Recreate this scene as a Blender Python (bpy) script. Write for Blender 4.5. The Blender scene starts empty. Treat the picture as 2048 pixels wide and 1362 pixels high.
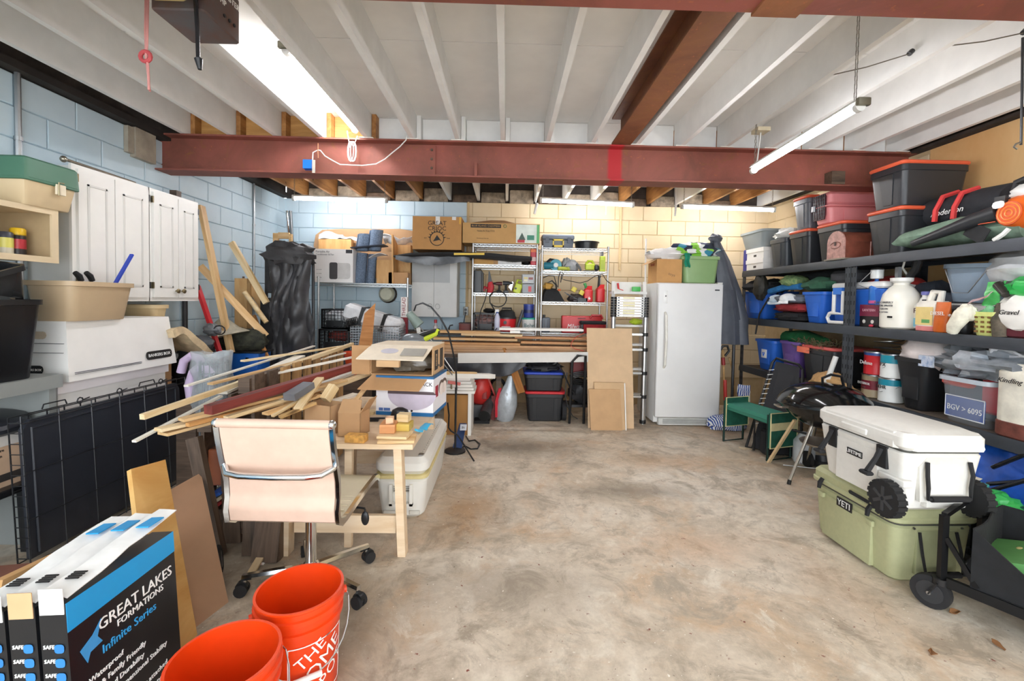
import bpy, bmesh, math, random
from mathutils import Vector, Matrix, noise
random.seed(7)
PI = math.pi
sc = bpy.context.scene
COL = sc.collection
# ------------------------------------------------------------------ camera, world, exposure
F, CAMH = 890.0, 1.45                      # focal length in px of a 2048 px wide frame, lens height in m
YAW, PITCH, ROLL = math.radians(-1.2), math.radians(-1.8), math.radians(1.05)
CR = Matrix.Rotation(YAW, 3, 'Z') @ Matrix.Rotation(PI/2+PITCH, 3, 'X') @ Matrix.Rotation(ROLL, 3, 'Z')
_d = CR.transposed() @ Vector((0, 1, 0))
CX, CY = 1012 - F*_d.x/-_d.z, 600 + F*_d.y/-_d.z
cam = bpy.data.cameras.new('camera'); co = bpy.data.objects.new('camera', cam); COL.objects.link(co)
co.location = (0, 0, CAMH); co.rotation_euler = CR.to_euler()
cam.sensor_width = 36; cam.sensor_fit = 'HORIZONTAL'; cam.lens = F/2048*36
cam.shift_x = (1024-CX)/2048; cam.shift_y = (CY-681)/2048; cam.clip_start = .05
sc.camera = co
w = bpy.data.worlds.new('world'); sc.world = w; w.use_nodes = True
bg = w.node_tree.nodes['Background']; bg.inputs[0].default_value = (.90, .95, 1, 1); bg.inputs[1].default_value = 1.95
vs = sc.view_settings; vs.view_transform = 'Standard'; vs.look = 'None'; vs.gamma = 1; vs.use_curve_mapping = False
vs.exposure = 1.5
TUBE_POWER = 28.0; sc.cycles.use_light_tree = False
sc.cycles.use_denoising = True; sc.cycles.max_bounces = 6; sc.cycles.diffuse_bounces = 4; sc.cycles.glossy_bounces = 3; sc.cycles.use_adaptive_sampling = True; sc.cycles.adaptive_threshold = .04
try: sc.cycles.sample_clamp_indirect = 6
except Exception: pass
# ------------------------------------------------------------------ pixel -> place
CP = Vector((0, 0, CAMH))
def ray(x, y): return CR @ Vector(((x-CX)/F, -(y-CY)/F, -1))
def P(x, y, Y): r = ray(x, y); return CP + r*(Y/r.y)
def PX(x, y, X): r = ray(x, y); return CP + r*(X/r.x)
def PZ(x, y, Z=0.): r = ray(x, y); return CP + r*((Z-CAMH)/r.z)
def RC(x0, y0, x1, y1, Y):                 # pixel rectangle at depth Y -> X0, X1, Zbottom, Ztop
    a, b = P(x0, y1, Y), P(x1, y0, Y); c, d = P(x0, y0, Y), P(x1, y1, Y)
    return (a.x+c.x)/2, (b.x+d.x)/2, (a.z+d.z)/2, (b.z+c.z)/2
# ------------------------------------------------------------------ materials
def lin(h):
    if not isinstance(h, str): return h
    h = h.lstrip('#'); o = []
    for i in (0, 2, 4):
        c = int(h[i:i+2], 16)/255; o.append(c/12.92 if c <= .04045 else ((c+.055)/1.055)**2.4)
    return tuple(o)
_M = {}
def newmat(name):
    m = bpy.data.materials.new(name); m.use_nodes = True; nt = m.node_tree
    b = nt.nodes['Principled BSDF']; return m, nt, b
def N(nt, typ, **k):
    n = nt.nodes.new(typ)
    for a, v in k.items():
        if isinstance(v, bpy.types.NodeSocket): nt.links.new(v, n.inputs[a.replace('_', ' ')] if not a.startswith('i') else n.inputs[int(a[1:])])
        elif a.startswith('i') and a[1:].isdigit(): n.inputs[int(a[1:])].default_value = v
        elif a in n.inputs: n.inputs[a].default_value = v
        else: setattr(n, a, v)
    return n
def mixc(nt, fac, a, b, mode='MIX'):
    n = nt.nodes.new('ShaderNodeMix'); n.data_type = 'RGBA'; n.blend_type = mode
    for i, v in ((0, fac), (6, a), (7, b)):
        if isinstance(v, bpy.types.NodeSocket): nt.links.new(v, n.inputs[i])
        elif i == 0: n.inputs[0].default_value = v
        else: n.inputs[i].default_value = (*v[:3], 1)
    return n.outputs[2]
def ramp(nt, fac, a, b):
    n = nt.nodes.new('ShaderNodeMapRange'); n.inputs[1].default_value = a; n.inputs[2].default_value = b
    nt.links.new(fac, n.inputs[0]); return n.outputs[0]
def mapped(nt, scale, coord='Object'):
    tc = nt.nodes.new('ShaderNodeTexCoord'); mp = nt.nodes.new('ShaderNodeMapping')
    mp.inputs['Scale'].default_value = scale if isinstance(scale, tuple) else (scale,)*3
    oi = nt.nodes.new('ShaderNodeObjectInfo'); mu = nt.nodes.new('ShaderNodeMath'); mu.operation = 'MULTIPLY'; mu.inputs[1].default_value = 37
    nt.links.new(oi.outputs['Random'], mu.inputs[0]); nt.links.new(mu.outputs[0], mp.inputs['Location'])
    nt.links.new(tc.outputs[coord], mp.inputs['Vector']); return mp.outputs[0], oi.outputs['Random']
def noi(nt, vec, scale=1., detail=4., rough=.6, dist=0.):
    n = nt.nodes.new('ShaderNodeTexNoise'); n.inputs['Scale'].default_value = scale; n.inputs['Detail'].default_value = detail
    n.inputs['Roughness'].default_value = rough; n.inputs['Distortion'].default_value = dist
    if vec is not None: nt.links.new(vec, n.inputs['Vector'])
    return n.outputs['Fac']
def bump(nt, b, h, strength=.2, dist=.01):
    n = nt.nodes.new('ShaderNodeBump'); n.inputs['Strength'].default_value = strength; n.inputs['Distance'].default_value = dist
    nt.links.new(h, n.inputs['Height']); nt.links.new(n.outputs[0], b.inputs['Normal'])
def mat(col, rough=.5, metal=0., var=.10, scale=9., bmp=0., spec=None, trans=0., alpha=1., col2=None):
    """plain coloured surface with soft uneven tone; col2 gives a second tone for mottling"""
    key = (col, rough, metal, var, scale, bmp, spec, trans, alpha, col2)
    if key in _M: return _M[key]
    m, nt, b = newmat('surface_%s' % str(col).strip('#')); c = lin(col)
    v, rnd = mapped(nt, scale); f = noi(nt, v, 1, 3)
    f2 = ramp(nt, f, .3, .7)
    ca = tuple(x*(1-var) for x in c) if col2 is None else lin(col2); cb = tuple(min(1, x*(1+var)) for x in c) if col2 is None else c
    nt.links.new(mixc(nt, f2, ca, cb), b.inputs['Base Color'])
    b.inputs['Roughness'].default_value = rough; b.inputs['Metallic'].default_value = metal
    if spec is not None: b.inputs['Specular IOR Level'].default_value = spec
    if trans: b.inputs['Transmission Weight'].default_value = trans; b.inputs['IOR'].default_value = 1.1
    if alpha < 1: b.inputs['Alpha'].default_value = alpha
    if bmp: bump(nt, b, f, bmp, .01)
    _M[key] = m; return m
def plastic(c, r=.38): return mat(c, r, 0, .06, 5)
def cloth(c, r=.95): return mat(c, r, 0, .22, 14, .35)
def metal(c='#b9bcbf', r=.3): return mat(c, r, 1, .08, 12)
def card(c='#cfa97e'): return mat(c, .85, 0, .07, 6)
def wood(a='#e8c795', b_='#c89a60', rough=.6, sc_=(1.2, 14, 14)):
    key = ('wood', a, b_, sc_)
    if key in _M: return _M[key]
    m, nt, b = newmat('wood_'+a.strip('#'))
    v, rnd = mapped(nt, sc_); f = noi(nt, v, 1.6, 5, .65, .6)
    c1 = mixc(nt, ramp(nt, f, .35, .68), lin(a), lin(b_))
    v2, _ = mapped(nt, (3, 9, 9)); k = noi(nt, v2, 1.2, 1)
    c2 = mixc(nt, ramp(nt, k, .74, .80), c1, tuple(x*.35 for x in lin(b_)))
    hs = nt.nodes.new('ShaderNodeHueSaturation'); nt.links.new(c2, hs.inputs['Color'])
    nt.links.new(ramp(nt, rnd, -.2, 1.2), hs.inputs['Value'])
    mr = [n for n in nt.nodes if n.type == 'MAP_RANGE'][-1]; mr.inputs[3].default_value = .86; mr.inputs[4].default_value = 1.1
    nt.links.new(hs.outputs[0], b.inputs['Base Color']); b.inputs['Roughness'].default_value = rough
    bump(nt, b, f, .08, .004); _M[key] = m; return m
def emit(col, s):
    key = ('emit', col, s)
    if key in _M: return _M[key]
    m, nt, b = newmat('lamp_glow'); b.inputs['Emission Color'].default_value = (*lin(col), 1); b.inputs['Emission Strength'].default_value = s
    b.inputs['Base Color'].default_value = (.9, .9, .9, 1); _M[key] = m; return m
BLACK = plastic('#1b1c1e'); DARK = plastic('#2c2d30'); WHITE = plastic('#e9e8e4'); CHROME = metal('#d7dadd', .12); STEEL = metal('#b4b7ba', .32)
WIRE = metal('#c6c8c8', .35); BWIRE = mat('#3a3b3e', .3, .6); CARD = card(); CARD2 = card('#bf9468'); PINE = wood(); PINE2 = wood('#f1dcb4', '#dab67c')
CEDAR = wood('#c98d52', '#a5672f'); OLD = wood('#6a5646', '#3f3127'); WPAINT = mat('#efece4', .5, 0, .05, 8); TRIMW = mat('#f2efe8', .45, 0, .04, 6)
RUBBER = mat('#202022', .8, 0, .1, 20); INK = mat('#1d1b1b', .6, 0, .02); INKW = mat('#f4f4f2', .6, 0, .02); SHELFC = mat('#3f444b', .45, .3, .10, 7)
# ------------------------------------------------------------------ meshes
def rr(w, d, r, n=3):
    r = max(1e-4, min(r, w/2-1e-4, d/2-1e-4)); o = []
    for cx, cy, a0 in ((w/2-r, d/2-r, 0), (-w/2+r, d/2-r, PI/2), (-w/2+r, -d/2+r, PI), (w/2-r, -d/2+r, 1.5*PI)):
        for i in range(n+1):
            a = a0+PI/2*i/n; o.append((cx+r*math.cos(a), cy+r*math.sin(a)))
    return o
class MB:
    def __init__(s): s.v = []; s.f = []
    def add(s, vs_, fs, M=None):
        o = len(s.v)
        s.v += [tuple(M @ Vector(v)) for v in vs_] if M is not None else [tuple(v) for v in vs_]
        s.f += [tuple(i+o for i in f) for f in fs]; return s
    def box(s, x0, x1, y0, y1, z0, z1, M=None):
        return s.add([(x, y, z) for z in (z0, z1) for y in (y0, y1) for x in (x0, x1)],
                     [(0, 2, 3, 1), (4, 5, 7, 6), (0, 1, 5, 4), (2, 6, 7, 3), (0, 4, 6, 2), (1, 3, 7, 5)], M)
    def loft(s, secs, c0=True, c1=True, closed=True, M=None, ring=False):
        n = len(secs[0]); vs_ = [p for q in secs for p in q]; fs = []
        m = len(secs)
        for i in range(m if ring else m-1):
            j2 = (i+1) % m
            for j in range(n if closed else n-1):
                k = (j+1) % n; fs.append((i*n+j, i*n+k, j2*n+k, j2*n+j))
        if c0 and not ring: fs.append(tuple(range(n))[::-1])
        if c1 and not ring: fs.append(tuple((m-1)*n+j for j in range(n)))
        return s.add(vs_, fs, M)
    def rbox(s, x0, x1, y0, y1, z0, z1, r=.01, e=.004, tx=0, ty=0, n=2, M=None):
        cx, cy, w, d = (x0+x1)/2, (y0+y1)/2, x1-x0, y1-y0
        def S(z, ix, iy, rr_): return [(cx+a, cy+b, z) for a, b in rr(max(w-2*ix, .001), max(d-2*iy, .001), rr_, n)]
        k = (z1-z0) or 1
        def t(z): return tx*(1-(z-z0)/k), ty*(1-(z-z0)/k)
        L = []
        for z, i in ((z0, e), (z0+e, 0), (z1-e, 0), (z1, e)):
            a, b = t(z); L.append(S(z, a+i, b+i, max(r-i, .0005)))
        return s.loft(L, M=M)
    def tub(s, w, d, h, r=.03, tx=.03, ty=.03, th=.004, n=3, c=(0, 0, 0), lip=.012, M=None):
        """open tapered bin with a rolled lip"""
        def S(z, i, k): return [(c[0]+a, c[1]+b, c[2]+z) for a, b in rr(w-2*i-2*tx*k, d-2*i-2*ty*k, max(r-i, .002), n)]
        return s.loft([S(0, .004, 1), S(.006, 0, 1), S(h-.03, 0, .03/h), S(h-.028, -lip, 0), S(h, -lip, 0), S(h, th, 0), S(.02, th, 1), S(.014, th+.002, 1)], M=M)
    def cyl(s, p0, p1, r0, r1=None, n=12, M=None, caps=True):
        r1 = r0 if r1 is None else r1; p0, p1 = Vector(p0), Vector(p1); ax = (p1-p0).normalized()
        u = ax.orthogonal().normalized(); v = ax.cross(u)
        S = lambda p, r: [tuple(p+u*(r*math.cos(2*PI*i/n))+v*(r*math.sin(2*PI*i/n))) for i in range(n)]
        return s.loft([S(p0, r0), S(p1, r1)], caps, caps, M=M)
    def tube(s, pts, r, n=6, closed=False, M=None):
        pts = [Vector(p) for p in pts]; m = len(pts); u = None; secs = []
        for i, p in enumerate(pts):
            a = pts[(i+1) % m] if (closed or i < m-1) else p; b = pts[i-1] if (closed or i > 0) else p
            t = (a-b).normalized() if (a-b).length > 1e-9 else Vector((0, 0, 1))
            u = t.orthogonal().normalized() if u is None else (u-t*u.dot(t)).normalized()
            v = t.cross(u); rad = r[i] if isinstance(r, (list, tuple)) else r
            secs.append([tuple(p+u*(rad*math.cos(2*PI*j/n))+v*(rad*math.sin(2*PI*j/n))) for j in range(n)])
        return s.loft(secs, ring=closed, M=M)
    def bar(s, p0, p1, t=.004, t2=None, up=(0, 0, 1), M=None):
        p0, p1 = Vector(p0), Vector(p1); a = (p1-p0).normalized(); up = Vector(up)
        if abs(a.dot(up)) > .98: up = Vector((0, 1, 0)) if abs(a.y) < .9 else Vector((1, 0, 0))
        u = a.cross(up).normalized()*(t/2); v = u.cross(a).normalized()*((t2 or t)/2)
        S = lambda p: [tuple(p+u+v), tuple(p-u+v), tuple(p-u-v), tuple(p+u-v)]
        return s.loft([S(p0), S(p1)], M=M)
    def lathe(s, prof, n=20, c=(0, 0, 0), sx=1., sy=1., M=None, caps=True):
        return s.loft([[(c[0]+r*sx*math.cos(2*PI*i/n), c[1]+r*sy*math.sin(2*PI*i/n), c[2]+z) for i in range(n)] for r, z in prof], caps, caps, M=M)
    def prism(s, poly, pl, a, b, M=None):
        g = {'xz': lambda p, t: (p[0], t, p[1]), 'xy': lambda p, t: (p[0], p[1], t), 'yz': lambda p, t: (t, p[0], p[1])}[pl]
        return s.loft([[g(p, a) for p in poly], [g(p, b) for p in poly]], M=M)
    def sheet(s, fn, nu=10, nv=10, th=.004, M=None):
        g = [[Vector(fn(i/nu, j/nv)) for j in range(nv+1)] for i in range(nu+1)]; A = []; B = []
        for i in range(nu+1):
            for j in range(nv+1):
                du = g[min(i+1, nu)][j]-g[max(i-1, 0)][j]; dv = g[i][min(j+1, nv)]-g[i][max(j-1, 0)]
                nn = du.cross(dv); nn = nn.normalized() if nn.length > 1e-12 else Vector((0, 0, 1))
                A.append(tuple(g[i][j]+nn*th/2)); B.append(tuple(g[i][j]-nn*th/2))
        k = (nu+1)*(nv+1); I = lambda i, j: i*(nv+1)+j; fs = []
        for i in range(nu):
            for j in range(nv):
                q = (I(i, j), I(i+1, j), I(i+1, j+1), I(i, j+1)); fs.append(q); fs.append(tuple(x+k for x in q[::-1]))
        rim = [I(i, 0) for i in range(nu)]+[I(nu, j) for j in range(nv)]+[I(i, nv) for i in range(nu, 0, -1)]+[I(0, j) for j in range(nv, 0, -1)]
        for a, b in zip(rim, rim[1:]+rim[:1]): fs.append((a, a+k, b+k, b))
        return s.add(A+B, fs, M)
    def blob(s, c, rad, seed=0, amp=.15, freq=2.5, nu=18, nv=12, zmin=None, M=None, pw=1.):
        vs_ = []; fs = []; sd = Vector((seed*3.7, seed*1.3, seed*2.1))
        for i in range(nv+1):
            th = PI*i/nv
            for j in range(nu):
                ph = 2*PI*j/nu; d = Vector((math.sin(th)*math.cos(ph), math.sin(th)*math.sin(ph), math.cos(th)))
                if pw != 1: d = Vector([math.copysign(abs(x)**pw, x) for x in d])
                k = 1+amp*noise.noise(d*freq+sd)+amp*.6*(1-2*abs(noise.noise(d*freq*2.3+sd)))
                p = Vector((d.x*rad[0], d.y*rad[1], d.z*rad[2]))*k+Vector(c)
                if zmin is not None and p.z < zmin: p.z = zmin+.002*noise.noise(p*9)
                vs_.append(tuple(p))
        for i in range(nv):
            for j in range(nu):
                k = (j+1) % nu; fs.append((i*nu+j, (i+1)*nu+j, (i+1)*nu+k, i*nu+k))
        return s.add(vs_, fs, M)
    def mesh(s, name, m, ang=38):
        me = bpy.data.meshes.new(name); me.from_pydata(s.v, [], s.f)
        bm = bmesh.new(); bm.from_mesh(me); bmesh.ops.remove_doubles(bm, verts=bm.verts, dist=1e-6); bmesh.ops.recalc_face_normals(bm, faces=bm.faces)
        for f in bm.faces: f.smooth = True
        bm.to_mesh(me); bm.free()
        me.set_sharp_from_angle(angle=math.radians(ang))
        if m: me.materials.append(m)
        return me
def link(name, me, parent=None, loc=(0, 0, 0), rot=(0, 0, 0)):
    o = bpy.data.objects.new(name, me); COL.objects.link(o); o.location = loc; o.rotation_euler = rot
    if parent is not None: o.parent = parent
    return o
def tag(o, label=None, cat=None, group=None, kind=None):
    if label: o['label'] = label
    if cat: o['category'] = cat
    if group: o['group'] = group
    if kind: o['kind'] = kind
    return o
def T(name, label, cat, loc=(0, 0, 0), rz=0., group=None, rot=None):
    o = link(name, None, None, loc, rot or (0, 0, rz)); o.empty_display_size = .05; return tag(o, label, cat, group)
def part(t, name, mb, m, loc=(0, 0, 0), rot=(0, 0, 0), ang=38, label=None, kind=None):
    return tag(link(name, mb.mesh(name, m, ang) if isinstance(mb, MB) else mb, t, loc, rot), label, kind=kind)
def one(name, label, cat, mb, m, loc=(0, 0, 0), rz=0., group=None, rot=None, ang=38, kind=None):
    return tag(link(name, mb.mesh(name, m, ang), None, loc, rot or (0, 0, rz)), label, cat, group, kind)
def struct(name, mb, m, label=None): return tag(link(name, mb.mesh(name, m), None), label, kind='structure')
_TX = {}
def TXT(par, s, size, loc, m=None, rot=(PI/2, 0, 0), sx=1., shear=0., align='CENTER', name='lettering'):
    key = (s, shear, align, id(m))
    if key not in _TX:
        cu = bpy.data.curves.new('t', 'FONT'); cu.body = s; cu.align_x = align; cu.align_y = 'CENTER'; cu.extrude = .004; cu.shear = shear; cu.resolution_u = 2
        ob = bpy.data.objects.new('t', cu); me = bpy.data.meshes.new_from_object(ob); me.name = 'lettering'; me.materials.clear(); me.materials.append(m or INK)
        bpy.data.objects.remove(ob); bpy.data.curves.remove(cu); _TX[key] = me
    o = link(name, _TX[key], par, loc, rot); o.scale = (size*sx, size, .25); return o
def stick(name, label, p0, p1, w_, h_, m, cat='board', group=None, roll=0., parent=None, bow=0.):
    """board lying from p0 to p1 (w_ across, h_ thick); grain runs along it"""
    p0, p1 = Vector(p0), Vector(p1); L = (p1-p0).length; x = (p1-p0).normalized(); z = Vector((0, 0, 1))
    if abs(x.z) > .95: z = Vector((0, -1, 0))
    y = z.cross(x).normalized(); z = x.cross(y)
    b = MB(); k = 4 if bow else 1
    b.loft([[(L*i/k, a*w_/2, c*h_/2+bow*math.sin(PI*i/k)) for a, c in ((1, 1), (-1, 1), (-1, -1), (1, -1))] for i in range(k+1)])
    o = link(name, b.mesh(name, m), parent)
    M = Matrix((x, y, z)).transposed().to_4x4() @ Matrix.Rotation(roll, 4, 'X'); M.translation = p0; o.matrix_local = M
    return tag(o, label, cat if parent is None else None, group)
def copy_tree(o, loc=None, rz=None, label=None, parent=None):
    c = o.copy(); COL.objects.link(c)
    if parent is not None: c.parent = parent
    if loc is not None: c.location = loc
    if rz is not None: c.rotation_euler = (0, 0, rz)
    if label: c['label'] = label
    for ch in o.children: copy_tree(ch, parent=c)
    return c
def arc(c, r, a0, a1, n=10, pl='xz', ry=None):
    ry = ry or r; o = []
    for i in range(n+1):
        a = a0+(a1-a0)*i/n; u, v = r*math.cos(a), ry*math.sin(a)
        o.append({'xz': (c[0]+u, c[1], c[2]+v), 'xy': (c[0]+u, c[1]+v, c[2]), 'yz': (c[0], c[1]+u, c[2]+v)}[pl])
    return o
def drape(p, seed=0., amp=.02, fr=8.):
    p = Vector(p); return p+Vector([amp*noise.noise(p*fr+Vector((seed+i*7.1, 0, 0))) for i in range(3)])
# ------------------------------------------------------------------ the room
XL, XR, YB, ZT, YF = -3.09, 3.70, 6.27, 2.80, -2.2
BH = .20
def paint_mat():
    m, nt, b = newmat('painted_block'); g = nt.nodes.new('ShaderNodeNewGeometry'); sx = nt.nodes.new('ShaderNodeSeparateXYZ')
    nt.links.new(g.outputs['Position'], sx.inputs[0])
    n1 = noi(nt, g.outputs['Position'], 2.2, 4); n2 = noi(nt, g.outputs['Position'], 30, 4, .7)
    blue = mixc(nt, ramp(nt, n1, .3, .7), lin('#bcd1dd'), lin('#cbdde6')); be = mixc(nt, ramp(nt, n1, .3, .7), lin('#d6bf98'), lin('#e0cdab'))
    blue = mixc(nt, ramp(nt, n2, .70, .78), blue, lin('#8c999c'))
    c = mixc(nt, ramp(nt, sx.outputs['X'], -.571, -.569), blue, be)
    nt.links.new(c, b.inputs['Base Color']); b.inputs['Roughness'].default_value = .65; bump(nt, b, n2, .12, .006); return m
PAINT = paint_mat()
def mortar_mat():
    m, nt, b = newmat('painted_mortar'); g = nt.nodes.new('ShaderNodeNewGeometry'); sx = nt.nodes.new('ShaderNodeSeparateXYZ')
    nt.links.new(g.outputs['Position'], sx.inputs[0]); n1 = noi(nt, g.outputs['Position'], 14, 4)
    c = mixc(nt, ramp(nt, sx.outputs['X'], -.571, -.569), mixc(nt, n1, lin('#98b0bd'), lin('#bcd1dd')), mixc(nt, n1, lin('#b59c74'), lin('#d6bf98')))
    nt.links.new(c, b.inputs['Base Color']); b.inputs['Roughness'].default_value = .8; return m
MORT = mortar_mat()
def floor_mat():
    m, nt, b = newmat('stained_concrete'); g = nt.nodes.new('ShaderNodeNewGeometry'); p = g.outputs['Position']
    big = noi(nt, p, .9, 6, .62, .8); mid = noi(nt, p, 2.6, 7, .7, 1.2); fine = noi(nt, p, 16, 6, .75); rust = noi(nt, p, 1.5, 5, .65, 1.6)
    c = mixc(nt, ramp(nt, big, .35, .66), lin('#cfbea7'), lin('#e2d8c8'))
    c = mixc(nt, ramp(nt, mid, .46, .74), c, lin('#b3a490'))
    rf = nt.nodes.new('ShaderNodeMath'); rf.operation = 'MULTIPLY'; rf.inputs[1].default_value = .55; nt.links.new(ramp(nt, rust, .50, .72), rf.inputs[0])
    c = mixc(nt, rf.outputs[0], c, lin('#c29461'))
    wn = noi(nt, p, 3.3, 6, .7, .5); md2 = noi(nt, p, 3.6, 9, .74, .6)
    c = mixc(nt, ramp(nt, md2, .50, .62), c, lin('#aa9d8b')); c = mixc(nt, ramp(nt, md2, .44, .36), c, lin('#e0d5c3'))
    c = mixc(nt, ramp(nt, wn, .60, .78), c, lin('#e6e0d4'))
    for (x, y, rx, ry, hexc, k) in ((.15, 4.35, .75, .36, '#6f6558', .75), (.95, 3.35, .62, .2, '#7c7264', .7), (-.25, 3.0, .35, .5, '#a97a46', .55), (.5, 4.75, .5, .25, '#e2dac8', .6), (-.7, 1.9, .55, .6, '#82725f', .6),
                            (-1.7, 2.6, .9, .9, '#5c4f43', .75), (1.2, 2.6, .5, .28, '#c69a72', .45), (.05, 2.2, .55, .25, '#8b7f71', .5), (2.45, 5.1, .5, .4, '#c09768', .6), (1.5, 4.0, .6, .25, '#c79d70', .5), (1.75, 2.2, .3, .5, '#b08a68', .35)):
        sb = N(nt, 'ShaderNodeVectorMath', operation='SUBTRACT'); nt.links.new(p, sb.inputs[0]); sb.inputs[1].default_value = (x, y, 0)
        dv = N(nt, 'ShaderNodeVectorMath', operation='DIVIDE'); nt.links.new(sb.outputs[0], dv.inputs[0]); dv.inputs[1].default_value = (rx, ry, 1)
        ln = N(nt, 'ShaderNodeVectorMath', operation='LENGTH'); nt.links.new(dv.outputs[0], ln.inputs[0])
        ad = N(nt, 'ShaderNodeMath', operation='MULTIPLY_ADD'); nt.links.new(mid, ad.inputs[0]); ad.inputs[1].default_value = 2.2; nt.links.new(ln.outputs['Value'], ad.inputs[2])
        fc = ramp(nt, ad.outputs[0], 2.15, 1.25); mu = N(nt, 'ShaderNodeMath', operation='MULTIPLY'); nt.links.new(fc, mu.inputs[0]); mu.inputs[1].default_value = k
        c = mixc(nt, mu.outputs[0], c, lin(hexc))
    sp = noi(nt, p, 42, 3, .6); c = mixc(nt, ramp(nt, sp, .70, .74), c, lin('#6b5c4c')); sp2 = noi(nt, p, 60, 2, .5); c = mixc(nt, ramp(nt, sp2, .71, .75), c, lin('#f1ece2'))
    sp3 = noi(nt, p, 11, 3, .6); rr_ = N(nt, 'ShaderNodeMath', operation='MULTIPLY'); nt.links.new(ramp(nt, sp, .60, .64), rr_.inputs[0]); nt.links.new(ramp(nt, sp3, .60, .68), rr_.inputs[1])
    c = mixc(nt, rr_.outputs[0], c, lin('#7c3a2a'))
    vo = nt.nodes.new('ShaderNodeTexVoronoi'); vo.feature = 'DISTANCE_TO_EDGE'; vo.inputs['Scale'].default_value = .55
    wp = N(nt, 'ShaderNodeVectorMath', operation='ADD'); nz = nt.nodes.new('ShaderNodeTexNoise'); nz.inputs['Scale'].default_value = 3; nz.inputs['Detail'].default_value = 6; nt.links.new(p, nz.inputs['Vector'])
    nt.links.new(p, wp.inputs[0]); nt.links.new(nz.outputs['Color'], wp.inputs[1]); nt.links.new(wp.outputs[0], vo.inputs['Vector'])
    cr = N(nt, 'ShaderNodeMath', operation='MULTIPLY'); nt.links.new(ramp(nt, vo.outputs['Distance'], .004, .0005), cr.inputs[0]); cr.inputs[1].default_value = .28
    c = mixc(nt, cr.outputs[0], c, lin('#6d5f50'))
    c = mixc(nt, ramp(nt, fine, .42, .72), c, mixc(nt, .35, c, lin('#8c7c69')))
    nt.links.new(c, b.inputs['Base Color']); nt.links.new(ramp(nt, mid, .2, .9), b.inputs['Roughness'])
    mr = [n for n in nt.nodes if n.type == 'MAP_RANGE'][-1]; mr.inputs[3].default_value = .42; mr.inputs[4].default_value = .75
    bump(nt, b, fine, .10, .006); return m
struct('floor', MB().box(XL-.1, XR+.1, YF, YB+.1, -.12, 0), floor_mat())
def block_mesh(w_, h_, g, d):              # face +Y out, thin block with eased edges
    return MB().rbox(-w_/2+g, w_/2-g, 0, d, g, h_-g, .001, .004).mesh('block', PAINT)
def blockmesh_side(w_, h_):
    b = MB(); g, e, d = .003, .005, .012; a, c = w_/2-g, w_/2-g-e
    b.loft([[(-a, 0, g), (a, 0, g), (a, 0, h_-g), (-a, 0, h_-g)], [(-a, d-e, g), (a, d-e, g), (a, d-e, h_-g), (-a, d-e, h_-g)], [(-c, d, g+e), (c, d, g+e), (c, d, h_-g-e), (-c, d, h_-g-e)]])
    return b.mesh('block', PAINT, 20)
BM1, BM2 = blockmesh_side(.4, BH), blockmesh_side(.2, BH)
wl = struct('wall_left', MB().box(XL-.2, XL, YF, YB+.1, 0, ZT), MORT); wb = struct('wall_back', MB().box(XL-.2, XR+.2, YB, YB+.2, 0, ZT), MORT)
wr = struct('wall_right', MB().box(XR, XR+.2, YF, YB+.1, 0, ZT+.05), MORT)
def lay(wall, a0, a1, k0, k1, place, rz):
    for k in range(k0, k1):
        x = a0-(.2 if k % 2 else 0)
        while x < a1-.02:
            lo, hi = max(x, a0), min(x+.4, a1)
            if hi-lo > .35: place(link('block', BM1, wall), (lo+hi)/2, k*BH)
            elif hi-lo > .15: place(link('block', BM2, wall), (lo+hi)/2, k*BH)
            x += .4
def _pl(X, s):
    def f(o, y, z): o.location = (X, y, z); o.rotation_euler = (0, 0, s)
    return f
lay(wl, 2.27, 6.27, 1, 14, _pl(XL, -PI/2), 0)
def _pb(o, x, z): o.location = (x, YB, z); o.rotation_euler = (0, 0, PI)
lay(wb, -3.09, 3.7, 2, 14, _pb, 0)
lay(wr, 3.87, 6.27, 9, 14, _pl(XR, PI/2), 0)
# plywood sheathing on the right wall
PLY = wood('#e6bd85', '#d3a063', .55, (9, 1.0, .8))
for i, (y0, y1) in enumerate(((1.3, 2.55), (2.553, 3.86))):
    part(wr, 'plywood_panel', MB().box(XR-.014, XR, y0, y1, 1.2, 2.83), PLY)
# deck, joists, blocking
ZJ, ZD = 2.85, 3.085
CEILW = mat('#edebe7', .6, 0, .05, 3); JW = mat('#efeeeb', .55, 0, .05, 5, .05); RIMD = mat('#3a312b', .9, 0, .5, 7, .3); WOODJ = wood('#c08a50', '#8f5a2a', .6, (9, 1.2, 9)); WOODB = wood('#dba766', '#b5803f', .6, (1.2, 9, 9))
ce = struct('ceiling', MB().box(XL-.2, XR+.2, YF, YB+.2, ZD+.016, ZD+.1), CEILW)
pm = {}
for i, x in enumerate((-3.24, -.85, 1.54)):
    for j in range(7):
        y = YF+.21+j*1.22; key = 'p'
        if key not in pm: pm[key] = MB().box(.002, 2.387, .003, 1.217, 0, .015).mesh('deck_panel', CEILW)
        link('deck_panel', pm[key], ce, (x, y, ZD))
JX = [-2.843+.3986*k for k in range(17)]
jm = MB().box(-.019, .019, YF, 4.12, ZJ, ZD).mesh('joist', JW); jf = MB().box(-.019, .019, 4.05, YB+.15, ZJ-.01, ZD).mesh('joist', JW); jfw = MB().box(-.019, .019, 4.05, YB+.15, ZJ-.01, ZD).mesh('joist', WOODJ)
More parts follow.
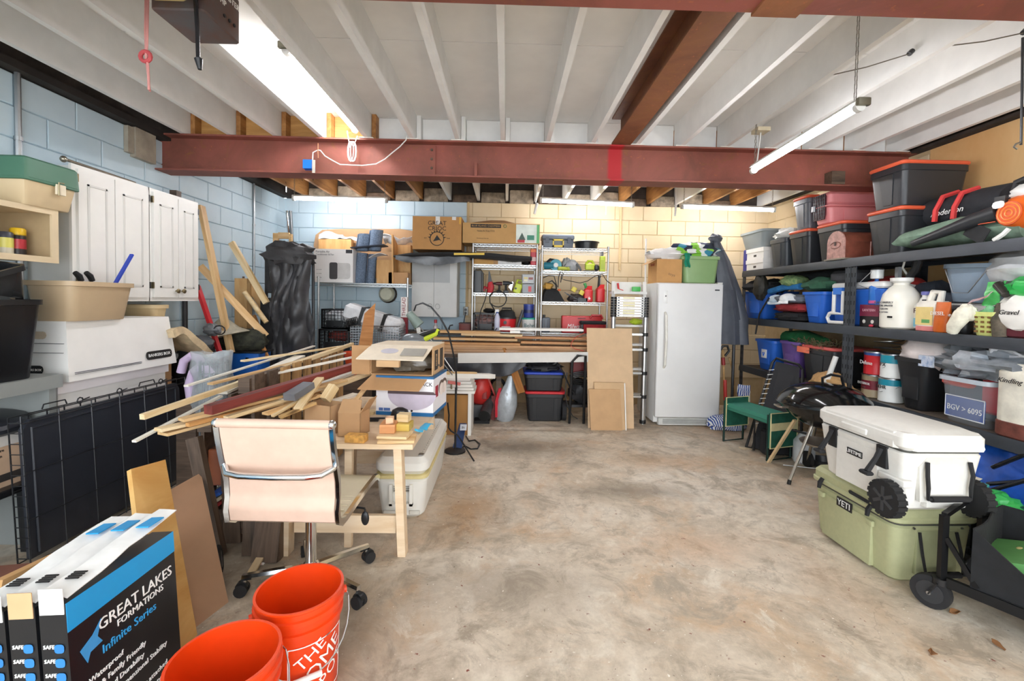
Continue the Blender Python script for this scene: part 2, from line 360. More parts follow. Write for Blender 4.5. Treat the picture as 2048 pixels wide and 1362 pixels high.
for k, x in enumerate(JX):
    link('joist', jm, ce, (x, 0, 0))
    link('joist', jfw if (k < 5 or k in (11, 12, 14, 15)) else jf, ce, (x+.042, 0, 0))
    if k < 16 and k != 9:
        part(ce, 'blocking', MB().box(x+.064, JX[k+1]-.022, 4.13, 4.165, ZJ, ZD-.002), WOODB if k < 4 else JW)
xs = [XL]+JX+[XR]
part(ce, 'dark_rim_fill', MB().box(XL, XR, YB+.06, YB+.16, ZT-.02, ZD), RIMD)
for k in range(0, 17):
    if k not in (0, 16): part(ce, 'rim_rubble', MB().rbox(JX[k-1]+.08, JX[k]-.0+.015, YB-.0, YB+.05, ZT, ZT+.11+.04*(k % 3), .02, .01), mat('#8d7f6d' if k % 3 else '#5b4a3c', .95, 0, .5, 12, .6))
part(ce, 'sill_plate', MB().box(XL-.1, XL+.09, YF, YB, ZT+.005, ZT+.055), mat('#2b2622', .85, 0, .3, 6)); part(ce, 'dark_rim_fill', MB().box(XL-.1, XL+.02, YF, YB, ZT+.055, ZD), RIMD)  # dark brown fill stands in for the shaded void between wall top and deck
part(ce, 'sill_plate', MB().box(XR-.08, XR+.1, YF, YB, ZT+.035, ZT+.06), RIMD); part(ce, 'dark_rim_fill', MB().box(XR-.02, XR+.1, YF, YB, ZT+.06, ZD), RIMD)
# steel
def steel_mat(name, patch=None, worn=.5, ca='#9a564a', cb='#7c493c'):
    m, nt, b = newmat(name); g = nt.nodes.new('ShaderNodeNewGeometry'); p = g.outputs['Position']
    a, d, e = noi(nt, p, 2.2, 6, .65, .6), noi(nt, p, 7, 7, .75, .9), noi(nt, p, 28, 5, .7)
    c = mixc(nt, ramp(nt, a, .35, .65), lin(ca), lin(cb))
    c = mixc(nt, ramp(nt, d, .62-.14*worn, .75-.1*worn), c, lin('#8a5a35')); c = mixc(nt, ramp(nt, e, .62, .72), c, lin('#b3663f')); c = mixc(nt, ramp(nt, d, .30, .22), c, lin('#a8837a'))
    if patch:
        sx = nt.nodes.new('ShaderNodeSeparateXYZ'); nt.links.new(p, sx.inputs[0])
        ab = N(nt, 'ShaderNodeMath', operation='SUBTRACT'); nt.links.new(sx.outputs['X'], ab.inputs[0]); ab.inputs[1].default_value = patch
        aa = N(nt, 'ShaderNodeMath', operation='ABSOLUTE'); nt.links.new(ab.outputs[0], aa.inputs[0]); c = mixc(nt, ramp(nt, aa.outputs[0], .075, .05), c, lin('#b3262c'))
    nt.links.new(c, b.inputs['Base Color']); b.inputs['Roughness'].default_value = .62; b.inputs['Metallic'].default_value = .1; bump(nt, b, d, .2, .006); return m
ST1, ST2, ST3 = steel_mat('red_oxide_steel', .965, .35), steel_mat('worn_red_steel', None, .5), steel_mat('rusty_steel', None, 1.0, '#96603e', '#734730')
def ibeam(name, label, m, x0, x1, yc, z0, z1, fw=.19):
    t = T(name, label, 'beam'); tag(t, kind='thing')
    part(t, 'bottom_flange', MB().box(x0, x1, yc-fw/2, yc+fw/2, z0, z0+.014), m); part(t, 'top_flange', MB().box(x0, x1, yc-fw/2, yc+fw/2, z1-.014, z1), m)
    part(t, 'web', MB().box(x0, x1, yc-.007, yc+.007, z0+.014, z1-.014), m); return t
bf = ibeam('steel_beam', 'red steel I-beam crossing the whole room with hanging white cord', ST1, XL-.02, XR-.02, 4.07, 2.53, 2.846)
part(bf, 'splice_plate', MB().box(P(811, 300, 4.06).x, P(872, 300, 4.06).x, 4.044, 4.063, 2.56, 2.82), ST2)
for z in (2.62, 2.70, 2.78): part(bf, 'bolt', MB().cyl((P(864, 300, 4.05).x, 4.043, z), (P(864, 300, 4.05).x, 4.036, z), .012, n=6), OLD)
part(bf, 'clip', MB().box(-.30, -.275, 3.975, 4.06, 2.545, 2.66), ST2); part(bf, 'clip', MB().box(2.90, 3.02, 3.965, 4.06, 2.545, 2.66), OLD)
for k, x in enumerate(JX[4:], 4): part(bf, 'shim', MB().box(x-.06, x+.06, 3.96, 4.17, 2.846, 2.852), TRIMW)
bn = ibeam('steel_beam', 'nearest red steel I-beam running along the top edge of the view', ST2, XL-.02, XR-.02, 1.60, 2.55, 2.846)
part(bn, 'splice_plate', MB().box(P(1502, 20, 1.7).x, P(1592, 20, 1.7).x, 1.50, 1.70, 2.538, 2.55), ST3)
br = T('steel_beam', 'rusty brown steel beam running lengthwise between the white joists', 'beam'); tag(br, kind='thing')
xb = 1.0
part(br, 'bottom_flange', MB().box(xb-.085, xb+.085, 1.9, 3.99, 2.85, 2.864), ST3); part(br, 'web', MB().box(xb-.007, xb+.007, 1.9, 3.99, 2.864, ZD-.014), ST3); part(br, 'top_flange', MB().box(xb-.085, xb+.085, 1.9, 3.99, ZD-.014, ZD), ST3)
one('bearing_block', 'grey wooden bearing block at the wall end of the red beam', 'block', MB().box(XL+.015, XL+.06, 3.72, 3.93, 2.56, 2.80).box(XL+.015, XL+.05, 3.66, 3.715, 2.58, 2.79), mat('#a39a8a', .8, 0, .2, 8))
# pipes on the walls
def conduit(label, pts, r, m, cat='conduit', clips=()):
    t = T('conduit', label, cat); part(t, 'pipe', MB().tube(pts, r, 8), m)
    for c in clips: part(t, 'clip', MB().cyl((c[0], c[1], c[2]-.012), (c[0], c[1], c[2]+.012), r+.006, n=10), m)
    return t
GALV = metal('#aeb2b4', .4)
a = PX(37, 300, XL+.03)
conduit('galvanized steel conduit running up the blue wall beside the green tackle box', [(XL+.03, a.y, 1.2), (XL+.03, a.y, 2.82)], .016, GALV, clips=[(XL+.03, a.y, z) for z in (2.0, 2.4)])
a = PX(508, 450, XL+.025)
conduit('thin grey conduit on the blue wall near the far corner', [(XL+.025, a.y, .9), (XL+.025, a.y, 2.8)], .012, GALV, clips=[(XL+.025, a.y, z) for z in (1.5, 2.3)])
conduit('beige painted conduit at the seam of blue and beige paint', [(-.545, YB-.03, 1.2), (-.545, YB-.03, 2.8)], .014, mat('#cdb184', .6))
conduit('beige painted conduit on the back wall above the ladder', [(P(1241, 420, YB).x, YB-.03, 1.9), (P(1241, 420, YB).x, YB-.03, 2.8)], .018, mat('#d5bb8e', .6))
# tube lights
def tube_light(label, a, b, chains, drop):
    a, b = Vector(a), Vector(b); t = T('tube_light', label, 'light', group='hanging tube lights'); d = (b-a).normalized()
    part(t, 'tube', MB().cyl(a+d*.03, b-d*.03, .017, n=12), emit('#fdfcff', TUBE_POWER))
    side = Vector((-d.y, d.x, 0))*.03
    part(t, 'housing', MB().loft([[tuple(p+side+Vector((0, 0, .022))), tuple(p-side+Vector((0, 0, .022))), tuple(p-side*.5+Vector((0, 0, .045))), tuple(p+side*.5+Vector((0, 0, .045)))] for p in (a, b)]), WHITE)
    for p, q in ((a, a+d*.03), (b-d*.03, b)): part(t, 'end_cap', MB().cyl(p, q, .026, n=12), mat('#d9d8d4', .4))
    for k, (f, top) in enumerate(chains):
        p = a.lerp(b, f)+Vector((0, 0, .045)); mb = MB(); n_ = max(2, int((top-p.z)/.022))
        for i in range(n_):
            z = p.z+(top-p.z)*i/n_; c = Vector((p.x, p.y, z+.011)); u = Vector((.006, 0, 0)) if i % 2 else Vector((0, .006, 0))
            mb.bar(c-u-Vector((0, 0, .013)), c-u+Vector((0, 0, .013)), .003).bar(c+u-Vector((0, 0, .013)), c+u+Vector((0, 0, .013)), .003)
        part(t, 'chain', mb, metal('#9a968e', .4))
    if drop is not None:
        p = a.lerp(b, drop); part(t, 'pull_cord', MB().tube([p+Vector((0, 0, -.01)), p+Vector((.002, 0, -.10))], .0025, 5), WHITE)
        part(t, 'pull_knob', MB().cyl(p+Vector((.002, 0, -.13)), p+Vector((.002, 0, -.10)), .006, .004, 8), WHITE)
    return t
tube_light('glowing tube light near the blue corner above the grey speckled rolls', P(585, 397, 5.6), P(775, 402, 5.6), ((.02, 3.08), (.97, 3.08)), .42)
tube_light('glowing tube light over the two tool shelves, middle of the far row', P(1080, 402, 5.6), P(1268, 411, 5.6), ((.03, 3.08), (.97, 3.08)), .7)
tube_light('glowing tube light above the freezer, last of the far row', P(1362, 414, 5.6), P(1550, 421, 5.6), ((.03, 3.08), (.97, 3.08)), None)
l4 = tube_light('glowing tube light slung from a chain in front of the stacked bins', P(1505, 342, 3.5), P(1722, 212, 2.36), ((.03, 2.85), (.96, 3.05)), None)
l5 = tube_light('glowing tube light fixed lengthwise under the white joists', P(711, 262, 4.0), P(571, 100, 2.84), ((.05, 3.05), (.97, 3.08)), None)
for e_, lab in (((1725, 210, 2.36), ''), ((568, 96, 2.84), '')):
    p = P(*e_); part(l4 if e_[0] > 1000 else l5, 'hanger_plate', MB().rbox(p.x-.035, p.x+.035, p.y-.02, p.y+.01, p.z-.005, p.z+.035, .01, .003), metal('#8c8878', .5))
# cord bundle and blue box on the beam
Y_ = 3.98
cp = lambda L, Y: [P(x, y, Y) for x, y in L]
one('swag_cable', 'long white power cord swagged along the face of the red beam', 'cord', MB().tube(cp([(636, 300), (626, 305), (625, 322)], Y_-.02)[::-1]+cp([(641, 301), (650, 312), (665, 321), (680, 329), (700, 330), (725, 331), (752, 328), (770, 318), (785, 305), (800, 293), (812, 280), (815, 262), (815, 252)], Y_-.02), .005, 6), WHITE)
mb = MB()
for i, (dx, r) in enumerate(((0, 7), (3, 6), (-3, 6), (1, 8))): mb.tube([P(704+dx+r*math.cos(t/12*2*PI), 303+20*math.sin(t/12*2*PI), Y_-.015*i-.02) for t in range(12)], .004, 5, True)
mb.tube(cp([(694, 262), (700, 295)], Y_-.03), .004, 5).tube(cp([(715, 272), (706, 295)], Y_-.03), .004, 5)
one('cord_bundle', 'bundled white lamp cord hanging in front of the red beam', 'cord', mb, WHITE)
t = T('junction_box', 'blue plastic electrical box hanging open on the red beam', 'electrical box', P(621, 333, 3.97)); part(t, 'box_body', MB().box(-.045, .03, -.05, .0, -.03, .045).box(-.05, .035, .0, .02, -.03, -.02), plastic('#1f6fd6')); part(t, 'cover_plate', MB().box(.04, .065, -.06, -.055, -.07, .04), mat('#b8b2a6', .6)); part(t, 'strap', MB().tube([(.07, -.01, .07), (.068, -.01, .15), (.066, -.005, .20)], .006, 5), ST3)
one('hanging_cable', 'short white cord dropping to the middle far tube light', 'cord', MB().tube([Vector((P(1074, 366, 5.5).x, 5.5, 3.08))]+cp([(1074, 366), (1073, 385), (1071, 405)], 5.5), .006, 5).cyl(P(1074, 406, 5.5), P(1069, 428, 5.5), .018, .014, 8), WHITE)
one('hanging_cable', 'short white cord dropping beside the last far tube light', 'cord', MB().tube([Vector((P(1352, 375, 5.5).x, 5.5, 3.08))]+cp([(1352, 375), (1351, 410)], 5.5), .006, 5).cyl(P(1352, 410, 5.5), P(1350, 432, 5.5), .016, .012, 8), WHITE)
t = T('ceiling_plug', 'white plug box and cord at the far end of the slung tube light', 'cord', (0, 0, 0)); c = P(1522, 252, 3.55)
part(t, 'box_body', MB().box(c.x-.05, c.x+.05, c.y-.05, c.y+.05, 2.82, 2.85), mat('#d8cbae', .6)); part(t, 'cord', MB().tube([(c.x, c.y, 2.82), (c.x-.02, c.y, 2.6), P(1510, 330, 3.52), P(1506, 345, 3.5)], .006, 5), WHITE)
# garage opener with its release rope
ZO = 2.62
A_, B_, C_, D_ = (PZ(*q, ZO) for q in ((304, 20), (407, 18), (479, 90), (385, 88)))
x0, x1, y0, y1 = (A_.x+D_.x)/2, (B_.x+C_.x)/2, (A_.y+B_.y)/2, (C_.y+D_.y)/2
t = T('garage_opener', 'dark grey garage door opener motor hanging from the joists', 'motor', (0, 0, 0)); OPN = mat('#5b5c60', .5, .3, .35, 7, 0, None, 0, 1, '#6a4a3c')
part(t, 'housing', MB().rbox(x0, x1, y0, y1, ZO, ZO+.2, .015, .006), OPN); part(t, 'light_lens', MB().rbox(x0+.01, x1-.06, y0-.06, y0, ZO+.03, ZO+.19, .02, .006), mat('#d9c58a', .4))
TXT(t, 'LIFTMASTER', .035, (x1+.001, (y0+y1)/2+.02, ZO+.155), INKW, (PI/2, 0, PI/2)); TXT(t, '1/2 HP', .035, (x1+.001, (y0+y1)/2-.03, ZO+.115), INKW, (PI/2, 0, PI/2))
for i in range(3): part(t, 'button', MB().cyl((x1, y1-.05-.035*i, ZO+.06), (x1+.005, y1-.05-.035*i, ZO+.06), .008, n=8), BLACK)
for xx in (x0+.03, x1-.03): part(t, 'hanger_strap', MB().box(xx-.012, xx+.012, y0+.05, y0+.053, ZO+.2, ZJ+.05), GALV)
part(t, 'power_cord', MB().tube([(P(393, 20, y0).x, y0-.012, ZO+.1), P(395, 60, y0-.012), P(396, 100, y0-.012), P(397, 120, y0-.012)], .008, 6), BLACK); part(t, 'plug', MB().cyl(P(397, 118, y0-.012), P(400, 139, y0-.012), .016, .008, 8), BLACK)
Yr = 2.05
t = T('release_rope', 'red emergency release rope with round red handle', 'rope'); RD = mat('#b4474a', .7)
part(t, 'rope', MB().tube(cp([(296, -12), (295, 40), (294, 90), (292, 112), (296, 130), (298, 180)], Yr), .005, 6).tube(cp([(300, 183), (292, 120), (290, 60), (291, -12)], Yr+.015), .004, 5), mat('#c98a84', .9)); p = P(291, 113, Yr)
part(t, 'handle', MB().tube([Vector((p.x+.022*math.cos(i/12*2*PI), p.y, p.z+.022*math.sin(i/12*2*PI))) for i in range(12)], .009, 8, True), RD)
# ------------------------------------------------------------------ left wall: cabinets, boxes, crate
XC = -2.78
CABW = mat('#eeede9', .42, 0, .03, 5); CABS = mat('#d8d9d6', .5, 0, .04, 5); BRASS = metal('#8f8468', .4); CREAM = mat('#ddc9a6', .5, 0, .05, 6)
y_ = [PX(x, 450, XC).y for x in (148, 226, 297, 300, 353, 395)]
ZC0, ZC1 = 1.40, 2.26
def cab_doors(label, ys, knobs):
    t = T('wall_cabinet', label, 'cabinet', (0, 0, 0), group='white wall cabinets'); ya, yb = ys[0], ys[-1]
    part(t, 'body', MB().box(XL+.015, XC-.02, ya, yb, ZC0, ZC1), CABS); part(t, 'face_frame', MB().box(XC-.02, XC-.002, ya-.012, yb+.012, ZC0-.01, ZC1+.012), CABW)
    for i in range(2):
        a, b = ys[i]+.004+.012*(i == 0), ys[i+1]-.004-.012*(i == 1)
        d = part(t, 'door', MB().box(XC-.002, XC+.016, a, b, ZC0+.02, ZC1-.015), CABW)
        fr = MB(); m_ = .06
        for (p, q, z0, z1) in ((a+m_, a+m_+.012, ZC0+.1, ZC1-.1), (b-m_-.012, b-m_, ZC0+.1, ZC1-.1), (a+m_, b-m_, ZC0+.1, ZC0+.112), (a+m_, b-m_, ZC1-.112, ZC1-.1)): fr.box(XC+.015, XC+.021, p, q, z0, z1)
        part(d, 'moulding', fr, mat('#dcdbd7', .5, 0, .03, 5)); part(d, 'raised_panel', MB().box(XC+.015, XC+.019, a+m_+.016, b-m_-.016, ZC0+.117, ZC1-.117), CABW)
        if knobs:
            yk = b-.03 if i == 0 else a+.03
            part(d, 'knob', MB().lathe([(.006, 0), (.006, .014), (.018, .018), (.02, .026), (.014, .031), (.004, .032)], 12, M=Matrix.Translation((XC+.016, yk, ZC0+.075)) @ Matrix.Rotation(PI/2, 4, 'Y')), BRASS)
        for z in (ZC0+.09, ZC1-.1): part(d, 'hinge', MB().box(XC+.004, XC+.02, (a-.012 if i == 0 else b), (a if i == 0 else b+.012), z, z+.05), BRASS if i == 0 else DARK)
    return t
cab_doors('white panelled wall cabinet nearest the green tackle box', y_[:3], False); cab_doors('white panelled wall cabinet with two round knobs', y_[3:], True)
one('curtain_rod', 'brushed metal curtain rod with ball end lying on the white cabinets', 'rod', MB().cyl(PX(128, 318, -2.95), PX(270, 366, -2.95), .010, n=10).blob(PX(127, 318, -2.95), (.02, .02, .022), 1, 0, nu=10, nv=8), metal('#a39c8e', .35))
p = PX(351, 393, -2.95); one('wood_block', 'small dark wooden block standing on top of the cabinet with round knobs', 'block', MB().box(-.03, .03, -.03, .03, 0, .09), OLD, (p.x, p.y, ZC1+.014))
# tackle box on open cream shelf
YN = 2.5; a = P(69, 328, YN); b = P(69, 412, YN); xf = -2.64; y1 = PX(155, 380, xf).y; zb, zt = 1.93, 2.19
t = T('tackle_box', 'green and cream plastic tackle box with front latch', 'tackle box', (0, 0, 0)); TG, TC = plastic('#43705a', .5), plastic('#d6c09a', .5)
part(t, 'body', MB().rbox(-3.06, xf+.005, YN, y1-.01, zb, zb+.135, .02, .004, .02, .02), TC); ld = part(t, 'lid', MB().rbox(-3.07, xf+.012, YN-.008, y1, zb+.137, zt, .025, .01, -.008, -.006), TG)
part(ld, 'lid_rim', MB().rbox(-3.07, xf+.018, YN-.012, y1+.004, zb+.132, zb+.15, .02, .003), TG); yl = (YN+y1)/2+.03
part(t, 'latch', MB().rbox(xf+.012, xf+.026, yl-.028, yl+.028, zb+.085, zb+.145, .004, .002), mat('#e8dcc2', .5)); part(t, 'hasp', MB().tube([(xf+.03, yl-.02, zb+.08), (xf+.03, yl-.02, zb+.155), (xf+.03, yl+.01, zb+.155)], .004, 5), BRASS); part(t, 'seam', MB().box(xf+.0115, xf+.0125, yl-.002, yl+.002, zb+.15, zt-.01), INK)
xo = -2.68; ya, yb = 2.1, PX(112, 480, xo).y; za, zc = 1.63, 1.925
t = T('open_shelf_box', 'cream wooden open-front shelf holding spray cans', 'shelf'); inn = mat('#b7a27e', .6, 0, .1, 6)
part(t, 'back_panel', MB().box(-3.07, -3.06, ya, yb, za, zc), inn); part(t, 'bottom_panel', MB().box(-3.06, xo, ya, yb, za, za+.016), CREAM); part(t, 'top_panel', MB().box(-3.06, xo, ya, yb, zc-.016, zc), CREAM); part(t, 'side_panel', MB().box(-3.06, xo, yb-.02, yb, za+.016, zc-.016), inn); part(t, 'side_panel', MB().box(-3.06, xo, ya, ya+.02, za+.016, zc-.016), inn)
part(t, 'face_frame', MB().box(xo, xo+.012, yb-.035, yb+.004, za-.012, zc+.006).box(xo, xo+.012, ya, yb-.035, za-.012, za+.022).box(xo, xo+.012, ya, yb-.035, zc-.025, zc+.006), CREAM)
for pxs, lab, c1, c2, h in (((36), 'yellow-capped black spray can with red label in the cream shelf', '#e3b91f', '#2a2524', .155), ((10), 'dark spray can with pale label at the edge of the cream shelf', '#3a3d48', '#cfc9b4', .125)):
    q = PX(pxs, 500, -2.80); t = T('spray_can', lab, 'can', (-2.80, q.y, za+.016)); part(t, 'can_body', MB().lathe([(.03, 0), (.034, .004), (.034, h-.03), (.028, h-.02)], 16), plastic(c2)); part(t, 'label_band', MB().lathe([(.0345, .045), (.0345, .1)], 16, caps=False), plastic('#b5303a' if pxs > 20 else '#d9d26a')); part(t, 'cap', MB().lathe([(.034, h-.035), (.034, h), (.028, h+.008)], 16), plastic(c1))
one('counter', 'grey wall counter cabinet under the black waste bin', 'cabinet', MB().box(-3.07, -2.56, 2.05, 2.62, .90, .975).box(-3.07, -2.58, 2.56, 2.60, 0, .90).box(-3.07, -3.03, 2.08, 2.56, 0, .90), mat('#8e9290', .5, 0, .06, 5))
t = T('waste_bin', 'black plastic waste bin filled with black plant pots', 'bin', (-2.73, 2.36, .975)); part(t, 'bin_body', MB().tub(.34, .34, .43, .05, .03, .03), plastic('#17181b', .3))
for i, (dx, dy, tilt) in enumerate(((.06, .06, .35), (-.06, .02, -.2), (.0, -.1, .1))):
    part(t, 'plant_pot', MB().tub(.16, .16, .20, .02, .02, .02, .003), plastic('#26282a', .25), (dx, dy, .41), (tilt, .3*tilt, i))
part(t, 'plastic_bag', MB().blob((0, 0, .42), (.14, .14, .07), 5, .3, 3), plastic('#3a3c3c', .2))
t = T('low_table', 'low cream table carrying the white file boxes behind the dog crate', 'table', (0, 0, 0)); part(t, 'table_top', MB().box(-3.07, -2.63, 2.66, 3.5, .58, .62), CREAM)
for x in (-3.05, -2.70):
    for y in (2.70, 3.44): part(t, 'leg', MB().box(x, x+.04, y, y+.04, 0, .58), CREAM)
FB = mat('#f0eeea', .6, 0, .03, 6)
t = T('file_box', 'white cardboard file box at the bottom of the stack, with oval hand hole', 'box', (-2.86, 3.08, .62)); part(t, 'box_body', MB().box(-.19, .22, -.41, .42, 0, .285), FB); part(t, 'hand_hole', MB().cyl((-.03, -.413, .2), (-.03, -.40, .2), .022, n=14).box(.0, .05, -.413, -.40, .178, .222).cyl((.05, -.413, .2), (.05, -.4, .2), .022, n=14), mat('#55504c', .8)); part(t, 'lid', MB().box(-.205, .235, -.425, .435, .225, .292), mat('#f3eef0', .6, 0, .03, 6))
t = T('file_box', 'wide white cardboard file box under the tan tub, lettered at its base', 'box', (-2.855, 3.09, .915), -.01); zz = .36
part(t, 'box_body', MB().loft([[(x*a_, y*b_, z) for x, y in ((-.17, -.39), (.26, -.40), (.27, .41), (-.17, .40))] for z, a_, b_ in ((0, 1.08, 1.03), (.01, 1.08, 1.03), (zz, .93, .97))]), FB)
TXT(t, 'BANKERS BOX', .031, (.2895, .26, .085), INKW, (PI/2-.115, 0, PI/2)); part(t, 'label_plate', MB().rbox(-.12, .12, -.03, .03, 0, .002, .02, .0004), INK, (.286, .26, .085), (PI/2-.115, 0, PI/2)); part(t, 'printed_line', MB().box(.283, .2895, -.38, .1, .05, .053).box(.284, .290, -.38, .1, .042, .044), mat('#4a4c5c', .7))
part(t, 'label_plate', MB().rbox(-.07, .07, -.026, .026, 0, .002, .02, .0004), INK, (.06, -.411, .07), (PI/2-.05, 0, 0)); TXT(t, 'BANKERS BOX', .019, (.06, -.4145, .07), INKW, (PI/2-.05, 0, 0)); part(t, 'hand_hole', MB().rbox(-.045, .045, -.022, .022, 0, .002, .02, .0004), mat('#c9b79f', .7), (.09, -.396, .275), (PI/2-.05, 0, 0)); part(t, 'printed_line', MB().box(-.13, .24, -.4075, -.399, .17, .173).box(-.13, .24, -.404, -.396, .225, .228), mat('#777777', .7))
t = T('storage_tub', 'tan plastic tub with a blue handle sticking out, on the white file box', 'tub', (-2.69, 2.885, 1.275)); part(t, 'tub_body', MB().tub(.30, .45, .24, .05, .03, .03), plastic('#c3ab8a', .45))
one('brush_handle', 'bright blue plastic handle sticking out of the tan tub', 'handle', MB().bar(PX(226, 575, -2.62), PX(264, 509, -2.62), .022, .012), plastic('#1f3fae'))
for k, x in enumerate((158, 180)): one('tool_grip', ('black rubber tool grip poking over the tan tub rim, nearer one' if k == 0 else 'black rubber tool grip poking over the tan tub rim, beside blue handle'), 'tool', MB().tube([PX(x-8, 545, -2.72), PX(x, 552, -2.72), PX(x+5, 562, -2.72)], [.014, .018, .015], 8), RUBBER)
q = PX(305, 640, -2.78); t = T('storage_tub', 'cream plastic tub tucked under the wall cabinet behind the tan tub', 'tub', (-2.90, 3.63, 1.0)); part(t, 'tub_body', MB().tub(.28, .16, .36, .04, .03, .06), plastic('#d6c096', .5))
one('crate_stand', 'plain brown carton under the cream tub by the wall', 'box', MB().box(-3.07, -2.74, 3.54, 3.70, 0, 1.0), CARD2)
one('canvas_cushion', 'tan canvas cushion sagging off the end of the white file boxes', 'cushion', MB().sheet(lambda u, v: drape((-2.95+.42*v, 3.45+.42*u, 1.20-.20*u*u-.05*v+.02*math.sin(6*u)), 2, .03, 6), 14, 10, .06), cloth('#cbb592'))
one('stand_post', 'rough wooden post holding up the tan canvas cushion', 'post', MB().box(-2.93, -2.86, 3.72, 3.79, 0, 1.13), OLD)
# dog crate
XK, y0, y1, zk = -2.47, 2.34, 3.52, .80
t = T('dog_crate', 'folded black wire dog crate holding a black plastic tray', 'crate', (0, 0, 0)); lean = lambda z: XK-.05*z
part(t, 'tray', MB().loft([[(lean(z)-.02, a_, z), (lean(z)-.02, b_, z), (lean(z)-.045, b_, z), (lean(z)-.045, a_, z)] for z, a_, b_ in ((.03, y0+.03, y1-.03), (.72, y0+.03, y1-.03), (.765, y0+.07, y1-.06))]), plastic('#2b2e36', .38))
part(t, 'tray_rim', MB().tube([(lean(.05)-.018, y0+.07, .05), (lean(.72)-.018, y0+.07, .72), (lean(.73)-.018, y1-.08, .73), (lean(.05)-.018, y1-.08, .05)], .008, 6), plastic('#2d3038', .4))
wm = MB()
for i in range(7):
    y = y0+(y1-y0)*i/6; wm.tube([(lean(.01)+.005, y, .01), (lean(zk)+.005, y, zk)], .0035, 5)
for z in (.02, .25, .50, .76, .80): wm.tube([(lean(z)+.009, y0, z), (lean(z)+.009, y1, z)], .0035, 5)
part(t, 'front_grid', wm, BWIRE); wm = MB()
for i in range(13): y = y0+(y1-y0)*i/12; wm.bar((lean(.01)-.06, y, .01), (lean(zk)-.06, y, zk-.01), .005)
for z in (.02, .4, .79): wm.bar((lean(z)-.06, y0, z), (lean(z)-.06, y1, z), .005)
for i in range(14): z = .05+.055*i; wm.bar((lean(z)-.06, y0-.003, z), (lean(z)+.009, y0-.003, z), .004)
part(t, 'back_grid', wm, BWIRE)
for y in (y0+.35, y0+.62, y0+.97): part(t, 'hook', MB().tube(arc((lean(zk)-.02, y, zk+.005), .018, 0, 2*PI, 8, 'yz')+[(lean(zk)-.02, y+.06, zk+.012)], .004, 5), BWIRE)
for y in (y0+.15, y0+.8): part(t, 'handle_wire', MB().tube([(lean(zk)-.04, y, zk), (lean(zk)-.04, y+.01, zk+.025), (lean(zk)-.04, y+.13, zk+.025), (lean(zk)-.04, y+.14, zk)], .004, 5), BWIRE)
one('round_tray_cover', 'round black plastic lid resting behind the top of the dog crate', 'cover', MB().lathe([(.0, .03), (.12, .03), (.16, .02), (.17, 0), (.15, 0), (.01, .01)], 20), plastic('#2a2c33', .3), (-2.78, 2.42, .0+.74), rot=(.12, .1, 0))
t = T('side_stool', 'black plastic stool at the near end of the dog crate', 'stool', (-2.83, 2.36, 0)); part(t, 'seat', MB().rbox(-.18, .22, -.2, .2, .36, .40, .03, .006), plastic('#1c1d20')); [part(t, 'leg', MB().bar((x*.9, y*.9, 0), (x*.85, y*.85, .36), .05), plastic('#1c1d20')) for x in (-.16, .2) for y in (-.17, .17)]
t = T('product_carton', 'tan carton printed with small text standing on the black stool', 'box', (-2.83, 2.34, .40)); part(t, 'box_body', MB().box(-.15, .16, -.15, .15, 0, .27), card('#d3b193')); [TXT(t, s_, .022, (.165, 0, .20-.03*i), INK, (PI/2, 0, PI/2)) for i, s_ in enumerate(('We all prepare', 'every season', 'our best'))]; part(t, 'printed_band', MB().box(.16, .162, -.15, .15, .03, .07), mat('#3a3430', .7)); part(t, 'lid', MB().box(-.155, .165, -.155, .155, .22, .275), mat('#dcd6cf', .6))
one('plastic_tote', 'glossy grey black tote lid on top of the printed carton', 'lid', MB().rbox(-3.02, -2.64, 2.15, 2.55, .678, .735, .05, .015), plastic('#3b3e45', .25))
one('carton', 'brown carton on the floor under the frame edge by the black flooring boxes', 'box', MB().rbox(-.16, .16, -.2, .2, 0, .34, .004, .002), mat('#6e4334', .7), (-1.95, 1.62, 0), .2)
# plywood strip, cardboard sheets and flooring cartons
def slab(name, label, cat, q, th, m, group=None):
    """quad q = bottom-near, bottom-far, top-far, top-near; thickness th"""
    q = [Vector(v) for v in q]; n = (q[1]-q[0]).cross(q[3]-q[0]).normalized()*th
    o = MB().loft([[tuple(v) for v in q], [tuple(v-n) for v in q]]); return one(name, label, cat, o, m, group=group)
PLYS = wood('#e3b873', '#c98f45', .6, (6, 1.2, 1.2))
slab('plywood_offcut', 'narrow plywood offcut leaning between black flooring cartons and brown cardboard', 'board', [(-1.29, 1.66, .0), (-1.29, 1.88, .0), P(331, 919, 2.20), P(262, 938, 2.0)], .022, PLYS)
slab('cardboard_sheet', 'tall brown cardboard sheet leaning against the dog crate behind the plywood', 'cardboard', [(-1.37, 1.75, 0), (-1.285, 2.085, 0), P(402, 945, 2.5), P(330, 985, 2.28)], .006, card('#b08a6c'))
slab('flat_carton', 'flattened brown carton standing behind the black flooring cartons', 'cardboard', [(-1.56, 1.28, 0), (-1.50, 1.72, 0), P(268, 1036, 1.85), P(6, 1160, 1.42)], .03, card('#c79b66'))
FBK = plastic('#17181c', .3); FBL = mat('#1d9bdc', .4, 0, .03, 5)
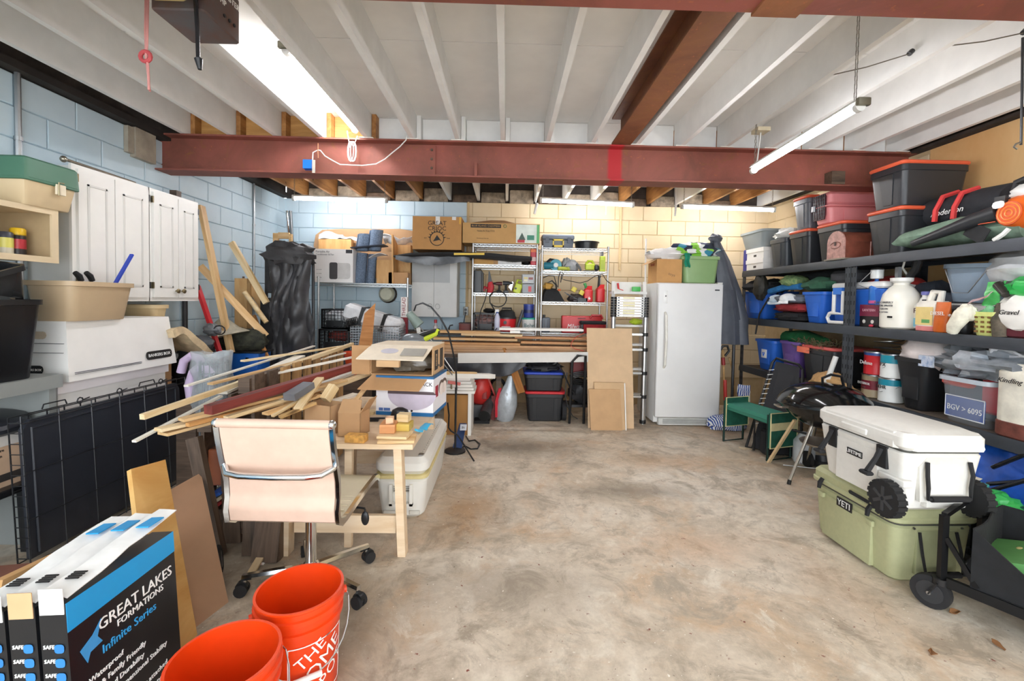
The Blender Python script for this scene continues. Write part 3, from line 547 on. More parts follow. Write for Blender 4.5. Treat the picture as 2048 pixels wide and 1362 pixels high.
for i, lab in enumerate(('black flooring carton with white lettering, front of the leaning three', 'black flooring carton in the middle of the leaning three', 'black flooring carton at the back of the leaning three')):
    t = T('flooring_carton', lab, 'box', (-1.21-.085*i, 1.27, 0), 0, 'flooring cartons', (0, -.06-.004*i, -.02)); W_, H_, D_ = .40, .56-.012*i, .078
    part(t, 'carton_body', MB().box(-D_, 0, 0, W_, 0, H_), FBK)
    part(t, 'torn_flap', MB().sheet(lambda u, v: drape((-.075+.07*v, .01+u*(W_+.02), H_+.03+.04*u-.02*v+.015*v*u), i, .008, 9), 8, 4, .003), mat('#f1f1ef', .6)); part(t, 'end_flap', MB().box(-D_+.004, -.004, -.002, .0, H_-.03, H_+.045), mat('#f1f1ef', .6) if i != 1 else CARD)
    part(t, 'blue_tag', MB().box(-.05, -.005, W_-.1, W_-.03, H_+.066, H_+.07), FBL)
    for k in range(4): part(t, 'barcode', MB().box(-.06, -.02, .06+.009*k, .065+.009*k, H_+.036+.001*k, H_+.039+.001*k), INK)
    for k in range(9):
        part(t, 'printed_icon', MB().rbox(-.014, .014, -.013, .013, 0, .001, .008, .0003), mat('#2f7fc4', .4), (-.025, -.0015, .43-.042*k), (PI/2, 0, 0)); TXT(t, 'SAFE', .016, (-.055, -.001, .435-.042*k), INKW)
    if i == 0:
        part(t, 'blue_band', MB().prism([(.0, H_-.085), (W_, H_-.075), (W_, H_), (.0, H_)][::1], 'yz', .0005, .0015), FBL)
        R_ = (PI/2, 0, PI/2)
        part(t, 'emblem', MB().prism([(.03, .395), (.07, .415), (.10, .445), (.085, .40), (.10, .375), (.06, .37), (.05, .345)], 'yz', .0005, .0018), mat('#3f93d0', .4))
        TXT(t, 'GREAT LAKES', .050, (.0012, .235, .425), INKW, R_, .95); TXT(t, 'FORMATIONS', .030, (.0012, .245, .388), INKW, R_); TXT(t, 'Infinite Series', .038, (.0012, .20, .345), mat('#35a0e0', .5), R_)
        for k, s_ in enumerate(('Waterproof', 'Pet & Family Friendly', 'Increased Durability', 'Superior Dimensional Stability', 'Low Care', 'Quiet Underlayment attached', 'Limited Lifetime Warranty', 'Made for busy homes and families')): TXT(t, s_, .0235, (.0012, .05, .285-.034*k), INKW, R_, align='LEFT')
# buckets
def bucket(label, c, rz, logo):
    t = T('bucket', label, 'bucket', (*c, 0), rz, 'orange buckets'); OR = plastic('#e8430f', .35); n = 40
    part(t, 'bucket_body', MB().lathe([(.128, 0), (.132, .006), (.140, .27), (.150, .275), (.1505, .29), (.143, .293), (.1445, .318), (.1545, .322), (.1545, .338), (.147, .341), (.1475, .36), (.152, .365), (.152, .372), (.143, .372), (.130, .03), (.127, .012)], n), OR)
    R_ = .163; a0 = -.5
    part(t, 'bail_wire', MB().tube([(-.158, 0, .315), (-.166, -.01, .30)]+[(.166*math.cos(a), -.03-.13*math.sin(a-PI), .30-.16*math.sin(a-PI)) for a in [PI+PI*i/14 for i in range(15)]]+[(.166, -.01, .30), (.158, 0, .315)], .0025, 6), STEEL)
    part(t, 'grip', MB().cyl((-.05, -.162, .142), (.05, -.162, .142), .010, n=10), WHITE)
    for s_ in (-1, 1): part(t, 'ear', MB().cyl((s_*.146, 0, .312), (s_*.164, 0, .312), .014, n=10), OR)
    if logo:                                # white square emblem with diagonal letters, wrapped on the wall
        def wrap(mb, z0):                   # bend flat (x, z) onto the bucket
            o = MB(); 
            for vx in mb.v:
                a = vx[0]/.142+1.5*PI+logo; r = .1325+.0295*(vx[2])+.002+.0006*(vx[1] > 0); o.v.append((r*math.cos(a), r*math.sin(a), vx[2]))
            o.f = mb.f; return o
        fr = MB(); L = .105
        for s_ in (-1, 1):
            for k in range(12):
                q = -L+2*L*k/12; q2 = q+2*L/12
                fr.box(q, q2, 0, .001, .135+s_*L-.002, .135+s_*L+.002)
            fr.box(s_*L-.002, s_*L+.002, 0, .001, .03, .24)
        part(t, 'emblem_frame', wrap(fr, 0), INKW)
        for s_, sz, zc_, xo_ in (('THE', .062, .20, -.03), ('HOME', .075, .145, 0), ('DEPOT', .062, .085, .025)):
            cu = bpy.data.curves.new('t', 'FONT'); cu.body = s_; cu.align_x = 'CENTER'; cu.align_y = 'CENTER'; cu.resolution_u = 2; ob = bpy.data.objects.new('t', cu); me = bpy.data.meshes.new_from_object(ob)
            bm = bmesh.new(); bm.from_mesh(me); bmesh.ops.triangulate(bm, faces=bm.faces); bmesh.ops.subdivide_edges(bm, edges=[e for e in bm.edges if e.calc_length() > .2], cuts=2); bm.to_mesh(me); bm.free()
            o = MB(); ca, sa = math.cos(.6), math.sin(.6); o.v = [(ca*(v.co.x*sz+0)-sa*(v.co.y*sz)+xo_*1.0, .0, zc_+sa*v.co.x*sz+ca*v.co.y*sz) for v in me.vertices]; o.f = [tuple(p_.vertices) for p_ in me.polygons]
            part(t, 'lettering', wrap(o, 0), INKW); bpy.data.objects.remove(ob)
    return t
bucket('orange bucket with white square store emblem, behind the other', (-.745, 1.634), .55, .35); bucket('orange bucket nearest the camera, cut by the frame', (-.822, 1.316), .9, 0)
# ------------------------------------------------------------------ office chair
t = T('office_chair', 'cream office chair with chrome frame standing in front of the work table', 'chair', (-.945, 2.19, 0), -.03)
LEA = mat('#dbbca8', .5, 0, .06, 10, .05); SEATL = mat('#dcd3b8', .5, 0, .05, 8)
prof = [(-.335, .915), (-.325, .86), (-.30, .76), (-.268, .66), (-.262, .585), (-.272, .53), (-.262, .475), (-.222, .452), (-.16, .452), (-.05, .462), (.10, .470), (.22, .472), (.262, .462), (.285, .44)]
W2 = .228
part(t, 'backrest', MB().sheet(lambda u, v: (-W2+2*W2*u, *[a+(b-a)*((v*7) % 1 if v < 1 else 1) for a, b in zip(prof[min(int(v*7), 6)], prof[min(int(v*7), 6)+1])]), 4, 28, .012), LEA)
part(t, 'headroll', MB().cyl((-W2-.012, -.336, .918), (W2+.012, -.336, .918), .019, n=14), LEA)
seat = part(t, 'seat', MB().sheet(lambda u, v: (-W2+2*W2*u, *[a+(b-a)*((v*6) % 1 if v < 1 else 1) for a, b in zip(prof[7+min(int(v*6), 5)], prof[8+min(int(v*6), 5)])]), 4, 18, .014), SEATL)
for k in range(9): y = -.14+.045*k; part(seat, 'rib', MB().tube([(-W2+.01, y, .467+.05*max(0, y+.1)*.3), (W2-.01, y, .467+.05*max(0, y+.1)*.3)], .0045, 5), SEATL)
for s_ in (-1, 1):
    part(t, 'side_rail', MB().loft([[(s_*(W2+.004), y-.004, z-.013), (s_*(W2+.022), y-.010, z-.013), (s_*(W2+.022), y+.006, z+.013), (s_*(W2+.004), y+.010, z+.013)] for y, z in prof]), CHROME)
    part(t, 'end_ball', MB().blob((s_*(W2+.013), -.336, .918), (.02, .02, .02), 0, 0, nu=10, nv=8), CHROME)
part(t, 'cross_bar', MB().tube([(-W2-.015, -.285, .725), (-W2+.03, -.335, .705), (-W2+.09, -.347, .70), (0, -.35, .698), (W2-.09, -.347, .70), (W2-.03, -.335, .705), (W2+.015, -.285, .725)], .0135, 10), CHROME)
part(t, 'seat_plate', MB().lathe([(.02, .40), (.13, .41), (.15, .425), (.13, .44), (.02, .44)], 20), BLACK); part(t, 'under_bar', MB().box(-W2, W2, -.06, -.02, .435, .452).box(-W2, W2, .10, .14, .44, .458), BLACK)
part(t, 'gas_lift', MB().cyl((0, 0, .10), (0, 0, .345), .026, n=16), CHROME); part(t, 'lift_sleeve', MB().cyl((0, 0, .34), (0, 0, .41), .019, n=14), BLACK)
lv = part(t, 'tilt_lever', MB().tube([(.05, .02, .415), (.2, .0, .415), (.27, -.01, .413)], .005, 6), BLACK); part(lv, 'paddle', MB().blob((.272, -.012, .365), (.02, .01, .036), 0, 0, nu=10, nv=8).cyl((.27, -.01, .41), (.272, -.012, .38), .005, n=6), BLACK)
part(t, 'hub', MB().lathe([(.03, .08), (.042, .09), (.042, .12), (.032, .135), (.028, .14)], 16), CHROME)
for k in range(5):
    a = math.radians(-24+72*k); d = Vector((math.cos(a), math.sin(a), 0)); e = d*.30
    part(t, 'star_leg', MB().loft([[tuple(d*r+Vector((-d.y, d.x, 0))*q*w_+Vector((0, 0, z+h_))) for q, h_ in ((1, 0), (.7, .016), (-.7, .016), (-1, 0), (-.6, -.012), (.6, -.012))] for r, w_, z in ((.03, .02, .105), (.16, .017, .098), (.31, .013, .085))]), CHROME)
    c = part(t, 'caster', MB().cyl((e.x, e.y, .05), (e.x, e.y, .09), .008, n=8), CHROME); n_ = Vector((-d.y, d.x, 0)); g = e+d*.012
    for s_ in (-1, 1): part(c, 'wheel', MB().cyl(g+n_*(s_*.006)+Vector((0, 0, .030)), g+n_*(s_*.024)+Vector((0, 0, .030)), .030, n=16), RUBBER)
    part(c, 'hood', MB().cyl(g+n_*.012+Vector((0, 0, .044)), g-n_*.012+Vector((0, 0, .044)), .027, n=12), BLACK)
# ------------------------------------------------------------------ work table
ZTB = .643
TW = wood('#ecd6b8', '#dbbd96', .6, (1.2, 9, 9)); tx0, tx1, ty0, ty1 = -1.30, -.50, 2.44, 3.62
t = T('work_table', 'pale wooden work table with splayed legs heaped with offcuts', 'table', (0, 0, 0)); part(t, 'table_top', MB().box(tx0, tx1, ty0, ty1, ZTB-.028, ZTB), TW)
for x, xb_ in ((tx1-.09, tx1-.06), (tx0+.10, tx0+.09)):
    for y in (ty0+.02, ty1-.10): part(t, 'leg', MB().loft([[(q+a, y+b, z) for a, b in ((-.022, 0), (.022, 0), (.022, .07), (-.022, .07))] for q, z in ((xb_, 0), (x, ZTB-.028))]), TW)
part(t, 'stretcher', MB().box(tx0+.13, tx1-.10, ty0+.05, ty0+.075, .12, .22), TW); part(t, 'stretcher', MB().box(tx0+.13, tx1-.10, ty1-.07, ty1-.045, .12, .22), TW)
part(t, 'apron', MB().box(tx0+.02, tx0+.045, ty0+.05, ty1-.05, ZTB-.10, ZTB-.028), TW); part(t, 'centre_post', MB().box(-.90, -.86, ty0+.078, ty0+.11, .02, ZTB-.03), TW)
# white marine cooler
t = T('marine_cooler', 'long white cooler lying on the floor beside the work table', 'cooler', (-.66, 2.875, 0)); MC = mat('#e8e6df', .35, 0, .04, 4); Lc = 1.0
part(t, 'body', MB().rbox(-.175, .165, 0, Lc, 0, .275, .06, .02, .03, .035, 4), MC); part(t, 'lid', MB().rbox(-.18, .17, -.005, Lc+.005, .292, .41, .07, .035, 0, 0, 4), MC); part(t, 'gasket', MB().rbox(-.178, .168, -.003, Lc+.003, .272, .295, .06, .003, 0, 0, 4), mat('#d9c98f', .5))
hd = part(t, 'handle', MB().box(-.075, -.055, -.016, .02, .10, .24).box(.055, .075, -.016, .02, .10, .24).box(-.075, .075, -.016, .01, .09, .115), MC); part(hd, 'handle_slots', MB().box(-.05, .05, -.004, .022, .19, .196).box(-.05, .05, -.004, .022, .205, .211).box(-.05, .05, -.004, .022, .22, .226), mat('#9a968c', .5))
part(t, 'foot_recess', MB().rbox(-.12, -.04, .012, .03, .03, .055, .01, .003).rbox(.05, .12, .012, .03, .03, .055, .01, .003), mat('#d8d5cc', .4)); part(t, 'latch', MB().box(.10, .13, .05, .09, .41, .416), STEEL)
for k in range(20): part(t, 'rivet', MB().cyl((.115, .08+.045*k, .409), (.115, .08+.045*k, .413), .004, n=6), mat('#a9a79f', .5))
# boxes on the table
a = PZ(752, 829, ZTB); b = PZ(866, 834, ZTB); c = PZ(896, 808, ZTB)
W_ = (b-a).length; D_ = .36; H_ = .27
t = T('lamp_carton', 'white and blue two-pack ceiling lamp carton on the work table', 'box', (a.x, a.y, ZTB), math.atan2(b.y-a.y, b.x-a.x)); part(t, 'box_body', MB().box(0, W_, 0, D_, 0, H_), mat('#f0eff4', .5, 0, .03, 6)); part(t, 'blue_band', MB().box(-.001, W_+.001, -.001, D_+.001, 0, .026), mat('#1f6aa5', .4)); part(t, 'blue_lid', MB().box(-.002, W_+.002, -.002, D_+.002, H_-.012, H_+.003), mat('#24699f', .4))
TXT(t, '2-PACK', .038, (W_-.07, -.002, H_-.05), INK); part(t, 'printed_lamp', MB().prism([(W_*.38+.17*math.cos(PI+q/14*PI)+.10, .15+.11*math.sin(PI+q/14*PI)) for q in range(15)], 'xz', -.0015, 0), mat('#c9bfd0', .5)); part(t, 'printed_lamp_rim', MB().prism([(W_*.38-.07, .15), (W_*.38+.27, .15), (W_*.38+.25, .17), (W_*.38-.09+.02, .172)], 'xz', -.0018, 0), mat('#5a4c52', .5)); part(t, 'printed_finial', MB().cyl((W_*.38+.1, -.002, .036), (W_*.38+.1, 0, .036), .008, n=8), INK)
TXT(t, 'Color Brushed', .016, (.045, -.001, .19), mat('#8a8894', .6)); part(t, 'printed_icon', MB().box(.02, .05, -.0012, 0, .03, .05).box(.055, .10, -.0012, 0, .03, .05), mat('#5676b5', .5)); part(t, 'red_label', MB().box(W_, W_+.0015, .05, .12, .12, .2), mat('#a3263c', .5)); part(t, 'printed_bulb', MB().lathe([(.05, 0), (.05, .0015)], 18, sy=1.5, M=Matrix.Translation((W_, .21, .17)) @ Matrix.Rotation(PI/2, 4, 'Y')).lathe([(.05, 0), (.05, .0015)], 18, sy=1.5, M=Matrix.Translation((W_, .29, .17)) @ Matrix.Rotation(PI/2, 4, 'Y')), mat('#6b5a52', .5)); part(t, 'printed_bulb_shade', MB().lathe([(.044, 0), (.044, .003)], 18, sy=1.3, M=Matrix.Translation((W_, .21, .155)) @ Matrix.Rotation(PI/2, 4, 'Y')).lathe([(.044, 0), (.044, .003)], 18, sy=1.3, M=Matrix.Translation((W_, .29, .155)) @ Matrix.Rotation(PI/2, 4, 'Y')), mat('#f2e6e0', .5))
zb = ZTB+H_+.004
t = T('open_carton', 'open brown carton printed with a lamp, stacked on the white lamp carton', 'box', (a.x-.05, a.y+.03, zb), math.atan2(b.y-a.y, b.x-a.x)+.02); w2, d2, h2 = .44, .34, .20
part(t, 'bottom', MB().box(0, w2, 0, d2, 0, .006), CARD); part(t, 'side_panel', MB().box(0, .006, 0, d2, 0, h2), CARD); rs = part(t, 'side_panel', MB().box(w2-.006, w2, 0, d2, 0, h2), CARD); part(t, 'back_panel', MB().box(0, w2, d2-.006, d2, 0, h2), CARD2); part(t, 'top_panel', MB().box(0, w2, .02, d2, h2, h2+.006), mat('#e2d3bb', .6))
part(t, 'top_flap', MB().loft([[(0, .02, h2), (w2, .02, h2), (w2, .02, h2+.006), (0, .02, h2+.006)], [(-.03, -.17, h2-.075), (w2-.02, -.17, h2-.075), (w2-.02, -.17, h2-.069), (-.03, -.17, h2-.069)]]), mat('#ded0ba', .6)); part(t, 'flap_tab', MB().box(.12, .27, -.20, -.17, h2-.115, h2-.075), CARD)
part(t, 'bottom_flap', MB().loft([[(.02, 0, 0), (w2-.02, 0, 0), (w2-.02, 0, .005), (.02, 0, .005)], [(-.04, -.12, -.085), (w2-.06, -.12, -.085), (w2-.06, -.12, -.08), (-.04, -.12, -.08)]]), CARD2); part(t, 'left_flap', MB().box(-.13, 0, -.01, -.004, 0, h2), CARD2)
part(t, 'plastic_wrap', MB().blob((w2*.55, .16, .075), (.17, .12, .065), 8, .35, 3), mat('#6e665a', .2, 0, .5, 9)); part(t, 'printed_dome', MB().lathe([(.06, 0), (.06, .001)], 18, sy=.6, M=Matrix.Translation((.16, -.065, h2-.026)) @ Matrix.Rotation(.38, 4, 'X')), mat('#b9b4bd', .5)); part(t, 'printed_panel', MB().box(.25, .41, -.05, .05, -.001, .001, M=Matrix.Translation((0, -.08, h2-.028)) @ Matrix.Rotation(.38, 4, 'X')), mat('#9b968c', .5))
part(rs, 'printed_panel', MB().box(w2, w2+.0015, .05, .14, .03, .17).box(w2, w2+.0015, .2, .29, .03, .17), mat('#3b352f', .6)); TXT(rs, 'HOME', .03, (w2+.002, .095, .1), CARD, (PI/2, -PI/2, PI/2))
one('lamp_fitting', 'dark oval plastic lamp fitting in front of the white lamp carton', 'lamp part', MB().lathe([(.02, 0), (.06, .005), (.062, .05), (.05, .085), (.02, .10)], 16, sy=.7), plastic('#2a2b2f', .3), (*PZ(800, 846, ZTB).xy, ZTB+.001))
def carton(label, px, py, w_, d_, h_, rz, m, flap=True, tape=False, z=ZTB):
    q = PZ(px, py, z); t = T('small_carton', label, 'box', (q.x, q.y, z+.001), rz)
    part(t, 'front_panel', MB().box(-w_/2, w_/2, -d_/2, -d_/2+.004, 0, h_), m); part(t, 'back_panel', MB().box(-w_/2, w_/2, d_/2-.004, d_/2, 0, h_), m); part(t, 'side_panel', MB().box(-w_/2, -w_/2+.004, -d_/2, d_/2, 0, h_), m); part(t, 'side_panel', MB().box(w_/2-.004, w_/2, -d_/2, d_/2, 0, h_), m); part(t, 'bottom_panel', MB().box(-w_/2, w_/2, -d_/2, d_/2, 0, .004), m)
    if flap:
        part(t, 'flap', MB().loft([[(-w_/2, -d_/2, h_), (w_/2, -d_/2, h_), (w_/2, -d_/2+.004, h_), (-w_/2, -d_/2+.004, h_)], [(-w_/2+.01, -d_/2+.04, h_+.07), (w_/2-.01, -d_/2+.04, h_+.07), (w_/2-.01, -d_/2+.044, h_+.07), (-w_/2+.01, -d_/2+.044, h_+.07)]]), m); part(t, 'flap', MB().loft([[(w_/2, -d_/2, h_), (w_/2, d_/2, h_), (w_/2-.004, d_/2, h_), (w_/2-.004, -d_/2, h_)], [(w_/2+.05, -d_/2+.01, h_+.08), (w_/2+.05, d_/2-.01, h_+.08), (w_/2+.046, d_/2-.01, h_+.08), (w_/2+.046, -d_/2+.01, h_+.08)]]), m)
        part(t, 'contents', MB().rbox(-w_/2+.01, w_/2-.01, -d_/2+.01, d_/2-.01, h_*.5, h_*.92, .01, .004), mat('#b99a63', .4, 0, .3, 12))
    return t
carton('small open brown carton standing upright on the offcuts by the chair', 708, 868, .135, .13, .14, -.12, card('#b99168')); carton('plain brown carton behind the chair back, slanting on the table', 650, 862, .19, .13, .17, -.35, card('#c09a72'), False)
one('chipboard_offcut', 'short golden chipboard offcut under the small open carton', 'offcut', MB().box(-.055, .055, -.03, .03, 0, .04), mat('#cf9b50', .8, 0, .3, 40, .3), (*PZ(713, 883, ZTB).xy, ZTB+.001), -.1)
def blk(label, px, py, z, w_, d_, h_, rz, m): return one('wood_offcut', label, 'offcut', MB().box(-w_/2, w_/2, -d_/2, d_/2, 0, h_), m, (*PZ(px, py, z).xy, z+.001), rz, 'wood offcuts on the table')
blk('wide flat pale offcut at the bottom of the little wood stack', 795, 880, ZTB, .20, .14, .014, .1, PINE); blk('second flat pale offcut in the little wood stack', 790, 872, ZTB+.016, .17, .13, .014, -.06, PINE2); blk('thick orange-brown wood block in the little stack', 778, 862, ZTB+.032, .085, .11, .05, .05, wood('#e3a672', '#cd8a54')); blk('yellow grooved wood block beside the orange-brown block', 810, 858, ZTB+.032, .075, .10, .04, -.05, wood('#e8cf72', '#c9a544')); blk('pale cube of wood on top of the little stack', 808, 842, ZTB+.074, .07, .06, .045, -.1, PINE2); blk('small reddish cube of wood on top of the orange block', 780, 846, ZTB+.084, .04, .05, .035, .1, wood('#efc7a4', '#dba67c'))
one('paper_sheet', 'crumpled bright blue wrapper at the table corner', 'wrapper', MB().sheet(lambda u, v: drape((-.02+.05*u, .16*v, .004+.01*math.sin(9*v)), 3, .02, 18), 6, 10, .002), mat('#3fb2e0', .3), (*PZ(835, 868, ZTB).xy, ZTB+.012), -.25)
one('tape_roll', 'cream round tape roll with blue label on the table', 'tape', MB().lathe([(.022, 0), (.045, 0), (.045, .02), (.022, .02)], 18), mat('#e7cd9a', .5), (*PZ(737, 828, ZTB).xy, ZTB+.001)); one('clamp', 'small black clamp beside the lamp carton', 'clamp', MB().box(-.04, .04, -.02, .02, 0, .012).box(-.05, .08, -.006, .006, .012, .022), BLACK, (*PZ(745, 842, ZTB).xy, ZTB+.001), .1)
# ------------------------------------------------------------------ pallet stood on edge under the lumber
XP = -1.50
t = T('pallet', 'old wooden pallet stood on edge under the long lumber', 'pallet', (0, 0, 0))
GR = wood('#c9a06a', '#8d6a42', .7, (9, 9, 1.2))
for k in range(9):
    y = 2.62+.165*k; part(t, 'slat', MB().box(XP+.02, XP+.038, y, y+.105, .01 if k % 2 else .03, .985-.004*(k % 3)), GR if k > 1 else OLD)
for z in (.05, .48, .88): part(t, 'stringer', MB().box(XP-.045, XP+.02, 2.60, 4.08, z, z+.085), OLD)
t = T('pallet', 'dark weathered pallet stood on edge against the wall side of the lumber', 'pallet', (0, 0, 0))
for k in range(5): y = 2.66+.26*k; part(t, 'slat', MB().box(XP-.30, XP-.28, y, y+.11, 0, .80), OLD)
for z in (.05, .65): part(t, 'stringer', MB().box(XP-.28, XP-.20, 2.60, 3.85, z, z+.08), OLD)
def pst(label, x0, y0, x1, y1, w_, m=OLD, Y=None):
    a = PZ(x1, y1); b = P(x0, y0, a.y+.05); return stick('timber_post', label, a, b, w_, w_*.6, m, 'timber', 'dark timbers under the lumber')
pst('dark leaning timber beside the brown cardboard sheet', 388, 875, 438, 1110, .07); pst('dark upright timber with a notch, left of the chair', 462, 855, 470, 1082, .10); pst('dark short timber just behind the chair back', 508, 1030, 505, 1108, .09); pst('dark wide timber under the chair seat edge', 545, 1030, 535, 1120, .14)
stick('timber_ledge', 'small wooden bracket on the notched dark timber', P(452, 906, 2.6), P(500, 898, 2.6), .05, .02, wood('#a58a6a', '#7c6448'), 'timber')
stick('white_trim', 'thin white trim piece lying on the floor under the chair', PZ(520, 1130), PZ(590, 1010, .18), .035, .012, TRIMW); stick('floor_board', 'thin pale board on the floor under the chair', PZ(500, 1150), PZ(560, 1048, .1), .04, .01, wood('#cdb48f', '#a98d66'))
for i, (c, l) in enumerate((('#2f5fb8', 'blue'), ('#c9bda4', 'cream'), ('#a63a3a', 'red'))): one('magazine', '%s magazine slanting in the pile between the dark timbers' % l, 'magazine', MB().box(-.06, .06, -.1, .1, 0, .018), mat(c, .4), (-1.70, 2.68-.01*i, .26-.03*i), 0, rot=(0, -.5, .1))
one('leather_case', 'red-brown case between the dark timbers', 'case', MB().rbox(-.05, .05, -.08, .08, 0, .22, .02, .006), mat('#8a4a2c', .5), (-1.73, 2.76, .30)); one('case_stand', 'dark crate under the red-brown case', 'crate', MB().box(-1.82, -1.64, 2.6, 2.86, 0, .195), OLD)
t = T('cart_wheel', 'grey rubber cart wheel lying by the brown cardboard sheet', 'wheel', (-1.47, 2.30, .075), 0, None, (0, PI/2-.1, .5)); part(t, 'tyre', MB().tube([(.057*math.cos(i/20*2*PI), .057*math.sin(i/20*2*PI), 0) for i in range(20)], .018, 8, True), RUBBER); part(t, 'hub', MB().cyl((0, 0, -.015), (0, 0, .015), .042, n=16), mat('#4f5257', .5))
# ------------------------------------------------------------------ loose lumber over the pallet and the table
LG = 'loose lumber heap'
RED = wood('#8c3b34', '#5f2823'); WST = mat('#efe9dc', .55, 0, .06, 9)
lum = [
 ('long pale square stick poking out furthest toward the camera', (284, 834, 2.12), (705, 688, 4.0), .028, .026, PINE2),
 ('thin white strip ending lowest over the dog crate', (268, 883, 2.06), (442, 792, 2.6), .022, .010, WST),
 ('white rounded plank broadening across the lumber heap', (440, 786, 2.62), (600, 712, 3.7), .085, .014, WST),
 ('long pale lath along the top of the heap, ending at the black bag', (372, 772, 2.75), (628, 692, 4.35), .03, .010, WST),
 ('pale lath ending near the black milk crates', (485, 722, 3.2), (702, 690, 4.35), .04, .012, PINE2),
 ('short pale lath under the white plank', (420, 768, 2.7), (640, 712, 3.7), .04, .012, PINE),
 ('long white strip running to the open carton', (545, 748, 2.9), (746, 706, 3.55), .03, .012, WST),
 ('thick dark red painted plank', (416, 820, 2.2), (722, 728, 3.3), .055, .045, RED),
 ('wide pale board lowest in the heap', (325, 868, 2.12), (600, 795, 2.85), .075, .014, PINE),
 ('pale board second from the bottom of the heap', (316, 860, 2.10), (560, 806, 2.7), .06, .014, PINE2),
 ('pale board with a chipped end in the heap', (362, 840, 2.18), (690, 760, 3.0), .06, .014, PINE),
 ('golden lath lying beside the red plank', (375, 850, 2.16), (650, 778, 2.95), .03, .018, wood('#dba468', '#b8803f')),
 ('pale lath beneath the red plank', (450, 836, 2.3), (720, 752, 3.2), .045, .018, PINE2),
 ('white-edged board beneath the open carton end', (560, 800, 2.6), (725, 738, 3.4), .05, .016, WST),
 ('short pine two-by-four ending beside the grey-painted block', (502, 806, 2.5), (575, 784, 2.75), .045, .035, PINE),
 ('grey-painted timber block with raw end', (578, 795, 2.55), (618, 770, 2.72), .075, .04, mat('#6c6e74', .6, 0, .1, 9)),
 ('pale lath slanting up across the heap behind the chair', (596, 818, 2.5), (640, 756, 2.85), .05, .014, PINE2),
 ('broad pale lath fallen behind the chair headrest', (530, 828, 2.42), (640, 790, 2.75), .05, .012, PINE),
 ('thin pale lath behind the chair headrest', (545, 832, 2.42), (600, 800, 2.6), .02, .012, PINE2),
 ('dark-tipped lath behind the chair headrest', (560, 834, 2.42), (630, 806, 2.6), .03, .014, wood('#d9b67e', '#a87e47')),
 ('pale plank end beside the plain brown carton', (640, 782, 2.9), (740, 745, 3.3), .07, .02, PINE2),
 ('white scrap board by the small open carton', (655, 806, 2.8), (712, 788, 3.0), .06, .012, WST),
 ('pale scrap board by the small open carton', (660, 818, 2.75), (715, 800, 2.95), .05, .012, PINE),
 ('golden scrap lath by the small open carton', (690, 830, 2.7), (735, 770, 3.1), .03, .012, PINE),
 ('raw pine block standing over the plain brown carton', (650, 800, 2.72), (668, 772, 2.78), .05, .05, PINE2),
 ('thin pale splinter lath on the heap', (480, 760, 2.85), (690, 706, 3.9), .022, .01, WST),
 ('narrow pale lath under the long pale square stick', (400, 792, 2.5), (660, 700, 4.0), .03, .012, PINE),
]
for lab, a, b, w_, h_, m in lum: stick('lumber', lab, P(*a), P(*b), w_, h_, m, 'board', LG)
stick('red_bar', 'bright red bar lying behind the lumber heap', P(690, 712, 4.3), P(800, 698, 4.3), .03, .04, plastic('#d2322a')); one('orange_pot', 'orange plastic pot behind the lumber heap', 'pot', MB().tub(.17, .17, .22, .06, .02, .02), plastic('#d8502a'), (*P(708, 745, 4.35).xy, .70)); one('pot_stand', 'rough crate under the orange pot', 'crate', MB().box(-.14, .14, -.12, .12, 0, .70), OLD, (*P(708, 745, 4.35).xy, 0))
t = T('plank', 'broad orange-brown plank leaning in front of the wire basket', 'board'); part(t, 'face', MB().loft([[tuple(P(x, y, 4.75+k)) for x, y in ((712, 720), (742, 720), (751, 606), (729, 627))] for k in (0, .03)]), CEDAR)
stick('timber_post', 'orange-brown lower end of the leaning plank resting on the floor', (*P(727, 720, 4.80).xy, 0), P(727, 722, 4.80), .15, .03, CEDAR, 'timber')
t = T('trim_saw', 'battery trimmer with black and lime handle behind the open carton', 'power tool', P(840, 690, 3.9)); part(t, 'guard', MB().blob((-.05, 0, .03), (.12, .08, .07), 4, .1), plastic('#6b7176', .25)); part(t, 'handle', MB().tube([(-.02, 0, .07), (.05, 0, .10), (.12, 0, .12), (.17, 0, .12)], [.03, .026, .024, .028], 8), BLACK); part(t, 'trim', MB().tube([(-.02, -.02, .02), (.06, -.03, .06), (.14, -.02, .10), (.16, -.01, .14)], [.02, .022, .018, .016], 8), plastic('#c6d836')); part(t, 'stand_post', MB().box(-.06, 0, 0, .06, -1.0, -.02), OLD)
t = T('desk_lamp', 'grey-green clamp work lamp on a bent black arm', 'lamp'); c = P(829, 640, 4.2); part(t, 'shade', MB().lathe([(.02, .09), (.035, .08), (.045, 0), (.055, -.07), (.05, -.07), (.03, .06)], 14, M=Matrix.Translation(c) @ Matrix.Rotation(-.7, 4, 'Y')), mat('#7d8c84', .4)); part(t, 'arm', MB().tube([P(x, y, 4.2) for x, y in ((828, 622), (832, 610), (845, 606), (862, 614), (880, 635), (897, 665), (905, 700), (912, 735), (913, 780))], .008, 6), BLACK); part(t, 'stay', MB().tube([P(x, y, 4.2) for x, y in ((838, 652), (870, 690), (908, 745))], .006, 6).tube([P(x, y, 4.22) for x, y in ((825, 650), (865, 700), (905, 750))], .006, 6), STEEL); part(t, 'strut', MB().tube([P(x, y, 4.2) for x, y in ((836, 655), (842, 690), (838, 720))], .02, 6), WHITE); q = P(912, 775, 4.2); part(t, 'stem', MB().cyl((q.x, q.y, 0), (q.x, q.y, q.z), .010, n=8).lathe([(.10, 0), (.10, .015), (.02, .03)], 16, (q.x, q.y, 0)), BLACK)
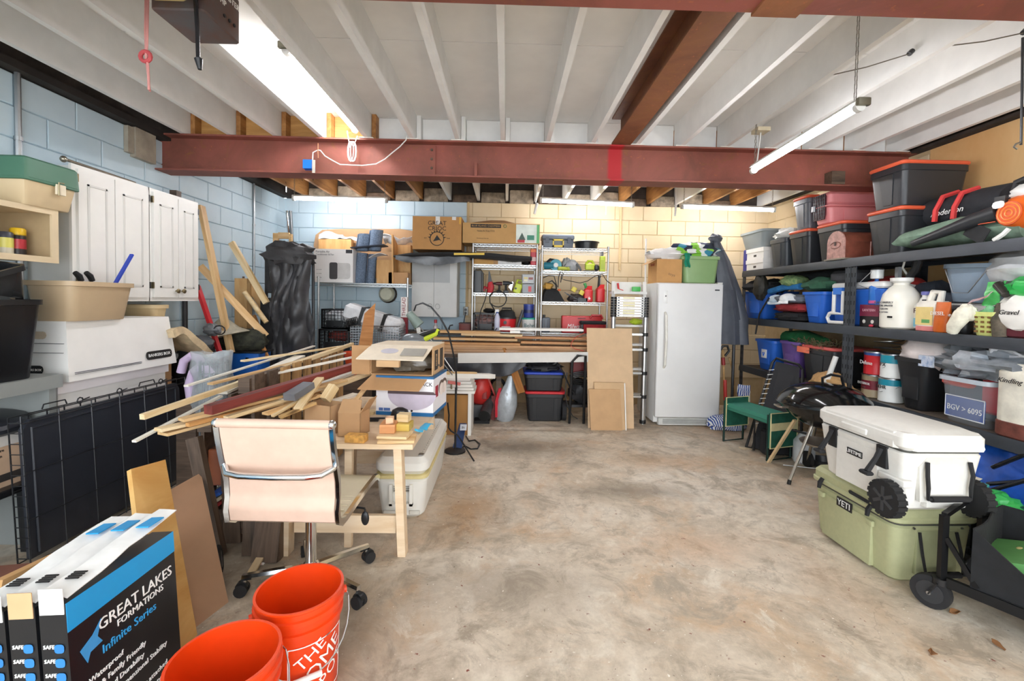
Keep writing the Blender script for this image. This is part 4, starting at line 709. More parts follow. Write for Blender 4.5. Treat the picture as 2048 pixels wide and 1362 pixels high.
# ------------------------------------------------------------------ far left corner
def lean2(name, label, a, b, w_, h_, m, cat='board', group=None, roll=0.): return stick(name, label, P(*a), P(*b), w_, h_, m, cat, group, roll)
LB = 'boards leaning on the blue wall'
lean2('leaning_board', 'knotty pine board leaning steeply on the wall beside the cabinet', (462, 705, 4.25), (402, 412, 4.34), .035, .07, PINE, group=LB); lean2('leaning_board', 'pine board crossing the steep knotty board low down', (532, 672, 4.55), (400, 532, 4.30), .035, .065, PINE, group=LB); lean2('leaning_board', 'pale pine board with cut end leaning high against the wall', (533, 606, 4.75), (463, 485, 4.78), .035, .06, PINE2, group=LB); lean2('leaning_board', 'pine board behind the upright square post', (534, 628, 4.9), (492, 560, 4.9), .03, .06, PINE, group=LB)
c = P(487, 610, 4.85); t = T('square_post', 'upright square pine post standing by the blue wall', 'post', (c.x, c.y, 0)); part(t, 'post_body', MB().box(-.065, .065, -.05, .05, 0, P(487, 557, 4.85).z), wood('#dcb682', '#c0945a', .6, (9, 9, 1.2))); part(t, 'bolt', MB().cyl((0, 0, P(487, 557, 4.85).z), (0, 0, P(487, 553, 4.85).z), .012, n=6), OLD)
one('wood_dowel', 'pale round wooden dowel leaning beside the square post', 'dowel', MB().cyl(P(489, 584, 4.7), P(533, 645, 4.7), .026, n=10), PINE2); lean2('leaning_board', 'short orange-brown board behind the black bag', (530, 690, 4.7), (506, 632, 4.75), .03, .05, CEDAR, group=LB)
for k, (x0, y0, x1, y1) in enumerate(((514, 668, 533, 712), (520, 678, 536, 715), (510, 660, 530, 705))): lean2('lath', ('thin cedar lath fanned behind the blue tool case, lowest one', 'thin cedar lath fanned behind the blue tool case, front one', 'thin cedar lath fanned behind the blue tool case, highest one')[k], (x1, y1, 4.5), (x0, y0, 4.55), .015, .03, CEDAR, group='fanned laths')
one('dark_pipe', 'dark iron pipe standing against the blue wall under the cabinet', 'pipe', MB().cyl((XL+.05, PX(370, 620, XL+.05).y, 0), (XL+.05, PX(370, 620, XL+.05).y, P(370, 596, 4.2).z+.1), .022, n=10), mat('#3c3c3e', .5, .5))
t = T('farm_jack', 'red steel jack bar leaning by the wall under the cabinet', 'jack'); part(t, 'bar', MB().bar(P(395, 572, 4.1), P(440, 706, 4.05), .035, .03), plastic('#b3222a', .4)); part(t, 'lift_head', MB().blob(P(425, 660, 4.02), (.07, .05, .05), 3, .25), mat('#6f7276', .5, .4)); part(t, 'wheel', MB().tube([P(425, 660, 3.98)+Vector((.05*math.cos(i/12*2*PI)+.06, 0, .04*math.sin(i/12*2*PI))) for i in range(12)], .006, 5, True), BLACK); part(t, 'foot', MB().box(-.07, .07, -.06, .06, -.02, .02), DARK, P(441, 708, 4.05)); q = P(441, 708, 4.05); part(t, 'foot_block', MB().box(q.x-.06, q.x+.06, q.y-.05, q.y+.05, 0, q.z-.02), OLD)
t = T('engine', 'black and grey small engine under the tan cushion', 'engine', (0, 0, 0)); q = P(385, 690, 3.95); part(t, 'block', MB().blob((q.x, q.y, .86), (.17, .16, .15), 2, .35, 4), mat('#2b2c2f', .5, .3, .4, 12)); part(t, 'cover', MB().blob((q.x+.1, q.y-.05, 1.02), (.1, .1, .07), 5, .2), mat('#4c5157', .4)); part(t, 'air_filter', MB().cyl((q.x-.1, q.y-.1, .9), (q.x-.02, q.y-.16, .9), .05, n=12), mat('#a9adb0', .4)); part(t, 'hose', MB().tube([(q.x-.1, q.y-.12, .95), (q.x+.05, q.y-.18, .85), (q.x+.12, q.y-.15, .75), (q.x+.18, q.y-.1, .9)], .012, 6), BLACK); part(t, 'stand', MB().box(q.x-.16, q.x+.16, q.y-.12, q.y+.14, 0, .74), DARK)
t = T('blue_tool_case', 'bright blue tool case behind the lumber heap', 'case', (0, 0, 0)); X0, X1, Z0, Z1 = RC(452, 706, 520, 742, 4.4); part(t, 'case_body', MB().rbox(X0, X1, 4.38, 4.62, Z0-.06, Z1, .02, .006, .02, 0), plastic('#1f66c4')); part(t, 'top_plate', MB().rbox(X0-.01, X1+.02, 4.37, 4.64, Z1, Z1+.015, .02, .003), BLACK); part(t, 'latch', MB().box(X1-.12, X1-.09, 4.365, 4.38, Z1-.08, Z1-.04), CHROME); part(t, 'stand', MB().box(X0+.02, X1-.02, 4.40, 4.6, 0, Z0-.06), OLD)
q = P(470, 685, 4.5); ztop = Z1+.016
one('camo_bag', 'dark camouflage cloth bag on the blue tool case', 'bag', MB().blob((q.x+.05, 4.5, ztop+.09), (.24, .11, .12), 6, .3, 3, zmin=ztop+.001), mat('#4a4a3c', .9, 0, .4, 16, .3, None, 0, 1, '#1f211c'))
one('canvas_hat', 'pale conical canvas hat on the dark camouflage bag', 'hat', MB().lathe([(.21, 0), (.2, .012), (.13, .06), (.06, .15), (.02, .18), (.0, .182)], 20, M=Matrix.Translation(P(452, 672, 4.36)) @ Matrix.Rotation(-.25, 4, 'Y')), cloth('#b9b3a0'))
t = T('pool_noodle', 'lavender foam hoop curling beside the white file boxes', 'foam tube', (0, 0, 0)); part(t, 'foam', MB().tube([P(x, y, 3.25) for x, y in ((384, 800), (380, 770), (388, 745), (400, 735), (412, 738), (420, 750))], .036, 10).tube([P(x, y, 3.35) for x, y in ((362, 745), (368, 722), (382, 712), (397, 716), (405, 730))], .03, 10), mat('#c8b4d2', .35, 0, .06, 6)); q = P(384, 800, 3.25); part(t, 'stand', MB().box(q.x-.1, q.x+.04, q.y-.02, q.y+.16, 0, q.z-.02), OLD)
t = T('wrapped_lattice', 'grey wire panel roll wrapped in clear plastic', 'wire roll', (0, 0, 0)); q = P(428, 790, 3.2); wm = MB()
for k in range(14): a = 2*PI*k/14; wm.bar((q.x+.09*math.cos(a), q.y+.08*math.sin(a), .02), (q.x+.09*math.cos(a), q.y+.08*math.sin(a), .98), .005)
for z in range(16): wm.tube([(q.x+.09*math.cos(2*PI*k/14), q.y+.08*math.sin(2*PI*k/14), .03+.062*z) for k in range(14)], .003, 4, True)
part(t, 'wire_roll', wm, mat('#6d7377', .4, .5)); part(t, 'plastic_wrap', MB().sheet(lambda u, v: drape((q.x+.115*math.cos(2*PI*u), q.y+.105*math.sin(2*PI*u), .62+.44*v), 3, .06, 10), 20, 8, .002), mat('#c4cbd0', .12, 0, .2, 9, .3, None, 0, .28))
stick('black_board', 'black board standing behind the white file boxes', (-2.42, 3.75, 0), (-2.42, 3.72, .93), .06, .03, OLD, 'board')
# black bags on a folding frame
YBG = 4.95; X0, X1, Z0, Z1 = RC(533, 505, 626, 700, YBG)
t = T('folding_rack', 'black tube folding frame draped with black cloth bags', 'frame', (0, 0, 0)); part(t, 'tube_frame', MB().tube([(X0, YBG, 0), (X0, YBG, Z1-.06), (X0+.05, YBG, Z1-.01), (X1-.06, YBG, Z1-.01), (X1, YBG, Z1-.08), (X1+.01, YBG, 0)], .016, 8), BLACK); part(t, 'tube_frame', MB().tube([(X0-.02, YBG+.18, 0), (X0, YBG+.12, Z1+.10), (X0+.03, YBG+.12, Z1+.13), (X0+.14, YBG+.12, Z1+.13), (X0+.17, YBG+.12, Z1+.08)], .014, 8), BLACK)
part(t, 'strap', MB().tube([(X0-.0, YBG-.03, Z1-.08), (X0+.12, YBG-.05, Z1-.07), (X0+.13, YBG-.06, Z1-.16)], .006, 5), plastic('#c2383a')); part(t, 'side_pocket', MB().rbox(X0+.01, X0+.12, YBG-.08, YBG-.01, Z1-.45, Z1-.08, .03, .01), cloth('#2b2b2d'))
one('garment_bag', 'crumpled black cloth bag hanging over the folding frame', 'bag', MB().sheet(lambda u, v: (X0+.07+(X1-X0-.06)*u+.03*math.sin(9*v+3*u), YBG-.10-.05*math.sin(PI*u)+.07*noise.noise(Vector((u*4, v*4.5, 2)))+.03*(1-2*abs(noise.noise(Vector((u*7+v*4, v*6, 5)))))+.015*math.sin(13*u+5*v), Z1-.06-(Z1-.42)*v), 34, 30, .03), mat('#38383b', .42, 0, .4, 7, .5))
one('rolled_bag', 'rolled black bag bundled on top of the hanging black bag', 'bag', MB().blob(((X0+X1)/2+.02, YBG-.06, Z1-.03), (.24, .12, .12), 7, .35, 3), mat('#3a393b', .6, 0, .3, 9, .5)); one('strapped_bag', 'narrow black bag with red trim hanging left on the folding frame', 'bag', MB().rbox(X0-.01, X0+.14, YBG-.13, YBG-.03, .75, Z1-.5, .03, .02), cloth('#252527'))
t = T('frame_offcut', 'small pine frame standing behind the black bags', 'frame', (0, 0, 0)); a = P(556, 508, 5.25); part(t, 'stile', MB().box(a.x-.06, a.x, a.y, a.y+.03, 0, P(552, 466, 5.25).z), PINE); b = P(583, 500, 5.25); part(t, 'stile', MB().box(b.x-.03, b.x, a.y, a.y+.03, 0, P(578, 468, 5.25).z), PINE); part(t, 'rail', MB().box(a.x, b.x-.03, a.y, a.y+.03, P(565, 472, 5.25).z-.03, P(565, 470, 5.25).z+.03), PINE)
for k, (x, top) in enumerate(((576, 422), (580, 422))): one('metal_pole', ('dull grey metal pole leaning in the blue corner' if k else 'chrome pole leaning in the blue corner'), 'pole', MB().cyl((P(593+4*k, 520, 5.9).x+.1, 5.85-.08*k, 0), (*P(x-2+3*k, top, 5.95).xy, P(x, top, 5.95).z), .02, n=10), CHROME if k == 0 else mat('#6d7072', .4, .6))
# ------------------------------------------------------------------ wire shelving
def shelving(label, xa, xb, Y, dep, levels, ztop, zbot=0., poster=.0125, group='chrome wire shelving units'):
    """xa..xb world X of the posts; levels = shelf heights"""
    t = T('wire_shelving', label, 'shelving', (0, 0, 0), 0, group)
    for x in (xa, xb):
        for y in (Y, Y+dep): part(t, 'post', MB().cyl((x, y, zbot), (x, y, ztop), poster, n=10).lathe([(.016, 0), (.016, .02)], 10, (x, y, ztop-.02)), WIRE)
    for z in levels:
        wm = MB()
        for y in (Y, Y+dep):
            wm.bar((xa, y, z), (xb, y, z), .007).bar((xa, y, z-.03), (xb, y, z-.03), .007); n_ = max(6, int((xb-xa)/.05))
            for i in range(n_): x = xa+(xb-xa)*i/n_; h = (xb-xa)/n_; wm.bar((x, y, z), (x+h/2, y, z-.03), .004).bar((x+h/2, y, z-.03), (x+h, y, z), .004)
        for x in (xa, xb): wm.bar((x, Y, z), (x, Y+dep, z), .007).bar((x, Y, z-.03), (x, Y+dep, z-.03), .007)
        n_ = int((xb-xa)/.028)
        for i in range(1, n_): x = xa+(xb-xa)*i/n_; wm.bar((x, Y, z+.004), (x, Y+dep, z+.004), .004)
        for f in (.33, .67): wm.bar((xa, Y+dep*f, z), (xb, Y+dep*f, z), .005)
        part(t, 'wire_shelf', wm, WIRE)
    return t
Y1 = 5.62; zs1 = P(725, 567, Y1).z; xa, xb = P(637, 600, Y1).x, P(815, 600, Y1).x
shelving('chrome wire shelving under the blue tube light with rolled felt', xa, xb, Y1, .5, (zs1, .35), zs1+.08)
zs = zs1+.008
one('headboard', 'rounded brown cardboard panel standing at the back of the felt roll shelf', 'cardboard', MB().prism([(P(x, y, 6.1).x, P(x, y, 6.1).z) for x, y in ((640, 556), (629, 530), (628, 490), (632, 470), (645, 460), (680, 458), (800, 458), (826, 462), (826, 556))], 'xz', 6.09, 6.11), card('#b5906a'))
def bx(name, label, px, Y, dep, m, z=None, cat='box', group=None, r=0, parent=None):
    X0, X1, Z0, Z1 = RC(*px, Y); Z0 = Z0 if z is None else z
    mb = MB().rbox(X0, X1, Y, Y+dep, Z0, Z1, r or .002, min(.003, r or .003))
    o = one(name, label, cat, mb, m, group=group) if parent is None else part(parent, name, mb, m); return o
t = T('appliance_carton', 'white carton printed with a portable air conditioner', 'box', (0, 0, 0)); X0, X1, Z0, Z1 = RC(628, 498, 706, 562, 5.64); Z0 = zs
part(t, 'box_body', MB().box(X0, X1, 5.64, 5.95, Z0, Z1), mat('#f2f0ee', .5, 0, .03, 6)); part(t, 'printed_unit', MB().rbox(-.12, .12, -.10, .10, 0, .002, .03, .0005), mat('#cfcdca', .5), ((X0+X1)/2+.09, 5.64, Z0+.145), (PI/2, 0, 0)); part(t, 'printed_panel', MB().rbox(-.05, .05, -.105, .105, 0, .003, .02, .0005), mat('#4b4a4c', .5), ((X0+X1)/2+.0, 5.6395, Z0+.145), (PI/2, 0, 0)); part(t, 'printed_badge', MB().box(X1-.09, X1-.01, 5.638, 5.64, Z1-.05, Z1-.005), mat('#35353a', .5))
TXT(t, 'Portable Air', .035, (X0+.02, 5.639, Z1-.035), mat('#6b6b6e', .6), align='LEFT'); TXT(t, 'Conditioner & Fan', .03, (X0+.02, 5.639, Z1-.07), mat('#6b6b6e', .6), align='LEFT'); [TXT(t, 'eco mode', .016, (X0+.03, 5.639, Z0+.06+.05*k), mat('#8f8f92', .6), align='LEFT') for k in range(3)]
PW = wood('#dcae74', '#bd8a4c', .6, (9, 9, 1.2))
X0, X1, Z0, Z1 = RC(637, 478, 702, 560, 5.97); one('wood_box', 'pine box behind the white appliance carton', 'box', MB().box(X0, X1, 5.97, 6.07, zs, Z1), PW)
one('plastic_sack', 'shiny clear plastic sack on top of the pine box', 'sack', MB().sheet(lambda u, v: drape((P(640+75*u, 470, 6.0).x, 5.98+.08*v, Z1+.005+.09*math.sin(PI*v)*(.6+.4*math.sin(5*u))), 4, .05, 9), 18, 6, .01), mat('#c4c6c8', .15, 0, .25, 12, .4))
FELT = mat('#6b7b90', .95, 0, .3, 60, .3)
for k, (x, yt, yb, r, lab) in enumerate(((721, 466, 500, 13, 'upper slanting'), (746, 458, 500, 14, 'upper standing'), (716, 505, 562, 12, 'lower tall'), (738, 507, 548, 9, 'lower slim'))):
    a, b = P(x-2, yb, 5.68), P(x+3, yt, 5.68); b2 = zs if yb > 540 else a.z; mb = MB()
    def sp(u, v, a=Vector((a.x, a.y+.1, max(b2, zs)+.0)), b=Vector((b.x, b.y+.1, b.z)), r=r*5.7/890): th = u*5*PI; q = a.lerp(b, v); rr_ = r*(.35+.65*u); return (q.x+rr_*math.cos(th), q.y+rr_*math.sin(th), q.z)
    one('felt_roll', 'grey-blue speckled felt roll, %s one on the wire shelf' % lab, 'felt roll', mb.sheet(sp, 40, 3, .008), FELT, group='felt rolls')
stick('dark_ledge', 'thin dark board holding up the upper felt rolls', P(706, 497, 5.70), P(772, 491, 5.70), .22, .012, mat('#3a4152', .5)); 
X0, X1, Z0, Z1 = RC(753, 520, 785, 566, 5.66); t = T('wood_box', 'pine box with a tall back board beside the felt rolls', 'box', (0, 0, 0)); part(t, 'box_body', MB().box(X0, X1, 5.66, 5.86, zs, Z1), PW); a = P(783, 468, 5.66); part(t, 'back_board', MB().loft([[(X1, 5.64, zs), (X1+.02, 5.64, zs), (X1+.02, 6.0, zs), (X1, 6.0, zs)], [(X1-.02, 5.66, a.z), (X1, 5.66, a.z), (X1, 5.9, a.z-.1), (X1-.02, 5.9, a.z-.1)]]), PW)
one('magazine', 'grey magazine fanned open on the pine box by the felt rolls', 'magazine', MB().sheet(lambda u, v: ((X0-.10)+.22*u, 5.66+.1*v, Z1+.02+.04*math.sin(3*u)*(1-.5*v)+.04*u), 10, 3, .008), mat('#c9ccd0', .3)); X0, X1, Z0, Z1 = RC(790, 490, 824, 566, 5.9); one('wood_box', 'pine box at the end of the felt roll shelf against the cardboard panel', 'box', MB().box(X0, X1-.02, 5.90, 6.05, zs, Z1), PW); one('foil_sheet', 'crumpled silver foil bubble wrap on the pine boxes', 'foil', MB().sheet(lambda u, v: drape((P(765+58*u, 470, 5.96).x, 5.92+.1*v, Z1+.02+.10*(1-v)+.03*math.sin(8*u)), 6, .05, 12), 16, 8, .01), mat('#e4e6e8', .2, .3, .2, 14, .4)); one('hose_box', 'brown scrap box at the floor of the felt shelf corner', 'box', MB().box(X0-.02, X1, 5.66, 5.86, zs, zs+.14), CARD2)
# under that shelf
def milk_crate(label, cx, cy, z0, w_, d_, h_, m, rz=0., mesh=.035, back=True):
    t = T('milk_crate', label, 'crate', (cx, cy, z0), rz, 'black mesh crates'); fr = MB()
    for z in (0, h_-.02): fr.box(-w_/2, w_/2, -d_/2, -d_/2+.012, z, z+.02).box(-w_/2, w_/2, d_/2-.012, d_/2, z, z+.02).box(-w_/2, -w_/2+.012, -d_/2, d_/2, z, z+.02).box(w_/2-.012, w_/2, -d_/2, d_/2, z, z+.02)
    for x in (-1, 1):
        for y in (-1, 1): fr.box(*sorted((x*w_/2, x*(w_/2-.02))), *sorted((y*d_/2, y*(d_/2-.02))), 0, h_)
    part(t, 'frame', fr, m); g = MB(); n_ = int(w_/mesh)
    for i in range(1, n_): x = -w_/2+w_*i/n_; g.bar((x, -d_/2+.006, .01), (x, -d_/2+.006, h_-.01), .006).bar((x, d_/2-.006, .01), (x, d_/2-.006, h_-.01), .006)
    n2 = int(d_/mesh)
    for i in range(1, n2): y = -d_/2+d_*i/n2; g.bar((-w_/2+.006, y, .01), (-w_/2+.006, y, h_-.01), .006).bar((w_/2-.006, y, .01), (w_/2-.006, y, h_-.01), .006)
    for k in range(1, int(h_/mesh)): z = h_*k/int(h_/mesh); g.bar((-w_/2, -d_/2+.006, z), (w_/2, -d_/2+.006, z), .006).bar((-w_/2, d_/2-.006, z), (w_/2, d_/2-.006, z), .006).bar((-w_/2+.006, -d_/2, z), (-w_/2+.006, d_/2, z), .006).bar((w_/2-.006, -d_/2, z), (w_/2-.006, d_/2, z), .006)
    part(t, 'mesh_wall', g, m); part(t, 'floor_panel', MB().box(-w_/2, w_/2, -d_/2, d_/2, 0, .012), m); part(t, 'solid_panel', MB().box(-w_/2+.06, w_/2-.06, -d_/2-.002, -d_/2+.008, h_*.12, h_*.42), m); return t
X0, X1, Z0, Z1 = RC(637, 655, 698, 700, 5.3); cx = (X0+X1)/2
milk_crate('black mesh crate at the bottom of the pair below the felt rolls', cx, 5.45, Z0-.02, X1-X0, .3, Z1-Z0, BLACK); one('dark_chest', 'dark chest under the two stacked black mesh crates', 'chest', MB().rbox(cx-.2, cx+.2, 5.32, 5.6, 0, Z0-.025, .01, .004), DARK); X2, X3, Z2, Z3 = RC(641, 616, 694, 655, 5.35); milk_crate('smaller black mesh crate on top of the other black crate', (X2+X3)/2+.01, 5.47, Z1-.015, X3-X2, .26, Z3-Z2, BLACK)
one('red_rag', 'dull red rag inside the lower black mesh crate', 'rag', MB().blob((cx+.03, 5.45, Z0+.16), (.13, .09, .06), 3, .3), cloth('#8c3b33')); one('foil_scrap', 'crumpled clear plastic inside the upper black mesh crate', 'plastic', MB().blob(((X2+X3)/2, 5.47, Z1+.10), (.12, .08, .09), 9, .4, 4), mat('#b9bdc0', .15, 0, .3, 12, .4))
X0, X1, Z0, Z1 = RC(701, 652, 797, 705, 5.05); t = T('wire_basket', 'large grey wire basket behind the orange-brown plank', 'basket', (0, 0, 0)); g = MB(); d_ = .34; zf = Z0-.05
for k in range(13): z = zf+(Z1-zf)*k/12; g.bar((X0, 5.05, z), (X1, 5.05, z), .006).bar((X0, 5.05+d_, z), (X1, 5.05+d_, z), .006).bar((X0, 5.05, z), (X0, 5.05+d_, z), .006).bar((X1, 5.05, z), (X1, 5.05+d_, z), .006)
for k in range(19): x = X0+(X1-X0)*k/18; g.bar((x, 5.05, zf), (x, 5.05, Z1), .005).bar((x, 5.05+d_, zf), (x, 5.05+d_, Z1), .005).bar((x, 5.05, zf), (x, 5.05+d_, zf), .005)
for k in range(8): y = 5.05+d_*k/7; g.bar((X0, y, zf), (X0, y, Z1), .005).bar((X1, y, zf), (X1, y, Z1), .005)
part(t, 'wire_wall', g, metal('#9da0a3', .4)); part(t, 'rim', MB().tube([(X0, 5.05, Z1), (X1, 5.05, Z1), (X1, 5.05+d_, Z1), (X0, 5.05+d_, Z1)], .006, 6, True), STEEL); part(t, 'stand', MB().box(X0+.02, X1-.02, 5.08, 5.05+d_, 0, zf-.004), DARK)
for k in range(6): part(t, 'handle_ring', MB().tube(arc((X0-.02+.016*k, 5.0+.01*k, Z1+.03+.005*k), .045, 0, 2*PI, 10, 'yz'), .005, 5), BLACK)
t = T('clear_bag', 'clear zip bag with two black straps lying on the wire basket', 'bag', (0, 0, 0)); a, b = P(700, 622, 5.2), P(795, 655, 5.2); mid = (a+b)/2
part(t, 'bag_body', MB().rbox(-.34, .34, -.13, .13, -.10, .10, .06, .04, 0, 0, 3), mat('#dfe1e4', .25, 0, .2, 7, .4), (mid.x, 5.22, mid.z-.0), (0, .30, 0))
for x in (-.12, .14): part(t, 'strap', MB().box(x-.02, x+.02, -.134, .134, -.103, .104), BLACK, (mid.x, 5.22, mid.z), (0, .30, 0))
one('wall_pot', 'small round cream pot hung on the blue wall', 'pot', MB().lathe([(.0, .02), (.07, .02), (.095, 0), (.11, 0), (.11, .012), (.08, .05), (.0, .05)], 20, M=Matrix.Translation(P(774, 588, 6.2)) @ Matrix.Rotation(PI/2, 4, 'X')), mat('#c9c7ae', .4)); one('hanging_wreath', 'dark ragged ring behind the cream pot on the wall', 'ring', MB().tube([P(776, 588, 6.24)+Vector((.115*math.cos(i/18*2*PI), 0, .115*math.sin(i/18*2*PI))) for i in range(18)], .012, 6, True), mat('#3a332e', .9))
t = T('long_carton', 'tall white and red level carton standing at the shelf post', 'box', (0, 0, 0)); X0, X1, Z0, Z1 = RC(802, 594, 815, 690, 5.52); part(t, 'box_body', MB().box(X0, X1, 5.50, 5.56, 0, Z1), mat('#ece6e2', .5)); part(t, 'red_half', MB().box(X0-.001, X1+.001, 5.499, 5.561, .2, Z1-.25), mat('#8e2731', .5)); TXT(t, 'THREAD', .06, ((X0+X1)/2, 5.498, Z1-.12), mat('#8e2731', .5), (PI/2, -PI/2, 0))
# ------------------------------------------------------------------ grey cabinet, boxes and black cover in the middle
t = T('wall_cabinet', 'pale grey two-door wall cabinet on the back wall', 'cabinet', (0, 0, 0)); X0, X1, Z0, Z1 = RC(823, 518, 914, 634, 5.9); GC = mat('#cfcfcc', .5, 0, .05, 5)
part(t, 'body', MB().box(X0, X1, 5.92, YB, Z0, Z1), GC); xm = P(868, 570, 5.9).x
for a, b, s_ in ((X0+.005, xm-.002, 1), (xm+.002, X1-.005, -1)):
    d = part(t, 'door', MB().box(a, b, 5.90, 5.92, Z0+.003, Z1-.003), GC); part(d, 'finger_pull', MB().tube(arc(((xm-s_*.05), 5.898, Z0+.14), .03, 0, 2*PI, 10, 'xz', .035), .003, 5), mat('#9a9a98', .5)); part(d, 'darker_band', MB().box(a+.002, b-(.09 if s_ < 0 else 0), 5.8985, 5.90, Z1-.31, Z1-.02), mat('#aeb0b0', .5, 0, .05, 5))  # upper band of each door in a darker grey
t = T('logo_carton', 'large brown carton printed with a crest, on top of the black cover', 'box', (0, 0, 0)); X0, X1, Z0, Z1 = RC(825, 433, 923, 499, 5.62); part(t, 'box_body', MB().box(X0, X1, 5.62, 6.05, Z0, Z1), card('#c08f58')); xm = (X0+X1)/2; TXT(t, 'GREAT', .075, (xm, 5.618, Z1-.085), INK); TXT(t, 'CRIOC', .075, (xm, 5.618, Z1-.15), INK); part(t, 'crest_ring', MB().tube(arc((xm, 5.619, Z0+.135), .085, 0, 2*PI, 24), .006, 4), INK)
for k in range(9): a = PI*(k+.5)/9; part(t, 'crest_leaf', MB().prism([(xm+.085*math.cos(a-.1), Z0+.135+.085*math.sin(a-.1)), (xm+.12*math.cos(a), Z0+.135+.12*math.sin(a)), (xm+.085*math.cos(a+.1), Z0+.135+.085*math.sin(a+.1))], 'xz', 5.618, 5.62), INK)
part(t, 'crest_centre', MB().prism([(xm-.05, Z0+.10), (xm, Z0+.18), (xm+.06, Z0+.10), (xm+.03, Z0+.12)], 'xz', 5.618, 5.62), INK); TXT(t, 'EST.', .022, (xm-.14, 5.618, Z0+.14), INK); TXT(t, '1848', .022, (xm+.14, 5.618, Z0+.14), INK); part(t, 'white_label', MB().box(xm-.02, xm+.035, 5.617, 5.62, Z1-.10, Z1+.001), mat('#e9e6e0', .5)); part(t, 'white_label', MB().box(X1-.12, X1-.07, 5.617, 5.62, Z1-.04, Z1+.001), mat('#e9e6e0', .5)); part(t, 'tape', MB().box(X1-.03, X1-.01, 5.617, 5.62, Z1-.09, Z1), mat('#d9a63c', .3)); ZLC = Z0
t = T('black_cover', 'long black padded cover lying across the shelves with a yellow strip', 'cover', (0, 0, 0)); pts = [P(x, y, 5.5) for x, y in ((787, 507), (820, 504), (880, 503), (930, 503), (980, 506), (1030, 511), (1064, 511))]
part(t, 'pad', MB().loft([[(p.x, p.y+dy, min(p.z, ZLC+.03)+dz*k-.035) for dy, dz in ((-.02, .0), (-.01, .035), (.5, .035), (.52, 0), (.5, -.03), (0, -.035))] for p, k in zip(pts, (.3, .7, .8, .85, 1, 1, .6))]), mat('#1d1e20', .6, 0, .2, 8, .2)); part(t, 'yellow_strip', MB().bar(P(908, 508, 5.45), P(969, 508, 5.45), .02, .024), plastic('#e6c02c')); part(t, 'hanging_flap', MB().sheet(lambda u, v: drape((P(790+150*u, 512, 5.46).x, 5.47+.02*math.sin(5*u), P(790, 512, 5.46).z-(.05+.05*math.sin(PI*u))*v), 2, .03, 6), 14, 4, .004), mat('#55585c', .3, 0, .3, 8, .4))
t = T('bench_bin', 'small dark red tin on the bench below the wall outlet', 'tin', (0, 0, 0)); X0, X1, Z0, Z1 = RC(918, 646, 942, 664, 5.9); part(t, 'tin_body', MB().rbox(X0, X1, 5.88, 6.05, Z0, Z1, .01, .003), mat('#7a2f26', .4)); part(t, 'rim', MB().box(X0-.004, X1+.004, 5.876, 6.054, Z1-.012, Z1), mat('#5c221c', .4))
c = P(932, 622, YB-.01); t = T('wall_outlet', 'grey wall outlet with a black plug between cabinet and shelving', 'outlet', (c.x, YB-.012, c.z)); part(t, 'box_body', MB().rbox(-.035, .035, -.045, 0, -.06, .06, .005, .003), mat('#8d8d88', .4, .3)); part(t, 'plug', MB().cyl((0, -.045, .02), (0, -.08, .02), .018, n=10).cyl((0, -.045, -.025), (0, -.07, -.025), .016, n=10), BLACK); part(t, 'cord', MB().tube([(0, -.075, -.02), (-.02, -.08, -.15), (-.05, -.05, -.28)], .006, 5), BLACK)
one('soap_bottle', 'small bottle with red cap on the bench under the grey cabinet', 'bottle', MB().lathe([(.03, 0), (.03, .08), (.012, .10), (.012, .12)], 12), mat('#d9cfd0', .3), (*P(871, 660, 5.95).xy, P(871, 664, 5.95).z)); one('bottle_cap', 'red cap standing on the small bench bottle', 'cap', MB().lathe([(.02, 0), (.02, .04), (.014, .045)], 12), plastic('#b3323c'), (P(871, 660, 5.95).x, P(871, 660, 5.95).y, P(871, 664, 5.95).z+.121))
one('wall_ledge', 'narrow wooden ledge on the back wall under the grey cabinet', 'ledge', MB().box(-1.35, -.42, 5.84, YB, P(905, 664, 5.9).z-.03, P(905, 664, 5.9).z).box(-1.33, -1.29, 6.1, YB, .0, P(905, 664, 5.9).z-.03).box(-.48, -.44, 6.1, YB, .0, P(905, 664, 5.9).z-.03), OLD)
one('hook_tool', 'small black hook tool on the bench under the grey cabinet', 'hook', MB().tube([P(898, 664, 5.95), P(898, 656, 5.95), P(900, 651, 5.95), P(906, 650, 5.95)], .01, 6), BLACK)
# ------------------------------------------------------------------ two tool shelving units
Y2 = 5.66; DP = .46; ZBN = 1.035
def zl(x, y, Y=Y2): return P(x, y, Y).z
xa, xb = P(945, 580, Y2).x, P(1073, 580, Y2).x; A1, A2, A3 = zl(1010, 489), zl(1010, 530), zl(1010, 587)
shelving('chrome wire shelving with the long brown tree carton on top', xa, xb, Y2, DP, (A1, A2, A3, ZBN), A1+.03)
xc, xd = P(1083, 580, Y2).x, P(1215, 580, Y2).x; B1, B2, B3 = zl(1150, 497), zl(1150, 543), zl(1150, 605)
shelving('chrome wire shelving with the grey toolbox and black pan on top', xc, xd, Y2, DP, (B1, B2, B3, ZBN), B1+.03)
A1 += .008; A2 += .008; A3 += .008; B1 += .008; B2 += .008; B3 += .008; ZB = ZBN+.008
t = T('tree_carton', 'long brown carton for an artificial tree on the tool shelving', 'box', (0, 0, 0)); X0, X1, Z0, Z1 = RC(925, 446, 1080, 484, Y2-.05); part(t, 'box_body', MB().box(X0, X1, Y2-.03, Y2+.38, A1, Z1), card('#c49a63')); part(t, 'open_flap', MB().loft([[(X0+.1, Y2-.03, Z1), (X1-.3, Y2-.03, Z1), (X1-.3, Y2-.026, Z1), (X0+.1, Y2-.026, Z1)], [(X0+.35, Y2+.05, Z1+.05), (X1-.45, Y2+.05, Z1+.05), (X1-.45, Y2+.054, Z1+.05), (X0+.35, Y2+.054, Z1+.05)]]), CARD2); h = Z1-A1
